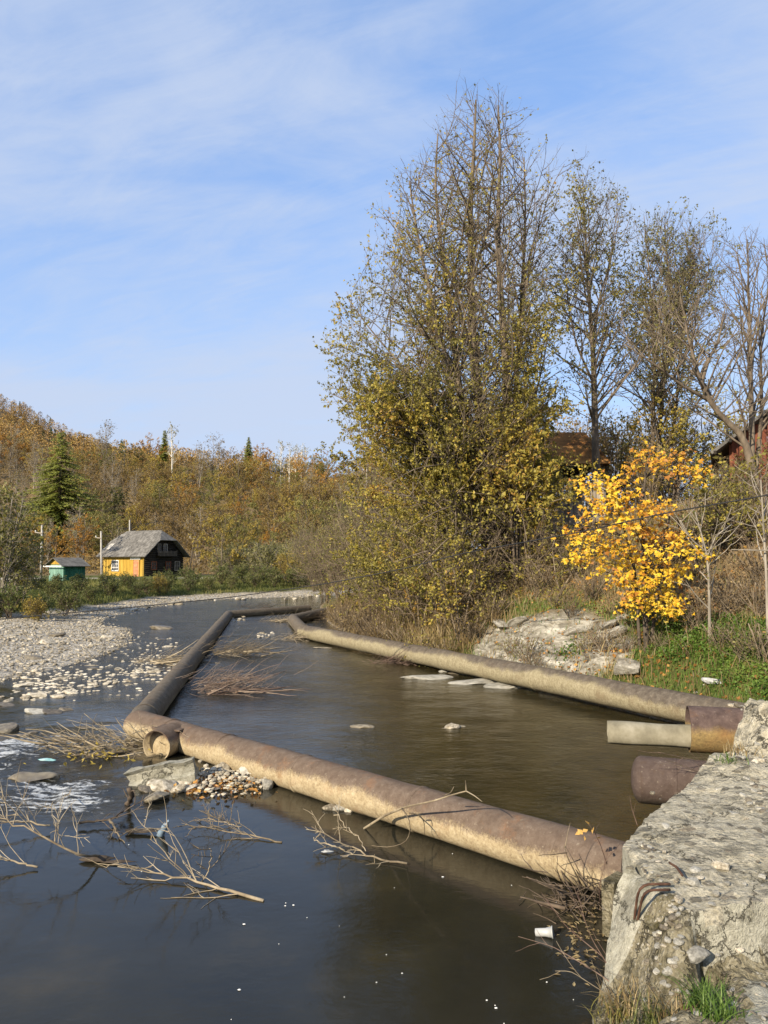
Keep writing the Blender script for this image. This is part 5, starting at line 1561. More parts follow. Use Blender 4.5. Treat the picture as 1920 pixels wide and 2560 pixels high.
for i_, (px_, ty) in enumerate(((700, 1095), (722, 1102), (738, 1106), (752, 1104), (764, 1112))):
    px_tree('birch', i_ % 2, px_, 165 + 3 * (i_ % 3), ty, 'birch_tree', ['leafy white birch, leftmost of the birches on the ridge', 'slim white birch, second from the left on the ridge', 'slim white birch in the middle of the birches on the ridge',
            'slim white birch, second from the right on the ridge', 'rightmost white birch on the ridge beside the tall bank trees'][i_])
px_tree('orange', 1, 210, 108, 1280, 'autumn_tree', 'orange tree at the foot of the hill above the gap between hut and house')
px_tree('orange', 0, 140, 104, 1310, 'autumn_tree', 'orange tree low on the slope just right of the left pole')
px_tree('gold', 0, 340, 106, 1255, 'autumn_tree', 'golden-orange tree directly behind the house roof')
px_tree('gold', 1, 555, 98, 1268, 'autumn_tree', 'bright golden tree on the slope right of the house')

# undergrowth and far wood
r = np.random.default_rng(9)
n = 90000
y = 84 + 140 * r.random(n) ** 1.2
x = y * r.uniform(-.60, .06, n)
z = ground(x, y)
y0_ = 104 - 20 * sstep(-22, 0, x) + 6 * sstep(-40, -70, x)
ok = (y > y0_ - 3 + 4 * r.random(n))
P = np.stack([x, y, z + r.random(n) ** 1.6 * 2.4 * (.4 + .9 * vnoise(np.stack([x * .25, y * .25, x * 0], 1)))], 1)[ok]
g = Geo()
V, F = leaves(r, P, .24, .25, ratio=.8)
g.add(V, F, leaf_tint(r, P, .12, .55, 1.1, .4))
solo('undergrowth', g, 'leaf_brown', 'brown brushwood covering the hillside between the trees', 'undergrowth', kind='stuff')
g = Geo()
gt = Geo()
nt_ = 0
while nt_ < 900:
    yy_ = r.uniform(205, 470); xx_ = yy_ * r.uniform(-.58, -.08)
    zz_ = gz1(xx_, yy_)
    if zz_ < 22:
        continue
    nt_ += 1
    h = r.uniform(6, 11)
    con = r.random() < .10
    m = 260
    u = r.random(m)
    rad = (h * .17 * (1 - u) + .2) if con else h * .24 * np.sin(np.pi * np.clip(u * .9 + .08, 0, 1)) ** .6
    a = r.uniform(0, 6.28, m)
    q = np.sqrt(r.random(m))
    P = np.stack([xx_ + np.cos(a) * rad * q, yy_ + np.sin(a) * rad * q, zz_ + h * (.12 + .88 * u)], 1)
    V, F = leaves(r, P, .42 if not con else .42, .3, ratio=.8)
    base = -.2 if con else r.choice([.35, .5, .6, .75, .9])
    g.add(V, F, np.clip(base + r.normal(0, .12, m), 0, 1) if not con else np.zeros(m))
    if r.random() < .5:
        gt.tubes(np.array([(xx_, yy_, zz_), (xx_, yy_, zz_ + h * .95)]), np.array([.16, .05]), 4)
nt = newmat('far_wood_leaf')
t_ = nd(nt, 'ShaderNodeAttribute', {'attribute_name': 'tint'}).outputs['Fac']
finish(nt, ramp(nt, t_, [(0, (.04, .06, .025)), (.12, (.06, .07, .03)), (.3, (.15, .095, .04)), (.55, (.24, .15, .05)), (.8, (.32, .19, .05)), (1, (.38, .27, .08))]), .8)
solo('far_wood', g, 'far_wood_leaf', 'distant autumn wood on the upper hill at the left', 'forest', kind='stuff')
solo('far_trunks', gt, 'bark_grey', 'pale trunks in the distant wood on the upper hill', 'forest', kind='stuff')

# ------------------------------------------------------------------ shrubs on both banks
ORD = ['first', 'second', 'third', 'fourth', 'fifth', 'sixth', 'seventh', 'eighth', 'ninth', 'tenth', 'eleventh', 'twelfth', 'thirteenth', 'fourteenth']
K['willow'] = [proto('s', s_, 5.5, 2.4, 'leaf_olive', 'bark_grey', 8, .13, 7, nprim=2.4, sec=2.0, tw=4, twl=.55, el=(25, 65), zb=.0, start=.1, spread=.28, rt=.009, r0=.05, dens=.9) for s_ in (201, 202)]
K['bush'] = [proto('s', s_, 2.0, 1.3, 'leaf_green', 'twig_brown', 9, .12, 9, nprim=4, sec=3.0, tw=5, twl=.3, el=(10, 60), zb=.0, start=.05, spread=.42, rt=.006, r0=.03) for s_ in (211, 212, 213)]
K['goldbush'] = [proto('s', s_, 2.4, 1.3, 'leaf_gold', 'twig_brown', 8, .12, 8, nprim=4, sec=3.0, tw=5, twl=.3, el=(20, 65), zb=.0, start=.05, spread=.38, rt=.006, r0=.03) for s_ in (221,)]
K['palebush'] = [proto('s', s_, 3.4, 1.7, 'leaf_pale', 'bark_grey', 7, .15, 8, nprim=3.2, sec=2.5, tw=4, twl=.45, el=(25, 68), zb=.0, start=.05, spread=.36, rt=.008, r0=.04) for s_ in (231, 232)]
K['twiggy'] = [proto('s', s_, 5.5, 2.2, 'leaf_olive', 'twig_brown', 3, .10, 6, nprim=3.2, sec=2.8, tw=5, twl=.5, el=(15, 65), zb=.0, start=.08, spread=.30, rt=.007, r0=.05, dens=.35) for s_ in (241, 242)]
rng = random.Random(5)
for i_, (x, y, s_, l_b) in enumerate([(-18.9, 37.5, 1.1, 'large olive willow shrub at the left edge above the gravel bar'), (-18.4, 38.5, .62, 'olive willow shrub beside the gravel bar, second from the left edge'),
                                      (-24.5, 44.5, 1.0, 'olive willow shrub behind the one at the left edge'), (-22.6, 47.5, .5, 'lower willow shrub left of the green hut')]):
    plant(K['willow'][i_ % 2], 'willow_shrub', l_b, 'shrub', x, y, s_, rng_=rng)
for i_, (x, y, s_) in enumerate([(-15.9, 35.0, .55), (-17.2, 34.6, .75), (-18.6, 34.2, .8), (-15.6, 37.2, .6), (-17.4, 41.5, .8), (-18.8, 42.6, .9), (-17.4, 44.8, .75), (-19.2, 47.5, .9), (-17.6, 48.5, .95), (-20.5, 50.5, .9), (-18.6, 51.2, 1.0),
                                 (-17.0, 52.0, .85), (-17.2, 54.5, 1.0), (-18.8, 55.5, 1.05), (-20.6, 56.0, .95), (-16.4, 57.0, .85), (-15.2, 58.8, .9), (-17.0, 60.0, 1.05), (-14.0, 60.6, .9), (-15.8, 62.5, 1.1), (-12.6, 62.4, .95), (-14.0, 64.8, 1.1),
                                 (-11.0, 64.0, .9), (-12.4, 66.8, 1.15), (-9.6, 66.0, 1.0), (-10.8, 69.0, 1.2), (-8.0, 67.6, 1.1), (-6.4, 69.2, 1.2), (-21.6, 47.2, .8), (-22.6, 52.5, .8), (-19.0, 63.5, .8), (-21.0, 61.5, .7), (-17.2, 66.0, .9)]):
    plant(K['bush'][i_ % 3], 'bush', 'green riverside bush on the far left bank', 'bush', x, y, s_ * (1.0 if y < 39 else .58 if y < 64 else .72), 'green bushes along the far left bank', rng_=rng)
for i_, (x, y, s_, l_b) in enumerate([(-16.6, 55.8, .55, 'golden-green bush on the bank in front of the house corner'), (-9.0, 70.5, 1.15, 'golden bush at the bend of the river, left of two'), (-7.0, 71.5, 1.3, 'golden bush at the bend of the river, right of two'), (-15.4, 33.4, .42, 'small yellowing bush at the tip of the gravel bar')]):
    plant(K['goldbush'][0], 'bush', l_b, 'bush', x, y, s_, rng_=rng)
for i_, (x, y, s_) in enumerate([(-18.5, 86, .95), (-16.6, 83, 1.0), (-14.6, 84, 1.1), (-12.6, 81, 1.15), (-11.0, 84, 1.2), (-9.4, 80, 1.1), (-17.5, 90, 1.1), (-14.0, 89, 1.2)]):
    plant(K['palebush'][i_ % 2], 'willow_bush', 'pale willow bush right of the house, %s from the house' % ORD[[0, 2, 4, 6, 7, 7, 1, 3][i_] if False else [1, 2, 4, 5, 6, 7, 0, 3][i_]], 'bush', x, y, s_, 'pale willow bushes right of the house', rng_=rng)
ORD = ['first', 'second', 'third', 'fourth', 'fifth', 'sixth', 'seventh', 'eighth', 'ninth', 'tenth', 'eleventh', 'twelfth', 'thirteenth', 'fourteenth']
TWX = [a_ / b_ for a_, b_ in [(-3.6, 49), (-2.6, 44), (-2.0, 39.5), (-.8, 36.5), (.6, 33.0), (.4, 40.5), (-1.2, 46.0), (-4.6, 58), (-6.2, 66), (-4.0, 74), (-7.6, 76), (-1.6, 54), (2.2, 37.5), (-.6, 31.5)]]
for i_, (x, y, s_) in enumerate([(-3.6, 49, .85), (-2.6, 44, .9), (-2.0, 39.5, .95), (-.8, 36.5, .9), (.6, 33.0, .85), (.4, 40.5, 1.25), (-1.2, 46.0, 1.3), (-4.6, 58, 1.0), (-6.2, 66, 1.1), (-4.0, 74, 1.2), (-7.6, 76, 1.1), (-1.6, 54, 1.3), (2.2, 37.5, 1.3), (-.6, 31.5, .55)]):
    plant(K['twiggy'][i_ % 2], 'shrub', 'twiggy brown shrub upstream on the right bank, %s from the river side' % ORD[sorted(range(14), key=lambda q: TWX[q]).index(i_)], 'shrub', x, y, s_, 'twiggy shrubs upstream on the right bank', rng_=rng)
plant(K['bare'][0], 'bare_tree', 'grey leafless tree peeping out left of the tallest tree', 'tree', -1.0, 41.0, 1.15, rng_=rng)
# backdrop of the garden plateau on the right
K['garden_olive'] = [proto('s', s_, 5.0, 2.0, 'leaf_lime', 'bark', 9, .115, 3, nprim=3.4, sec=2.6, tw=4.5, twl=.45, zb=.02, start=.1, rt=.006) for s_ in (251, 252)]
K['garden_brown'] = [proto('s', s_, 5.0, 2.0, 'leaf_brown', 'twig_brown', 4, .10, 4, nprim=3.4, sec=2.8, tw=5, twl=.5, zb=.02, start=.1, rt=.007, dens=.5) for s_ in (261,)]
for i_, (x, y, s_, k_) in enumerate([(6.5, 36, 1.5, 'olive'), (9.5, 39, 1.5, 'brown'), (12.5, 37, 1.35, 'brown'), (15.0, 40, 1.5, 'brown'), (18.5, 38, 1.4, 'olive'), (21, 41, 1.4, 'brown'), (4.0, 42, 1.6, 'olive'), (24, 40, 1.2, 'olive'), (2.6, 33, 1.0, 'olive'), (5.2, 30.5, .75, 'olive'),
                                     (7.6, 33.5, 1.0, 'brown'), (9.6, 31.5, 1.0, 'olive'), (11.6, 30.5, 1.05, 'brown'), (13.6, 31.5, 1.0, 'brown'), (10.4, 27.0, .85, 'olive'), (9.0, 25.4, .5, 'brown'), (10.6, 22.0, .3, 'olive'), (9.8, 21.4, .3, 'brown'), (11.2, 20.4, .3, 'olive'), (8.6, 28.4, .9, 'brown'), (5.9, 26.6, .5, 'olive'), (7.6, 26.2, .3, 'olive'), (3.6, 27.5, .6, 'olive'), (4.15, 29.6, .85, 'brown'), (3.1, 30.4, .85, 'olive'), (2.0, 29.0, .7, 'brown')]):
    c_ = {'olive': 'olive-yellow', 'brown': 'brown'}[k_]
    plant(K['garden_' + k_][i_ % len(K['garden_' + k_])], 'garden_tree', 'low %s tree in the thicket behind the bank trees' % c_, 'tree', x, y, s_, '%s thicket behind the bank trees' % c_, rng_=rng)
# ------------------------------------------------------------------ fence, shelter and red building on the plateau
fz0 = gz1(6.4, 24.6)
fa, fb_ = np.array([4.45, 24.6]), np.array([6.9, 23.4])
fence = thing('picket_fence', 'weathered grey picket fence between the tall trunks and the yellow maple', 'fence', (fa[0], fa[1], gz1(*fa)))
rng = random.Random(6)
fd = (fb_ - fa) / np.linalg.norm(fb_ - fa)
frz = math.atan2(fd[1], fd[0])
npk = 30
for i_ in range(npk):
    p = fa + (fb_ - fa) * (i_ + .5) / npk
    z = gz1(*p)
    h = rng.uniform(1.15, 1.35)
    g = Geo().box((0, 0, h / 2), (.095, .022, h))
    V = np.concatenate(g.V); V[V[:, 2] > h - .01, 2] += np.where(V[V[:, 2] > h - .01, 0] > 0, 0, .04)
    me = build_mesh('picket', Geo().add(V, g.F[0]))
    o = link('picket', me, 'plank_weathered', fence)
    o.location = (p[0] - fence.location[0], p[1] - fence.location[1], z + .1 - fence.location[2])
    o.rotation_euler = (rng.uniform(-.03, .03), rng.uniform(-.04, .04), frz)
for hz_ in (.35, 1.0):
    a3 = np.array([fa[0], fa[1] + .03, gz1(*fa) + .1 + hz_]); b3 = np.array([fb_[0], fb_[1] + .03, gz1(*fb_) + .1 + hz_])
    part('rail', Geo().bar(a3, b3, .05, .08), 'plank_weathered', fence)
for t in (.0, .33, .66, 1.0):
    p = fa + (fb_ - fa) * t
    part('post', Geo().box((p[0], p[1] + .12, gz1(*p) + .6), (.11, .11, 1.6), frz), 'plank_weathered', fence)
# shelter
sx0, sy0 = 6.95, 29.5
szb = gz1(sx0, sy0)
sh = thing('garden_shelter', 'open wooden garden shelter with an orange-brown plank roof behind the fence', 'shelter', (sx0, sy0, szb))
ew = 6.75 - 0
rb_, rt_ = 6.45, 7.9
for dx, dy in ((-1.1, -1.0), (1.1, -1.0), (-1.1, 1.0), (1.1, 1.0)):
    part('post', Geo().box((sx0 + dx, sy0 + dy, (szb + rb_) / 2), (.16, .16, rb_ - szb)), 'log_dark', sh)
g = Geo()
for side in (-1, 1):
    nb = 9
    for j in range(nb):
        t0, t1 = (j + .03) / nb, (j + .97) / nb
        y0_, y1_ = sy0 - side * 1.7 * (1 - t0), sy0 - side * 1.7 * (1 - t1)
        z0_, z1_ = rb_ + (rt_ - rb_) * t0, rb_ + (rt_ - rb_) * t1
        q = [(sx0 - 1.45, y0_, z0_), (sx0 + 1.45, y0_, z0_), (sx0 + 1.0, y1_, z1_ + .0), (sx0 - 1.0, y1_, z1_)]
        tt0, tt1 = 1.55 - .55 * t0, 1.55 - .55 * t1
        q = [(sx0 - tt0, y0_, z0_ + .01), (sx0 + tt0, y0_, z0_ + .01), (sx0 + tt1, y1_, z1_ + .03), (sx0 - tt1, y1_, z1_ + .03)]
        part('roof_board', slab([q], .03), 'wood_orange', sh)
for side in (-1, 1):
    q = [(sx0 + side * 1.5, sy0 - 1.6, rb_), (sx0 + side * 1.5, sy0 + 1.6, rb_), (sx0 + side * .98, sy0, rt_)]
    V = np.array(q + [(a - side * .05, b, c_) for a, b, c_ in q])
    part('gable', Geo().add(V, [np.array([[0, 1, 2], [5, 4, 3]]), np.array([[0, 3, 4, 1], [1, 4, 5, 2], [2, 5, 3, 0]])]), 'wood_orange', sh)
part('beam', Geo().box((sx0, sy0 - 1.1, rb_ - .1), (2.6, .14, .2)).box((sx0, sy0 + 1.1, rb_ - .1), (2.6, .14, .2)), 'log_dark', sh)
part('low_wall', Geo().box((sx0, sy0 + 1.0, szb + .5), (2.1, .06, 1.0)), 'plank_weathered', sh)
# red building, its gable towards the river
bx0, by0 = 11.9, 25.6
rz_b = math.radians(-24)
bz = gz1(bx0, by0)
red = thing('red_house', 'rust-red plank building with dark eaves at the right edge', 'house', (bx0, by0, bz), rz=rz_b)
zw = 6.95 - bz
g = Geo()
for i_ in range(22):
    xw = .02 + i_ * .22
    g.box((xw + .11, 0, (zw + min(1.9, xw * .75)) / 2), (.205, .05, zw + min(1.9, xw * .75)), a=.5)
tpart('front_wall', g, 'paint_red', red)
tpart('side_wall', Geo().box((.0, 2.6, zw / 2 - .02), (.1, 5.1, zw)), 'paint_red', red)
tpart('roof', slab([[(-.65, -.55, zw - .42), (-.65, 5.6, zw - .42), (2.5, 5.6, zw + 1.98), (2.5, -.55, zw + 1.98)], [(5.6, -.55, zw - .42), (5.6, 5.6, zw - .42), (2.5, 5.6, zw + 1.99), (2.5, -.55, zw + 1.99)]], .10), 'roof_slate', red)
g = Geo()
for i_ in range(7):
    t = i_ / 6
    g.box((-.5 + 2.9 * t, -.35, zw - .45 + 2.25 * t), (.09, .5, .12))
tpart('rafter_tails', g, 'log_dark', red)

# ------------------------------------------------------------------ cable across the river
cab = [(-420, 1585, 17), (0, 1548, 17.5), (300, 1521, 18), (579, 1493, 18.4), (810, 1460, 18.2), (1000, 1424, 17.5), (1157, 1383, 16.6), (1447, 1331, 14.6), (1666, 1282, 13.4), (1920, 1238, 12.2), (2500, 1120, 10.5)]
cp = smooth_path([atd(x, y, d) for x, y, d in cab], 60)
solo('cable', Geo().tubes(cp, np.full(60, .0125), 6), 'cable_black', 'thin black cable sagging across the river from left to right', 'cable', smooth=True)

# ------------------------------------------------------------------ stones
def px_on_bar(n, seed, cond):
    r = np.random.default_rng(seed)
    out = []
    while len(out) < n:
        x = r.uniform(-17, -6); y = r.uniform(15, 36)
        if cond(x, y, r):
            out.append((x, y))
    return out
r = np.random.default_rng(21)
n = 60000
x = r.uniform(-24, -5, n); y = 14 + 50 * r.random(n) ** 1.25
dl = pdist(x, y, LB); wet = inside(x, y, RIVER)
bw = np.interp(y, [0, 14, 20, 28, 33, 37, 45, 55, 62, 75], [4, 4.5, 6.5, 6.5, 5.0, 3.0, 2.6, 2.2, 3.0, 4.0])
ok = (~wet & (dl < bw * 1.05) & (x < -3)) | (wet & (dl < .25 + .5 * r.random(n)) & (r.random(n) < .6) & (x < -6))
ok &= (x / y > -.56)
x, y = x[ok], y[ok]
z = np.maximum(ground(x, y), -.03)
sz = .022 * np.exp(r.normal(0, .5, len(x))) * (1 + .012 * y)
sz = np.clip(sz, .012, .09)
N = len(x)
which = r.integers(0, 6, N)
g = Geo()
for k_ in range(6):
    m = which == k_
    V0, F0 = SG0[k_]
    a = r.uniform(0, 6.28, m.sum())
    ca_, sa_ = np.cos(a)[:, None], np.sin(a)[:, None]
    vx = V0[None, :, 0] * ca_ - V0[None, :, 1] * sa_
    vy = V0[None, :, 0] * sa_ + V0[None, :, 1] * ca_
    V = np.stack([vx, vy, np.tile(V0[:, 2], (m.sum(), 1))], -1) * sz[m][:, None, None] + np.stack([x[m], y[m], z[m] + sz[m] * .2], 1)[:, None]
    F = (F0[None] + (np.arange(m.sum()) * len(V0))[:, None, None]).reshape(-1, 3)
    g.add(V.reshape(-1, 3), F, np.repeat(r.random(m.sum()), len(F0)))
solo('gravel', g, 'stone_pale', 'pale pebbles covering the gravel bar on the left', 'gravel', kind='stuff')

gp = Geo()
rp = np.random.default_rng(66)
for _ in range(1100):
    bx_, by_ = rp.uniform(60, 1050), rp.uniform(215, 600)
    if rp.random() > .15 + .85 * math.exp(-((by_ - (560 - .18 * bx_)) / 60) ** 2) + .35 * (bx_ < 500 and by_ < 480):
        continue
    p = onz(bx_ / 2.37, 1500 + by_ / 2.37, .0)
    V0, F0 = SG0[rp.integers(0, 6)]
    gp.add(V0 * rp.uniform(.02, .07) * [1.3, 1, .8] + [p[0], p[1], .0], F0, rp.random() * .9)
solo('shallow_pebbles', gp, 'stone_pale', 'small stones breaking the shallow water between gravel bar and pipe', 'gravel', kind='stuff')
STM = {}
def stone(x, y, s_, mat, label, group=None, z=None, flat=1.0, rng_=random.Random(1), var=None, rz=None, tilt=.2, lo=False, asp=1.0, cat='stone', name='stone'):
    k_ = rng_.randrange(8) if var is None else var
    key = (k_, mat, lo)
    if key not in STM:
        me = (SM1 if lo else SM2)[k_].copy(); me.materials.append(MATS[mat]); STM[key] = me
    o = link(name, STM[key])
    zz_ = max(float(ground(np.array([x]), np.array([y]))[0]), -.05) if z is None else z
    o.location = (x, y, zz_ + s_ * .12 * flat)
    o.scale = (s_ * asp, s_, s_ * flat)
    o.rotation_euler = (rng_.uniform(-tilt, tilt), rng_.uniform(-tilt, tilt), rng_.uniform(0, 6.28) if rz is None else rz)
    return tag(o, label, cat, group)
rng = random.Random(31)
def C6(x, y):
    return x / 2.37, 1500 + y / 2.37
def C7(x, y):
    return 600 + x / 2.37, 1500 + y / 2.37
cnt = 0
while cnt < 72:                                       # larger cobbles of the bar
    y = 15.5 + 19 * rng.random() ** 1.4
    x = y * rng.uniform(-.53, -.24)
    xa, ya = np.array([x]), np.array([y])
    d_ = float(pdist(xa, ya, LB)[0]); w_ = bool(inside(xa, ya, RIVER)[0])
    if w_ and d_ > .5 or not w_ and d_ > 6:
        continue
    stone(x, y, rng.uniform(.06, .13) * (1.25 if rng.random() < .2 else 1), 'stone_pale', 'pale cobble lying on the gravel bar', 'cobbles on the gravel bar', rng_=rng, lo=True)
    cnt += 1
# row of stones in the shallow water in front of the bar
row = []
for t in np.linspace(0, 1, 44):
    bx_, by_ = np.interp(t, [0, .25, .5, .72, 1], [60, 350, 620, 800, 940]), np.interp(t, [0, .25, .5, .72, 1], [575, 560, 500, 440, 410])
    row.append((bx_ + rng.gauss(0, 22), by_ + rng.gauss(0, 12 + 18 * (t > .5))))
for bx_, by_ in row:
    p = onz(*C6(bx_, by_), .0)
    stone(p[0], p[1], rng.uniform(.045, .13), 'stone_pale', 'pale stone in the row crossing the shallows beside the gravel bar', 'row of stones in the shallows', z=-.01, rng_=rng, lo=True, flat=.8)
for bx_, by_ in [(rng.uniform(450, 900), rng.uniform(250, 390)) for _ in range(28)] + [(rng.uniform(780, 960), rng.uniform(300, 400)) for _ in range(18)]:
    p = onz(*C6(bx_, by_), .0)
    stone(p[0], p[1], rng.uniform(.035, .085), 'stone_pale', 'small pale stone scattered in the shallows left of the pipe', 'scattered stones in the shallows', z=-.012, rng_=rng, lo=True, flat=.7)
for bx_, by_, s_, m, l_b, asp in [(222, 560, .21, 'stone_pale', 'large pale block, biggest in the row of stones in the shallows', 1.35), (340, 562, .16, 'stone_pale', 'flat pale stone right of the biggest block in the row', 1.4), (422, 540, .15, 'stone_pale', 'pale stone in the middle of the row in the shallows', 1.2),
                          (145, 568, .14, 'stone_pale', 'pale stone left of the biggest block in the row', 1.0), (205, 655, .20, 'stone_grey', 'grey-topped boulder in the current near the left edge', 1.3), (300, 655, .17, 'stone_wet', 'wet brown boulder beside the grey-topped one', 1.5), (400, 640, .12, 'stone_wet', 'small wet stone right of the wet brown boulder', 1.5),
                          (10, 760, .28, 'stone_wet', 'round boulder cut by the left edge of the picture', 1.0), (170, 780, .12, 'stone_wet', 'half-sunk brown stone in the fast water', 1.3), (20, 612, .16, 'stone_wet', 'flat wet stone at the left edge upstream of the boulder', 1.6), (145, 497, .20, 'stone_pale', 'pale slab at the front edge of the gravel bar', 1.4),
                          (360, 455, .16, 'stone_pale', 'pointed pale stone in front of the gravel bar', 1.2), (545, 378, .17, 'stone_pale', 'flat white stone off the tip of the gravel bar', 1.5), (545, 398, .13, 'stone_wet', 'ochre stone just below the flat white one', 1.3), (988, 268, .17, 'stone_pale', 'white oval stone in the river left of the pipe', 1.4),
                          (955, 162, .36, 'stone_wet', 'long ochre boulder in the calm water upstream', 1.6), (960, 225, .14, 'stone_wet', 'small dark stone upstream of the white oval one', 1.2), (905, 415, .17, 'stone_pale', 'big white stone at the pipe end of the row in the shallows', 1.4), (285, 275, .30, 'stone_pale', 'large upright stone on the gravel bar', 1.0), (195, 358, .24, 'stone_wet', 'brown rounded boulder on the gravel bar', 1.3),
                          (335, 225, .25, 'stone_wet', 'dark brown stone on the back of the gravel bar', 1.4), (640, 225, .26, 'stone_pale', 'pale pointed stone near the tip of the gravel bar', 1.0), (760, 470, .14, 'stone_pale', 'rounded pale stone in the row close to the pipe', 1.1)]:
    p = onz(*C6(bx_, by_ + 6), .02)
    stone(p[0], p[1], s_, m, l_b, rng_=rng, asp=asp, flat=.8, rz=rng.uniform(-.3, .3), z=None if by_ < 380 and bx_ < 700 else -.02)
# stones in the pool between the pipes
for bx_, by_, s_, m, l_b, asp, fl in [(712, 752, .16, 'stone_pale', 'flat white stone, left of the two in the dark pool', 1.6, .5), (1256, 755, .135, 'stone_pale', 'white angular stone, right of the two in the dark pool', 1.0, 1.25), (1305, 750, .075, 'stone_pale', 'small white stone touching the angular one in the pool', 1.3, .6), (1212, 760, .05, 'stone_pale', 'tiny stone left of the angular one in the pool', 1.3, .5),
                             (1105, 462, .36, 'stone_grey', 'flat white slab beside the pipe at the right bank', 1.9, .4), (1390, 492, .38, 'stone_grey', 'left slab of the pair half under the right bank pipe', 1.8, .4), (1570, 515, .40, 'stone_grey', 'right slab of the pair half under the right bank pipe', 1.8, .38), (485, 285, .18, 'stone_pale', 'small flat stone near the bend of the right bank pipe', 2.0, .4),
                             (1280, 440, .16, 'stone_wet', 'dark stone under the right bank pipe', 1.6, .6), (1205, 425, .12, 'stone_grey', 'grey stone wedged under the right bank pipe', 1.2, .7)]:
    p = onz(*C7(bx_, by_), .0)
    stone(p[0], p[1], s_, m, l_b, rng_=rng, asp=asp, flat=fl, rz=rng.uniform(-.15, .15), z=-.01, tilt=.06)
for bx_, by_ in [(100 + 100 * rng.random(), 190 + 35 * rng.random()) for _ in range(14)] + [(rng.uniform(-60, 30), rng.uniform(95, 130)) for _ in range(16)]:
    p = onz(*C7(bx_, by_), .0)
    stone(p[0], p[1], rng.uniform(.07, .16), 'stone_pale', 'pale stone in the small heap beyond the pipe in mid-river', 'small stone heaps in mid-river', z=-.01, rng_=rng, lo=True, flat=.7)
# stones of the far shore
for _ in range(38):
    t = rng.random()
    px__ = rng.uniform(330, 830)
    py__ = np.interp(px__, [330, 400, 480, 590, 830], [1526, 1514, 1500, 1496, 1486]) + rng.gauss(0, 2.5)
    p = onz(px__, py__, .05)
    stone(p[0], p[1], rng.uniform(.12, .34), 'stone_pale', 'pale boulder on the shore at the far bend', 'boulders along the far shore', rng_=rng, lo=True, z=.0)
# heap next to the cut-off branch
chunk = thing('concrete_chunk', 'broken channel-shaped concrete block lying in front of the pipe branch', 'rubble', onz(*C6(960, 1040), 0))
p0, p1 = onz(*C6(770, 1085), .02), onz(*C6(1165, 1010), .16)
dv = p1 - p0; Lc = np.linalg.norm(dv); dv /= Lc
xx = np.cross([0, 0, 1.0], dv); xx /= np.linalg.norm(xx)
yy = np.cross(dv, xx)
prof = np.array([(-.26, -.14), (.26, -.14), (.26, -.02), (.10, .05), (.10, .17), (.16, .24), (-.16, .24), (-.10, .17), (-.10, .05), (-.26, -.02)]) * .68
ns = 9
V = []
for t in np.linspace(0, 1, ns):
    c_ = p0 + (p1 - p0) * t
    q = c_ + xx * prof[:, 0:1] + yy * prof[:, 1:2]
    q = q + np.stack([fbm(q * 4 + 3, 3), fbm(q * 4 + 9, 3), fbm(q * 4 + 1, 3)], 1) * .045
    if t == 0:
        q = q + dv * fbm(q * 7, 2)[:, None] * .15
    V.append(q)
i_ = np.arange(ns * 10).reshape(ns, 10)
q4 = np.stack([i_[:-1], np.roll(i_, -1, 1)[:-1], np.roll(i_, -1, 1)[1:], i_[1:]], -1).reshape(-1, 4)
part('block', Geo().add(np.concatenate(V), [q4, i_[0][None, ::-1], i_[-1][None]]), 'concrete_smooth', chunk)
for bx_, by_, s_, m, l_b in [(960, 1105, .20, 'stone_pale', 'pale wedge stone at the lower edge of the heap by the pipe branch'), (1110, 1070, .21, 'stone_pale', 'big pale stone under the concrete block'), (1500, 1020, .20, 'stone_grey', 'upright grey stone leaning on the silted pipe'), (1575, 1090, .10, 'stone_grey', 'small grey stone under the upright one'),
                        (1330, 1000, .13, 'stone_pale', 'pale stone in the middle of the heap by the pipe'), (1060, 1115, .13, 'stone_pale', 'round pale stone at the foot of the concrete block'), (1120, 1110, .10, 'stone_pale', 'egg-shaped pale stone below the concrete block'), (870, 1120, .12, 'stone_wet', 'wet stone at the river side of the concrete block'), (930, 1165, .16, 'stone_wet', 'submerged brown stone in front of the heap')]:
    p = onz(*C6(bx_, by_), .05)
    stone(p[0], p[1], s_, m, l_b, rng_=rng, z=.03, flat=1.6 if 'upright' in l_b else 1.0, tilt=.4)
for _ in range(42):
    p = onz(*C6(rng.gauss(1330, 130), rng.gauss(1055, 34)), .03)
    stone(p[0], p[1], rng.uniform(.025, .085), rng.choice(['stone_pale', 'stone_pale', 'stone_grey']), 'small stone in the heap between pipe and concrete block', 'stones heaped against the pipe', z=.01, rng_=rng, lo=True, flat=.9)
for bx_, by_, s_, l_b in [(525, 1225, .075, 'pale stone touching the silted pipe, left of three'), (588, 1222, .085, 'grey stone touching the silted pipe, middle of three'), (640, 1235, .05, 'yellowish stone touching the silted pipe, right of three')]:
    p = onz(*C7(bx_, by_), .03)
    stone(p[0], p[1], s_ * 1.2, 'stone_pale' if 'grey' not in l_b else 'stone_grey', l_b, rng_=rng, z=.0, flat=1.0)
gh = Geo()
rh = np.random.default_rng(63)
for _ in range(420):
    p = onz(*C6(rh.normal(1330, 150), rh.normal(1060, 36)), .03)
    V0, F0 = SG0[rh.integers(0, 6)]
    gh.add(V0 * rh.uniform(.012, .05) + [p[0], p[1], rh.uniform(0, .09)], F0, rh.random())
solo('heap_gravel', gh, 'stone_pale', 'small pebbles filling the heap against the silted pipe', 'gravel', kind='stuff')
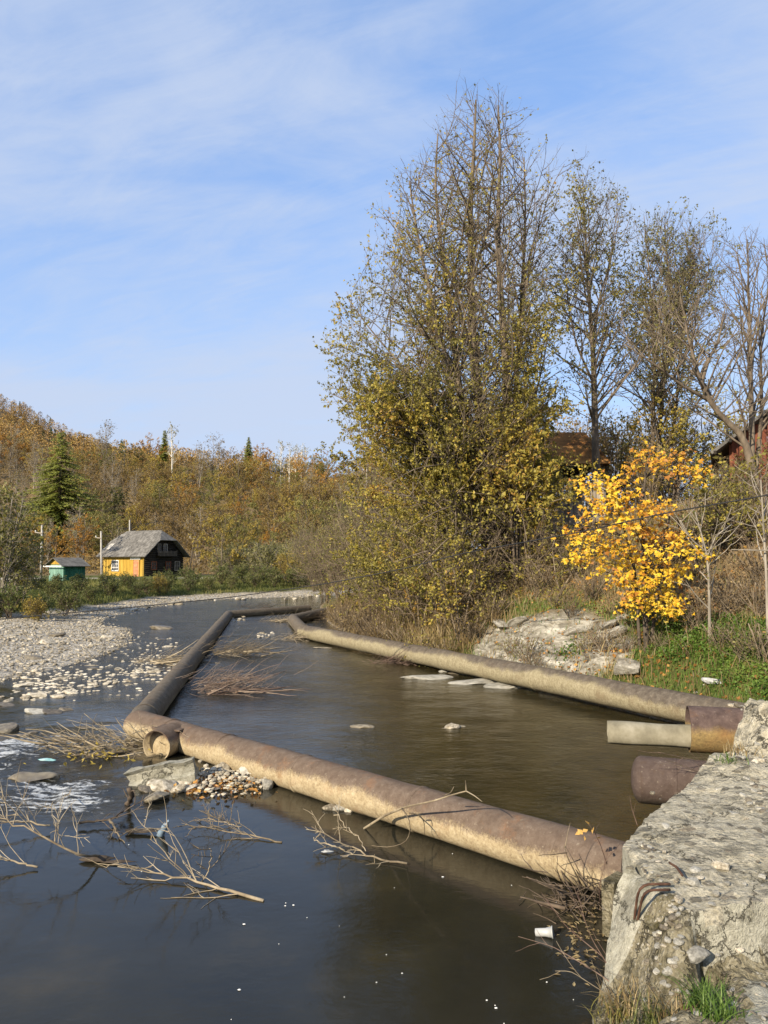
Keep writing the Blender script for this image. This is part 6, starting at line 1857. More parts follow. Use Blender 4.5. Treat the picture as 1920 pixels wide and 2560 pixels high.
# ------------------------------------------------------------------ driftwood
def fallen(label, px, r0_=.02, n_tw=8, seed=0, mat='driftwood', twl=.45, name='dead_branch', upb=.25, group=None, cat='branch', r1=.004, flat=.5, C=C6):
    r0 = r0_ * .55
    rng_ = random.Random(seed)
    pts = [onz(*C(a, b), c_) for a, b, c_ in px]
    P = smooth_path(pts, 14)
    j = np.random.default_rng(seed).normal(0, .012, P.shape)
    P = P + j * np.linspace(.4, 1, 14)[:, None]
    t = thing(name, label, cat, pts[0], group)
    part('limb', Geo().tubes(P, np.linspace(r0, r1, 14), 7, a=.5), mat, t, True)
    g = Geo()
    for k_ in range(n_tw):
        u = .2 + .8 * (k_ + rng_.random()) / n_tw
        fi = min(u, .99) * 13
        q = int(fi)
        b0 = P[q]
        d = _norm(P[min(13, q + 1)] - P[q])
        dd = spread_dir(rng_, d, math.radians(rng_.uniform(25, 60)))
        dd = _norm((dd[0], dd[1] * 1.0, dd[2] * flat + upb * rng_.random()))
        L = twl * rng_.uniform(.4, 1.15)
        w_ = walk(rng_, tuple(b0), dd, L, 7, .18, .02)
        w_ = [(a, b, max(c_, .004)) for a, b, c_ in w_]
        g.tubes(np.array(w_), np.linspace(max(.004, r0 * .38), .002, 7), 4, cap=False, a=rng_.random())
        for _ in range(3):
            s2 = rng_.randrange(2, 6)
            e = spread_dir(rng_, _norm(np.array(w_[s2]) - np.array(w_[s2 - 1])), math.radians(rng_.uniform(25, 60)))
            w2 = walk(rng_, w_[s2], e, L * .4, 5, .2, .02)
            g.tubes(np.array([(a, b, max(c_, .003)) for a, b, c_ in w2]), np.linspace(.004, .0015, 5), 3, cap=False, a=rng_.random())
    if n_tw:
        part('twigs', g, mat, t, True)['kind'] = 'stuff'
    return t
fallen('long pale branch lying in the foreground water, lowest of the driftwood', [(1560, 1785, .0), (1350, 1720, .02), (1100, 1650, .03), (900, 1610, .05), (700, 1570, .08)], .028, 11, 1, twl=.6, upb=.35)
fallen('pale broken branch end jutting left in the foreground, above the lowest one', [(610, 1520, .02), (480, 1520, .16), (250, 1400, .30), (60, 1310, .36), (-160, 1260, .4)], .022, 12, 2, twl=.6, upb=.4)
fallen('branch entering from the left edge, lower of two', [(220, 1580, .02), (60, 1540, .08), (-120, 1520, .1)], .018, 8, 3, twl=.6, upb=.4)
fallen('branch entering from the left edge, upper of two', [(300, 1340, .05), (150, 1310, .1), (-60, 1310, .14), (-220, 1290, .15)], .018, 9, 4, twl=.6, upb=.5)
fallen('crossed grey sticks below the rapids', [(470, 1320, .05), (640, 1300, .06), (780, 1230, .1)], .026, 6, 5, 'driftwood_dark', .4, upb=.4)
fallen('dark stub of root sticking up below the rapids', [(745, 1215, .0), (775, 1190, .10), (785, 1155, .2), (765, 1125, .26)], .045, 2, 6, 'driftwood_dark', .2, name='root_stub', r1=.03)
fallen('short pale stick leaning across the driftwood below the rapids', [(650, 1300, .1), (690, 1360, .05), (740, 1440, .0)], .026, 2, 7, twl=.25)
fallen('thin arching twig over the foreground water, left of the bottle', [(420, 1150, .0), (300, 1200, .25), (330, 1300, .2), (350, 1440, .05)], .008, 5, 8, twl=.3, upb=.3, r1=.003)
fallen('long whip of twig between the blue plastic and the lowest branch', [(1120, 1640, .03), (960, 1490, .15), (880, 1360, .25), (780, 1250, .3)], .009, 5, 9, twl=.3, upb=.2, r1=.003)
fallen('upright forked twig standing in the water right of the lowest branch', [(1200, 1665, .0), (1240, 1600, .1), (1255, 1500, .28), (1245, 1465, .34)], .010, 4, 10, twl=.3, upb=.3, r1=.003)
fallen('brown branch floating right of the blue plastic', [(1670, 1440, .0), (1480, 1390, .03), (1300, 1360, .05), (1180, 1340, .05)], .016, 10, 11, twl=.4, upb=.2)
fallen('thin twigs floating above the brown branch', [(1430, 1345, .0), (1330, 1320, .03), (1220, 1285, .06)], .008, 7, 12, twl=.35, upb=.2)
fallen('pale forked branch floating below the pipe, butt end to the right', [(985, 1560, .02), (850, 1545, .02), (650, 1470, .05), (540, 1410, .10), (420, 1335, .2)], .019, 7, 13, twl=.38, upb=.4, C=C7)
fallen('second stick alongside the forked branch below the pipe', [(620, 1480, .02), (520, 1450, .04), (425, 1415, .08)], .014, 3, 14, twl=.3, upb=.4, C=C7)
fallen('thin grey stem rising from the forked branch towards the stones', [(750, 1490, .0), (700, 1410, .05), (630, 1340, .12), (560, 1260, .2)], .008, 3, 15, twl=.3, upb=.3, C=C7)
# branch propped on the silted pipe
t = thing('dead_branch', 'bare branch propped against the silted pipe, tip over its top', 'branch', onz(*C7(745, 1350), 0))
def pipepts(l):
    return [onz(*C7(a, b), c_) for a, b, c_ in l]
part('limb', Geo().tubes(smooth_path(pipepts([(735, 1355, .0), (850, 1280, .18), (980, 1225, .40), (1150, 1190, .56), (1270, 1150, .68), (1340, 1132, .74)]), 20), np.linspace(.014, .006, 20), 6), 'driftwood', t, True)
for l in ([(960, 1235, .38), (1005, 1300, .36), (1015, 1370, .26), (980, 1440, .10), (880, 1468, .02), (780, 1455, .01)], [(1340, 1132, .74), (1390, 1160, .74), (1435, 1195, .70)], [(1340, 1132, .74), (1338, 1090, .80), (1335, 1070, .84)], [(1210, 1160, .6), (1250, 1140, .68), (1268, 1105, .74)], [(1000, 1260, .36), (1060, 1270, .34), (1090, 1310, .26), (1095, 1390, .1)]):
    part('twig', Geo().tubes(smooth_path(pipepts(l), 12), np.linspace(.007, .003, 12), 5), 'driftwood', t, True)

def brush(label, cx, cy, rx_, ry_, n_big, n_small, seed, mat='driftwood', ang=0.0, sp_=.5, h=.25, C=C6, lb=.9, name='brush_pile'):
    rng_ = random.Random(seed)
    c_ = onz(*C(cx, cy), .0)
    t = thing(name, label, 'brushwood', c_)
    for k_ in range(n_big):
        a = ang + rng_.gauss(0, sp_)
        L = lb * rng_.uniform(.6, 1.2)
        p = (c_[0] + rng_.gauss(0, rx_ * .5), c_[1] + rng_.gauss(0, ry_ * .5), rng_.uniform(.0, h * .5))
        d = (math.cos(a), math.sin(a), rng_.uniform(-.05, .35))
        w_ = walk(rng_, p, _norm(d), L, 7, .12, 0)
        w_ = np.array([(a_, b_, max(z_, .01)) for a_, b_, z_ in w_])
        part('branch', Geo().tubes(w_, np.linspace(rng_.uniform(.010, .022), .004, 7), 5, a=rng_.random()), mat, t, True)
    P = []
    for k_ in range(n_small):
        a = ang + rng_.gauss(0, sp_ * 1.4)
        L = lb * rng_.uniform(.25, .7)
        p = (c_[0] + rng_.gauss(0, rx_ * .55), c_[1] + rng_.gauss(0, ry_ * .55), abs(rng_.gauss(0, h * .5)))
        d = (math.cos(a), math.sin(a), rng_.gauss(.12, .3))
        P.append([(a_, b_, max(z_, .006)) for a_, b_, z_ in walk(rng_, p, _norm(d), L, 6, .2, 0)])
    g = Geo().tubes(np.array(P), np.tile(np.linspace(.006, .0025, 6), (len(P), 1)), 3, cap=False)
    nf = n_small * 5 * 3
    g.A = [np.repeat(np.random.default_rng(seed).random(n_small), 15)]
    o = part('twigs', g, mat, t, True)
    o['kind'] = 'stuff'
    return t
brush('wide raft of dry twigs caught in front of the pipe bend', 620, 910, .8, .3, 14, 240, 51, 'driftwood', 3.3, .45, .3, lb=.8)
brush('reddish brush caught behind the left pipe, nearer of two', 1290, 540, .8, .7, 12, 240, 52, 'twig_red', .35, .35, .35, lb=1.2)
brush('pale dry brush caught behind the left pipe, farther of two', 1370, 330, .9, .9, 12, 200, 53, 'driftwood', .5, .5, .4, lb=1.2)
brush('sheaf of pale sticks lying on the left side of the pipe', 980, 370, .8, .5, 16, 110, 54, 'driftwood', -.35, .25, .2, lb=1.3)
brush('twigs hung on the far cross pipe', 1500, 60, 1.3, .8, 10, 110, 55, 'driftwood_dark', .3, .6, .4, lb=1.3)
brush('dry sticks at the bend of the right bank pipe', 350, 235, .9, .5, 10, 110, 56, 'driftwood', -.6, .4, .25, C=C7, lb=1.2)
brush('flood litter of sticks beside the right bank pipe bend', 230, 130, .9, .5, 9, 80, 57, 'driftwood', .4, .5, .2, C=C7, lb=1.3)
brush('heap of twigs lodged inside the crook of the right bank pipe', 440, 115, .8, .8, 8, 140, 58, 'driftwood_dark', .6, .8, .35, C=C7, lb=1.0)
brush('rusty-brown twigs and leaves under the right bank pipe', 930, 375, .8, .3, 9, 160, 59, 'twig_red', -.9, .35, .16, C=C7, lb=.8)
brush('dark twigs at the water edge below the pier', 1560, 1290, .35, .25, 5, 90, 60, 'driftwood_dark', 2.2, .6, .25, C=lambda a, b: C8(a - 1050, b + 240), lb=.5)
brush('brush pile stranded at the far bend', 1250, 1075, 1.6, .8, 8, 120, 61, 'twig_red', .2, .5, .6, C=lambda a, b: (a / 2.023, 950 + b / 2.023 - 2), lb=2.0)
# ------------------------------------------------------------------ litter, grass, weeds on the right bank
def bank_pts(n, seed, x0, x1, y0, y1, cond=None):
    r = np.random.default_rng(seed)
    x = r.uniform(x0, x1, n); y = r.uniform(y0, y1, n)
    z, gv, gs_, rk, rd = ground(x, y, True)
    wet = inside(x, y, RIVER)
    left = pdist(x, y, LB) < pdist(x, y, RB)
    ok = ~wet & ~left & (np.abs(x / y) < .56)
    if cond is not None:
        ok &= cond(x, y, z, gs_, rk, r)
    return np.stack([x, y, z], 1)[ok], gs_[ok], rk[ok], r
def blades(P, r, h, w, lean=.5):
    N = len(P)
    hh_ = h * np.exp(r.normal(0, .35, N))[:, None]
    a = r.uniform(0, 6.28, N)
    sd = np.stack([np.cos(a), np.sin(a), np.zeros(N)], 1)
    b = r.uniform(0, 6.28, N)
    ln = np.stack([np.cos(b), np.sin(b), np.zeros(N)], 1) * (lean * r.random(N))[:, None] * hh_
    up = np.array([0, 0, 1.0])
    m = P + ln * .35 + up * hh_ * .6
    V = np.stack([P - sd * w, P + sd * w, m + sd * w * .7, P + ln + up * hh_ * .92, m - sd * w * .7], 1)
    i_ = np.arange(N) * 5
    return V.reshape(-1, 3), [np.stack([i_, i_ + 1, i_ + 2, i_ + 4], 1), np.stack([i_ + 4, i_ + 2, i_ + 3], 1)]
def stuff(name, V, F, tint, mat, label, cat):
    g = Geo()
    if isinstance(F, list):
        g.V.append(V)
        for f in F:
            g.F.append(f); g.A.append(tint)
        g.n = len(V)
    else:
        g.add(V, F, tint)
    return solo(name, g, mat, label, cat, kind='stuff')
P, gs_, rk, r = bank_pts(150000, 1, -3, 13, 11, 27, lambda x, y, z, g_, k_, r: (r.random(len(x)) < g_ * .9 + .05) & (z > .05))
V, F = blades(P, r, .11, .006)
stuff('grass', V, F, leaf_tint(r, P, .9, .42, .9, .35), 'leaf_bright', 'short green grass on the right bank above the pipe', 'grass')
P, gs_, rk, r = bank_pts(95000, 2, -4, 13, 11, 40, lambda x, y, z, g_, k_, r: (r.random(len(x)) < (.35 + .6 * (vnoise(np.stack([x * .7, y * .7, x * 0], 1)) > .5)) * (1 - .8 * k_)) & (z > .03))
V, F = blades(P, r, .24, .008, .9)
stuff('dry_grass', V, F, leaf_tint(r, P, .5, .45, .8, .4), 'leaf_dry', 'dry straw-coloured grass on the right bank', 'grass')
P, gs_, rk, r = bank_pts(30000, 3, -3.2, 3.5, 20, 38, lambda x, y, z, g_, k_, r: (z < 1.3) & (z > .05) & (r.random(len(x)) < .8))
V, F = blades(P, r, .55, .010, 1.0)
stuff('reeds', V, F, leaf_tint(r, P, .5, .5, .8, .4), 'leaf_dry', 'tall dry reed grass on the bank below the tallest tree', 'grass')
P, gs_, rk, r = bank_pts(70000, 4, -3, 14, 11, 30, lambda x, y, z, g_, k_, r: (r.random(len(x)) < .18 + .75 * np.exp(-((x - 5.9) / 1.9) ** 2 - ((y - 15.4) / 1.9) ** 2) + .2 * (z > 1.6)) & (z > .05))
P[:, 2] += .012 + .02 * r.random(len(P))
V, F = leaves(r, P, .075, .9, ratio=.8)
stuff('leaf_litter', V, F, leaf_tint(r, P, .6, .5, .6, .5), 'leaf_litter', 'fallen orange and brown leaves scattered on the right bank', 'leaves')
P, gs_, rk, r = bank_pts(120000, 5, 3, 13, 11, 19, lambda x, y, z, g_, k_, r: (z < 1.7) & (z > .08) & (r.random(len(x)) < sstep(.0, .55, fb2(x, y, .7, 3, .5, 2.2) + .25 * (x > 5.5) - .3 * k_)))
P[:, 2] += .02 + .16 * r.random(len(P)) * (.4 + vnoise(P * [2, 2, 0]))
V, F = leaves(r, P, .055, .8, ratio=.75)
stuff('ground_weeds', V, F, leaf_tint(r, P, .9, .5, .8, .4), 'leaf_bright', 'low bright green weeds on the foot of the right bank', 'weeds')
# brown brush and stems covering the slope
rngs = np.random.default_rng(6)
P, gs_, rk, r = bank_pts(9000, 6, -3, 14, 13, 32, lambda x, y, z, g_, k_, r: (z > .9) & (r.random(len(x)) < .55 * (1 - k_)))
N = len(P)
d = r.normal(0, .5, (N, 3)); d[:, 2] = np.abs(d[:, 2]) + .7
d /= np.linalg.norm(d, axis=1, keepdims=True)
L = (.22 + .5 * r.random(N))[:, None]
TP = np.stack([P, P + d * L * .5 + r.normal(0, .04, (N, 3)), P + d * L + r.normal(0, .09, (N, 3))], 1)
g = Geo().tubes(TP, np.tile(np.array([.005, .004, .002]), (N, 1)), 3, cap=False)
g.A = [np.repeat(r.random(N), 6)]
solo('dead_stems', g, 'twig_brown', 'dead brown stems standing on the slope of the right bank', 'stems', kind='stuff')
K['weed'] = [proto('s', s_, 1.0, .6, 'leaf_olive', 'twig_brown', 5, .055, 8, nprim=6, sec=4, tw=6, twl=.15, el=(15, 65), zb=.0, start=.05, spread=.45, rt=.003, r0=.008) for s_ in (301, 302)]
K['drybush'] = [proto('s', s_, 1.0, .6, 'leaf_dry', 'twig_brown', 4, .05, 10, nprim=6, sec=4, tw=6, twl=.2, el=(25, 75), zb=.0, start=.05, spread=.45, rt=.003, r0=.008) for s_ in (311, 312)]
K['yellowweed'] = [proto('s', s_, 1.0, .6, 'leaf_lime', 'twig_brown', 8, .06, 9, nprim=6, sec=4, tw=6, twl=.18, el=(10, 65), zb=.0, start=.05, spread=.45, rt=.003, r0=.008) for s_ in (321, 322)]
rng = random.Random(14)
def bank_px(px_, d):
    x = (px_ - 960) / FPX * d
    return x, d
for i_, (px_, d, s_, k_) in enumerate([(1850, 13.6, .7, 'weed'), (1900, 13.2, .8, 'weed'), (1790, 14.2, .55, 'weed'), (1890, 14.4, .8, 'drybush'), (1820, 15.0, .9, 'drybush'), (1735, 15.2, .8, 'drybush'), (1905, 15.4, 1.1, 'drybush'), (1640, 15.4, .4, 'weed'), (1560, 15.9, .5, 'weed'), (1500, 16.4, .6, 'drybush'), (1460, 17.0, .5, 'yellowweed'), (1330, 17.4, .55, 'drybush'), (1310, 17.9, .7, 'weed'),
                                     (1270, 18.6, .5, 'yellowweed'), (1120, 20.0, .7, 'yellowweed'), (1060, 21.0, .8, 'yellowweed'), (1090, 20.2, .6, 'weed'), (1010, 22.4, .8, 'weed'), (980, 23.5, .9, 'drybush'), (950, 24.5, 1.0, 'drybush'), (920, 26.0, 1.1, 'drybush'), (900, 27.5, 1.1, 'drybush'), (870, 29.5, 1.2, 'drybush'), (850, 31.5, 1.1, 'drybush'), (1000, 24.5, 1.1, 'yellowweed'), (1040, 23.5, 1.1, 'yellowweed'),
                                     (1420, 18.6, .6, 'drybush'), (1380, 19.4, .7, 'yellowweed'), (1480, 18.8, .9, 'drybush'), (1350, 20.6, .9, 'drybush'), (1440, 20.6, 1.1, 'yellowweed'), (1400, 22.0, 1.1, 'drybush'), (1500, 21.0, 1.2, 'drybush'), (1560, 19.5, 1.1, 'yellowweed'), (1640, 18.6, 1.2, 'drybush'), (1700, 18.6, 1.3, 'yellowweed'), (1760, 17.8, 1.1, 'drybush'), (1850, 17.4, 1.3, 'yellowweed'), (1900, 18.6, 1.5, 'yellowweed'), (1300, 22.0, 1.0, 'yellowweed'), (1230, 20.4, .9, 'yellowweed'), (1180, 20.2, .8, 'drybush'), (1600, 17.2, .9, 'drybush')]):
    x, y = bank_px(px_, d)
    n_, l_b, gp = {'weed': ('weed_clump', 'green weed clump on the right bank', 'green weeds on the right bank'), 'drybush': ('dry_bush', 'small dry brown bush on the right bank slope', 'dry bushes on the right bank'),
                   'yellowweed': ('leafy_bush', 'small yellow-green bush on the right bank slope', 'small leafy bushes on the right bank')}[k_]
    plant(rng.choice(K[k_]), n_, l_b, 'plant', x, y, s_, gp, rng_=rng)
# strata blocks of the rock face
rng = random.Random(40)
NB = 12
for i_ in range(NB):
    al = rng.uniform(-2.2, 2.2)
    s_ = rng.uniform(.25, 2.0)
    x = 3.6 + .469 * al + .883 * (s_ - .0) - .2; y = 18.0 - .883 * al + .469 * (s_ - 2.0) + .9
    if not inside(np.array([x]), np.array([y]), RIVER)[0] and pdist(np.array([x]), np.array([y]), RB)[0] < 2.3:
        o = stone(x, y, rng.uniform(.12, .34), 'rock_strata', 'grey layered block in the rock face below the tallest tree', 'blocks of the rock face', rng_=rng, flat=.8, asp=rng.uniform(1.1, 1.7), rz=-1.08 + rng.uniform(-.3, .3), tilt=.45, lo=False, cat='rock', name='rock')
for px_, py_, d, s_, l_b, m in [(1560, 1548, 15.4, .42, 'large tilted grey rock under the yellow maple', 'rock_strata'), (1775, 1625, 13.6, .16, 'pale plastic sack lying in the grass of the right bank', 'plastic_white'), (1020, 1500, 22.5, .3, 'white rock showing through the reeds at the water edge', 'stone_pale')]:
    x = (px_ - 960) / FPX * d
    stone(x, d, s_, m, l_b, rng_=rng, flat=.8, asp=1.4, name='plastic_sack' if 'plastic' in m else 'rock', cat='sack' if 'plastic' in m else 'rock')
for i_ in range(12):
    x = (rng.gauss(1690, 45) - 960) / FPX * 13.6; y = 13.6 + rng.gauss(0, .3)
    stone(x, y, rng.uniform(.02, .06), rng.choice(['stone_pale', 'stone_grey', 'plastic_white']), 'white rubble bit in the litter patch on the grassy bank', 'rubble bits on the grassy bank', rng_=rng, lo=True)
# fallen stick by the right edge
a_, b_ = atd(1828, 1374, 13.4), atd(1990, 1374, 13.4)
solo('fallen_stick', Geo().tubes(smooth_path([a_, (a_ + b_) / 2 + [0, 0, -.015], b_], 9), np.linspace(.009, .015, 9), 6), 'bark_grey', 'horizontal pale stick resting on the sapling at the right edge', 'branch', a_, smooth=True)

# left bank grass
r = np.random.default_rng(12)
n = 90000
x = r.uniform(-32, -3, n); y = 30 + 45 * r.random(n)
z, gv, gs_, rk, rd = ground(x, y, True)
ok = ~inside(x, y, RIVER) & (pdist(x, y, LB) < pdist(x, y, RB)) & (gs_ > .3) & (gv < .5) & (rd < .3) & (x / y > -.56)
P = np.stack([x, y, z], 1)[ok]
V, F = blades(P, r, .22, .02, .8)
stuff('bank_grass', V, F, leaf_tint(r, P, .25, .5, 1.0, .35), 'leaf_green', 'rough grass along the far left bank', 'grass')

# ------------------------------------------------------------------ small things on water and pier
r = np.random.default_rng(15)
n = 32
px_ = r.uniform(300, 1500, n); py_ = r.uniform(2100, 2560, n)
P = np.array([onz(a, b, .004) for a, b in zip(px_, py_)])
g = Geo()
for p in P:
    k_ = 6
    an = np.arange(k_) * 2 * math.pi / k_
    rr = .0032 * np.exp(r.normal(0, .45))
    V = np.concatenate([p + np.stack([np.cos(an) * rr * 1.5, np.sin(an) * rr, np.zeros(k_)], 1), p + np.stack([np.cos(an) * rr * .9, np.sin(an) * rr * .6, np.full(k_, .004)], 1)])
    j = np.arange(k_); jn = np.roll(j, -1)
    g.add(V, [np.stack([j, jn, jn + k_, j + k_], 1), (j + k_)[None]])
solo('foam_flecks', g, 'foam_fleck', 'tiny white flecks floating on the foreground water', 'foam', kind='stuff')
def sheetish(name, label, cat, c_, size, mat, seed, h=.5):
    V, F = stone_geo(seed, 2, h, .5)
    V = V * (1 + .35 * fbm(V * 2.3 + seed, 3)[:, None])
    return solo(name, Geo().add(V * np.array(size) + c_, F), mat, label, cat, c_, smooth=True)
c_ = onz(*C6(965, 1365), .06)
bg = thing('plastic_bottle', 'crumpled blue plastic bottle caught in the twigs', 'bottle', c_)
ax_ = np.array([.35, -.25, .55]); ax_ /= np.linalg.norm(ax_)
sgm = np.array([-.13, -.12, -.05, 0, .05, .09, .12, .14, .165]) * .8
rad = np.array([.01, .034, .045, .028, .040, .036, .022, .012, .012]) * .9
part('bottle', Geo().tubes(np.array([c_ + ax_ * s_ for s_ in sgm]), rad, 12), 'plastic_blue', bg, True)
part('cap', Geo().tubes(np.array([c_ + ax_ * .132, c_ + ax_ * .146]), np.array([.014, .014]), 10), 'plastic_blue', bg, True)
c_ = onz(*C8(270, 1655), .03)
cu = thing('plastic_cup', 'white crushed plastic cup floating near the pier', 'cup', c_)
ax_ = np.array([.8, -.25, .12]); ax_ /= np.linalg.norm(ax_)
part('cup_body', Geo().tubes(np.array([c_ + ax_ * s_ for s_ in (-.07, -.066, .01, .06)]), np.array([.01, .028, .03, .042]), 14), 'plastic_white', cu, True)
part('cup_rim', ring_geo(c_ + ax_ * .06, ax_, .041, .005, .004, 14), 'plastic_white', cu, True)
sheetish('plastic_wrapper', 'teal plastic wrapper in the raft of twigs by the rapids', 'wrapper', onz(*C6(275, 945), .08), (.13, .05, .04), 'plastic_teal', 71)
sheetish('plastic_wrapper', 'small white plastic scrap beside the forked floating branch', 'wrapper', onz(*C7(515, 1487), .02), (.06, .03, .02), 'plastic_white', 72)
sheetish('bark_slab', 'tan slab of bark floating above the lowest branch', 'bark', onz(*C6(725, 1550), .02), (.20, .05, .018), 'driftwood_dark', 73)
sheetish('bark_slab', 'tan crust of bark floating left of the blue bottle', 'bark', onz(*C6(850, 1365), .03), (.22, .07, .018), 'driftwood_dark', 74)
sheetish('bark_slab', 'dark rotten log end at the tip of the broken branch', 'bark', onz(*C6(575, 1530), .03), (.16, .06, .05), 'driftwood_dark', 75)
sheetish('drowned_boulder', 'smooth boulder with water pouring over it in the rapids', 'stone', onz(*C6(205, 1060), .02), (.34, .28, .18), 'stone_wet', 76)
# rope of foam from the cut-off branch
# twigs and leaves growing at the pier
def C8z(a, b, z):
    return onz(*C8(a, b), z)
def pier_twig(label, l, r0, seed, n=5, mat='twig_red', leaf=None):
    rng_ = random.Random(seed)
    pts = [C8z(*q) for q in l]
    P = smooth_path(pts, 16)
    t = thing('bare_twig', label, 'twig', pts[0])
    part('stem', Geo().tubes(P, np.linspace(r0, .0015, 16), 5), mat, t, True)
    g = Geo()
    for k_ in range(n):
        i_ = 3 + int(12 * (k_ + rng_.random()) / n)
        d = spread_dir(rng_, _norm(P[min(15, i_ + 1)] - P[min(14, i_)]), math.radians(rng_.uniform(20, 45)))
        g.tubes(np.array(walk(rng_, tuple(P[min(15, i_)]), d, rng_.uniform(.08, .28), 6, .12, .03)), np.linspace(r0 * .45, .0012, 6), 4, cap=False)
    if n:
        part('side_twigs', g, mat, t, True)['kind'] = 'stuff'
    if leaf:
        rr = np.random.default_rng(seed)
        Q = np.array([C8z(a, b, z) for a, b, z in leaf])
        V, F = leaves(rr, Q, .05, .2, ratio=.8, jitter=.2)
        part('leaf', Geo().add(V, F, .8), 'leaf_litter', t)
    return t
pier_twig('twig with a few orange leaves standing up behind the pipe end', [(650, 1240, .45), (610, 1120, .62), (570, 1040, .74), (540, 1000, .80)], .004, 1, 3, leaf=[(540, 1000, .80), (505, 1060, .7), (500, 1045, .72), (615, 1075, .68), (570, 1015, .77), (490, 1040, .72), (510, 1080, .68)])
pier_twig('pale broken stick leaning on the pipe beside the pier', [(515, 1415, .02), (470, 1320, .2), (410, 1200, .42), (388, 1125, .55)], .010, 2, 1, 'driftwood')
pier_twig('curved dark twig against the pipe, left of the pale stick', [(370, 1340, .08), (345, 1270, .22), (350, 1200, .34)], .006, 3, 1, 'driftwood_dark')
pier_twig('thin red shoots fanning from the foot of the pier, upper left one', [(800, 1960, .1), (620, 1800, .2), (400, 1620, .32), (280, 1450, .45)], .005, 4, 5)
pier_twig('thin red shoot from the foot of the pier, reaching far left', [(760, 2020, .08), (560, 1880, .16), (320, 1740, .22), (110, 1680, .26)], .005, 5, 5)
pier_twig('pale grass-like stem arching left from the foot of the pier', [(760, 2090, .08), (600, 2000, .2), (430, 1890, .3), (335, 1890, .28)], .004, 6, 3, 'driftwood')
pier_twig('thin shoot rising along the pier corner', [(720, 1960, .08), (560, 1700, .3), (520, 1600, .42), (470, 1400, .6)], .004, 7, 4)
pier_twig('upright thin shoots between pipe and pier', [(610, 1480, .1), (600, 1380, .28), (640, 1240, .5), (665, 1120, .66)], .004, 8, 4)
pier_twig('bare shoots at the far end of the pier beside the plum stub', [(1330, 630, .74), (1240, 620, .82), (1100, 590, .92), (960, 560, 1.0)], .005, 9, 5)
pier_twig('lower bare shoot hanging over the plum stub', [(1310, 640, .74), (1230, 690, .72), (1080, 630, .84), (970, 590, .92)], .004, 10, 4, 'twig_brown')
pier_twig('twig standing in the water under the plum stub', [(835, 1005, .1), (800, 900, .25), (790, 840, .3)], .005, 11, 2)
# floating leaves along the pipe foot
r = np.random.default_rng(33)
Q = np.array([C8z(a, b, .006) for a, b in zip(r.normal(500, 90, 150), r.normal(1640, 130, 150))])
V, F = leaves(r, Q, .055, 3.0, ratio=.35)
stuff('floating_leaves', V, F, r.random(len(Q)), 'leaf_dry', 'grey willow leaves floating at the foot of the pipe and pier', 'leaves')
Q = np.array([onz(*C6(a, b), .05) for a, b in zip(r.normal(1260, 160, 260), r.normal(1085, 32, 260))])
V, F = leaves(r, Q, .06, .8, ratio=.7)
stuff('heap_leaves', V, F, r.random(len(Q)), 'leaf_litter', 'rust-brown leaves among the stones heaped against the pipe', 'leaves')
Q = np.array([onz(*C6(a, b), .12) for a, b in zip(r.normal(560, 130, 90), r.normal(905, 40, 90))])
V, F = leaves(r, Q, .07, .5, ratio=.4)
stuff('raft_leaves', V, F, r.random(len(Q)), 'leaf_gold', 'yellow willow leaves in the raft of twigs', 'leaves')
# grass tufts on the ledge of the pier
def tuft(cx, cy, n, h, seed, label, mat, sp_=.06):
    rr = np.random.default_rng(seed)
    c_ = zat(*C8(cx, cy))
    P = np.tile(c_, (n, 1)) + np.stack([rr.normal(0, sp_, n), rr.normal(0, sp_, n), np.full(n, -.01)], 1)
    a = rr.uniform(0, 6.28, n)
    out = np.stack([np.cos(a), np.sin(a), np.zeros(n)], 1)
    L = h * rr.uniform(.5, 1.15, n)
    s_ = np.linspace(0, 1, 6)
    lean = rr.uniform(.3, 1.1, n)
    C_ = P[:, None] + out[:, None] * (L * lean)[:, None, None] * (s_ ** 1.7)[None, :, None] + np.array([0, 0, 1.0]) * (L[:, None] * (s_ - .45 * lean[:, None] * s_ ** 2.4))[..., None]
    sd_ = np.stack([-np.sin(a), np.cos(a), np.zeros(n)], 1)[:, None] * (.0035 * (1 - s_ ** 2) + .0004)[None, :, None]
    V = np.stack([C_ - sd_, C_ + sd_], 2).reshape(-1, 3)
    b = (np.arange(n) * 12)[:, None] + (np.arange(5) * 2)[None]
    F = np.stack([b, b + 1, b + 3, b + 2], -1).reshape(-1, 4)
    t = thing('grass_tuft', label, 'grass', c_)
    part('grass_blades', Geo().add(V, F, np.repeat(rr.random(n), 5)), mat, t)
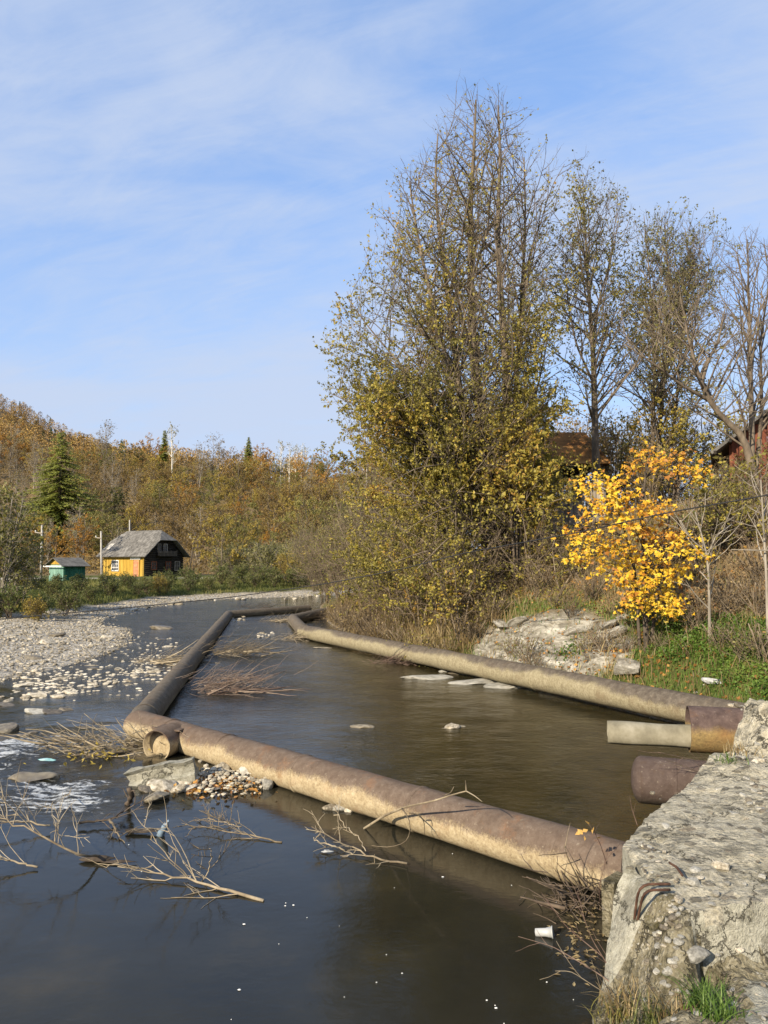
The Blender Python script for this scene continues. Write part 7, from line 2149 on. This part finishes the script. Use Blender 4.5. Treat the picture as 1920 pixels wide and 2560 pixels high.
tuft(1230, 2110, 110, .20, 1, 'bright green grass tuft on the pier ledge at the bottom edge', 'leaf_bright', .04)
tuft(1330, 2190, 90, .2, 2, 'green grass tuft at the very bottom, right of the bright one', 'leaf_bright', .05)
tuft(960, 2160, 120, .2, 3, 'mixed green tuft at the bottom of the pier, left one', 'leaf_green', .07)
tuft(780, 2150, 90, .24, 4, 'dry straw tuft at the foot of the pier', 'leaf_dry', .08)
tuft(1080, 2060, 70, .2, 5, 'dry straw tuft in the middle of the pier ledge', 'leaf_dry', .07)
tuft(1460, 560, 80, .14, 6, 'dry grass tuft in the rubble at the far end of the pier', 'leaf_dry', .09)
tuft(1400, 615, 50, .12, 7, 'green grass tuft on the pier edge above the plum stub', 'leaf_bright', .06)
tuft(720, 2190, 60, .16, 8, 'olive weed tuft by the water at the bottom edge', 'leaf_olive', .06)

# ---- labels by place for look-alikes that stand side by side
_o1 = ['first', 'second', 'third', 'fourth', 'fifth', 'sixth', 'seventh', 'eighth', 'ninth', 'tenth', 'eleventh', 'twelfth', 'thirteenth', 'fourteenth', 'fifteenth', 'sixteenth', 'seventeenth', 'eighteenth', 'nineteenth']
def ordinal(n):
    return _o1[n - 1] if n < 20 else {2: 'twenty', 3: 'thirty'}[n // 10] + '-' + _o1[n % 10 - 1] if n % 10 else {2: 'twentieth', 3: 'thirtieth'}[n // 10]
for gname, text in (('green bushes along the far left bank', 'green bush on the far left bank, %s from the left'), ('dry bushes on the right bank', 'small dry brown bush on the right bank, %s from the left'),
                    ('small leafy bushes on the right bank', 'small yellow-green bush on the right bank, %s from the left'), ('green weeds on the right bank', 'green weed clump on the right bank, %s from the left'),
                    ('brown thicket behind the bank trees', 'low brown tree in the thicket behind the bank trees, %s from the left'), ('olive-yellow thicket behind the bank trees', 'low olive-yellow tree in the thicket behind the bank, %s from the left')):
    L_ = sorted([o for o in COL.objects if o.parent is None and o.get('group') == gname], key=lambda o: o.location.x / o.location.y)
    for i_, o in enumerate(L_):
        o['label'] = text % ordinal(i_ + 1)
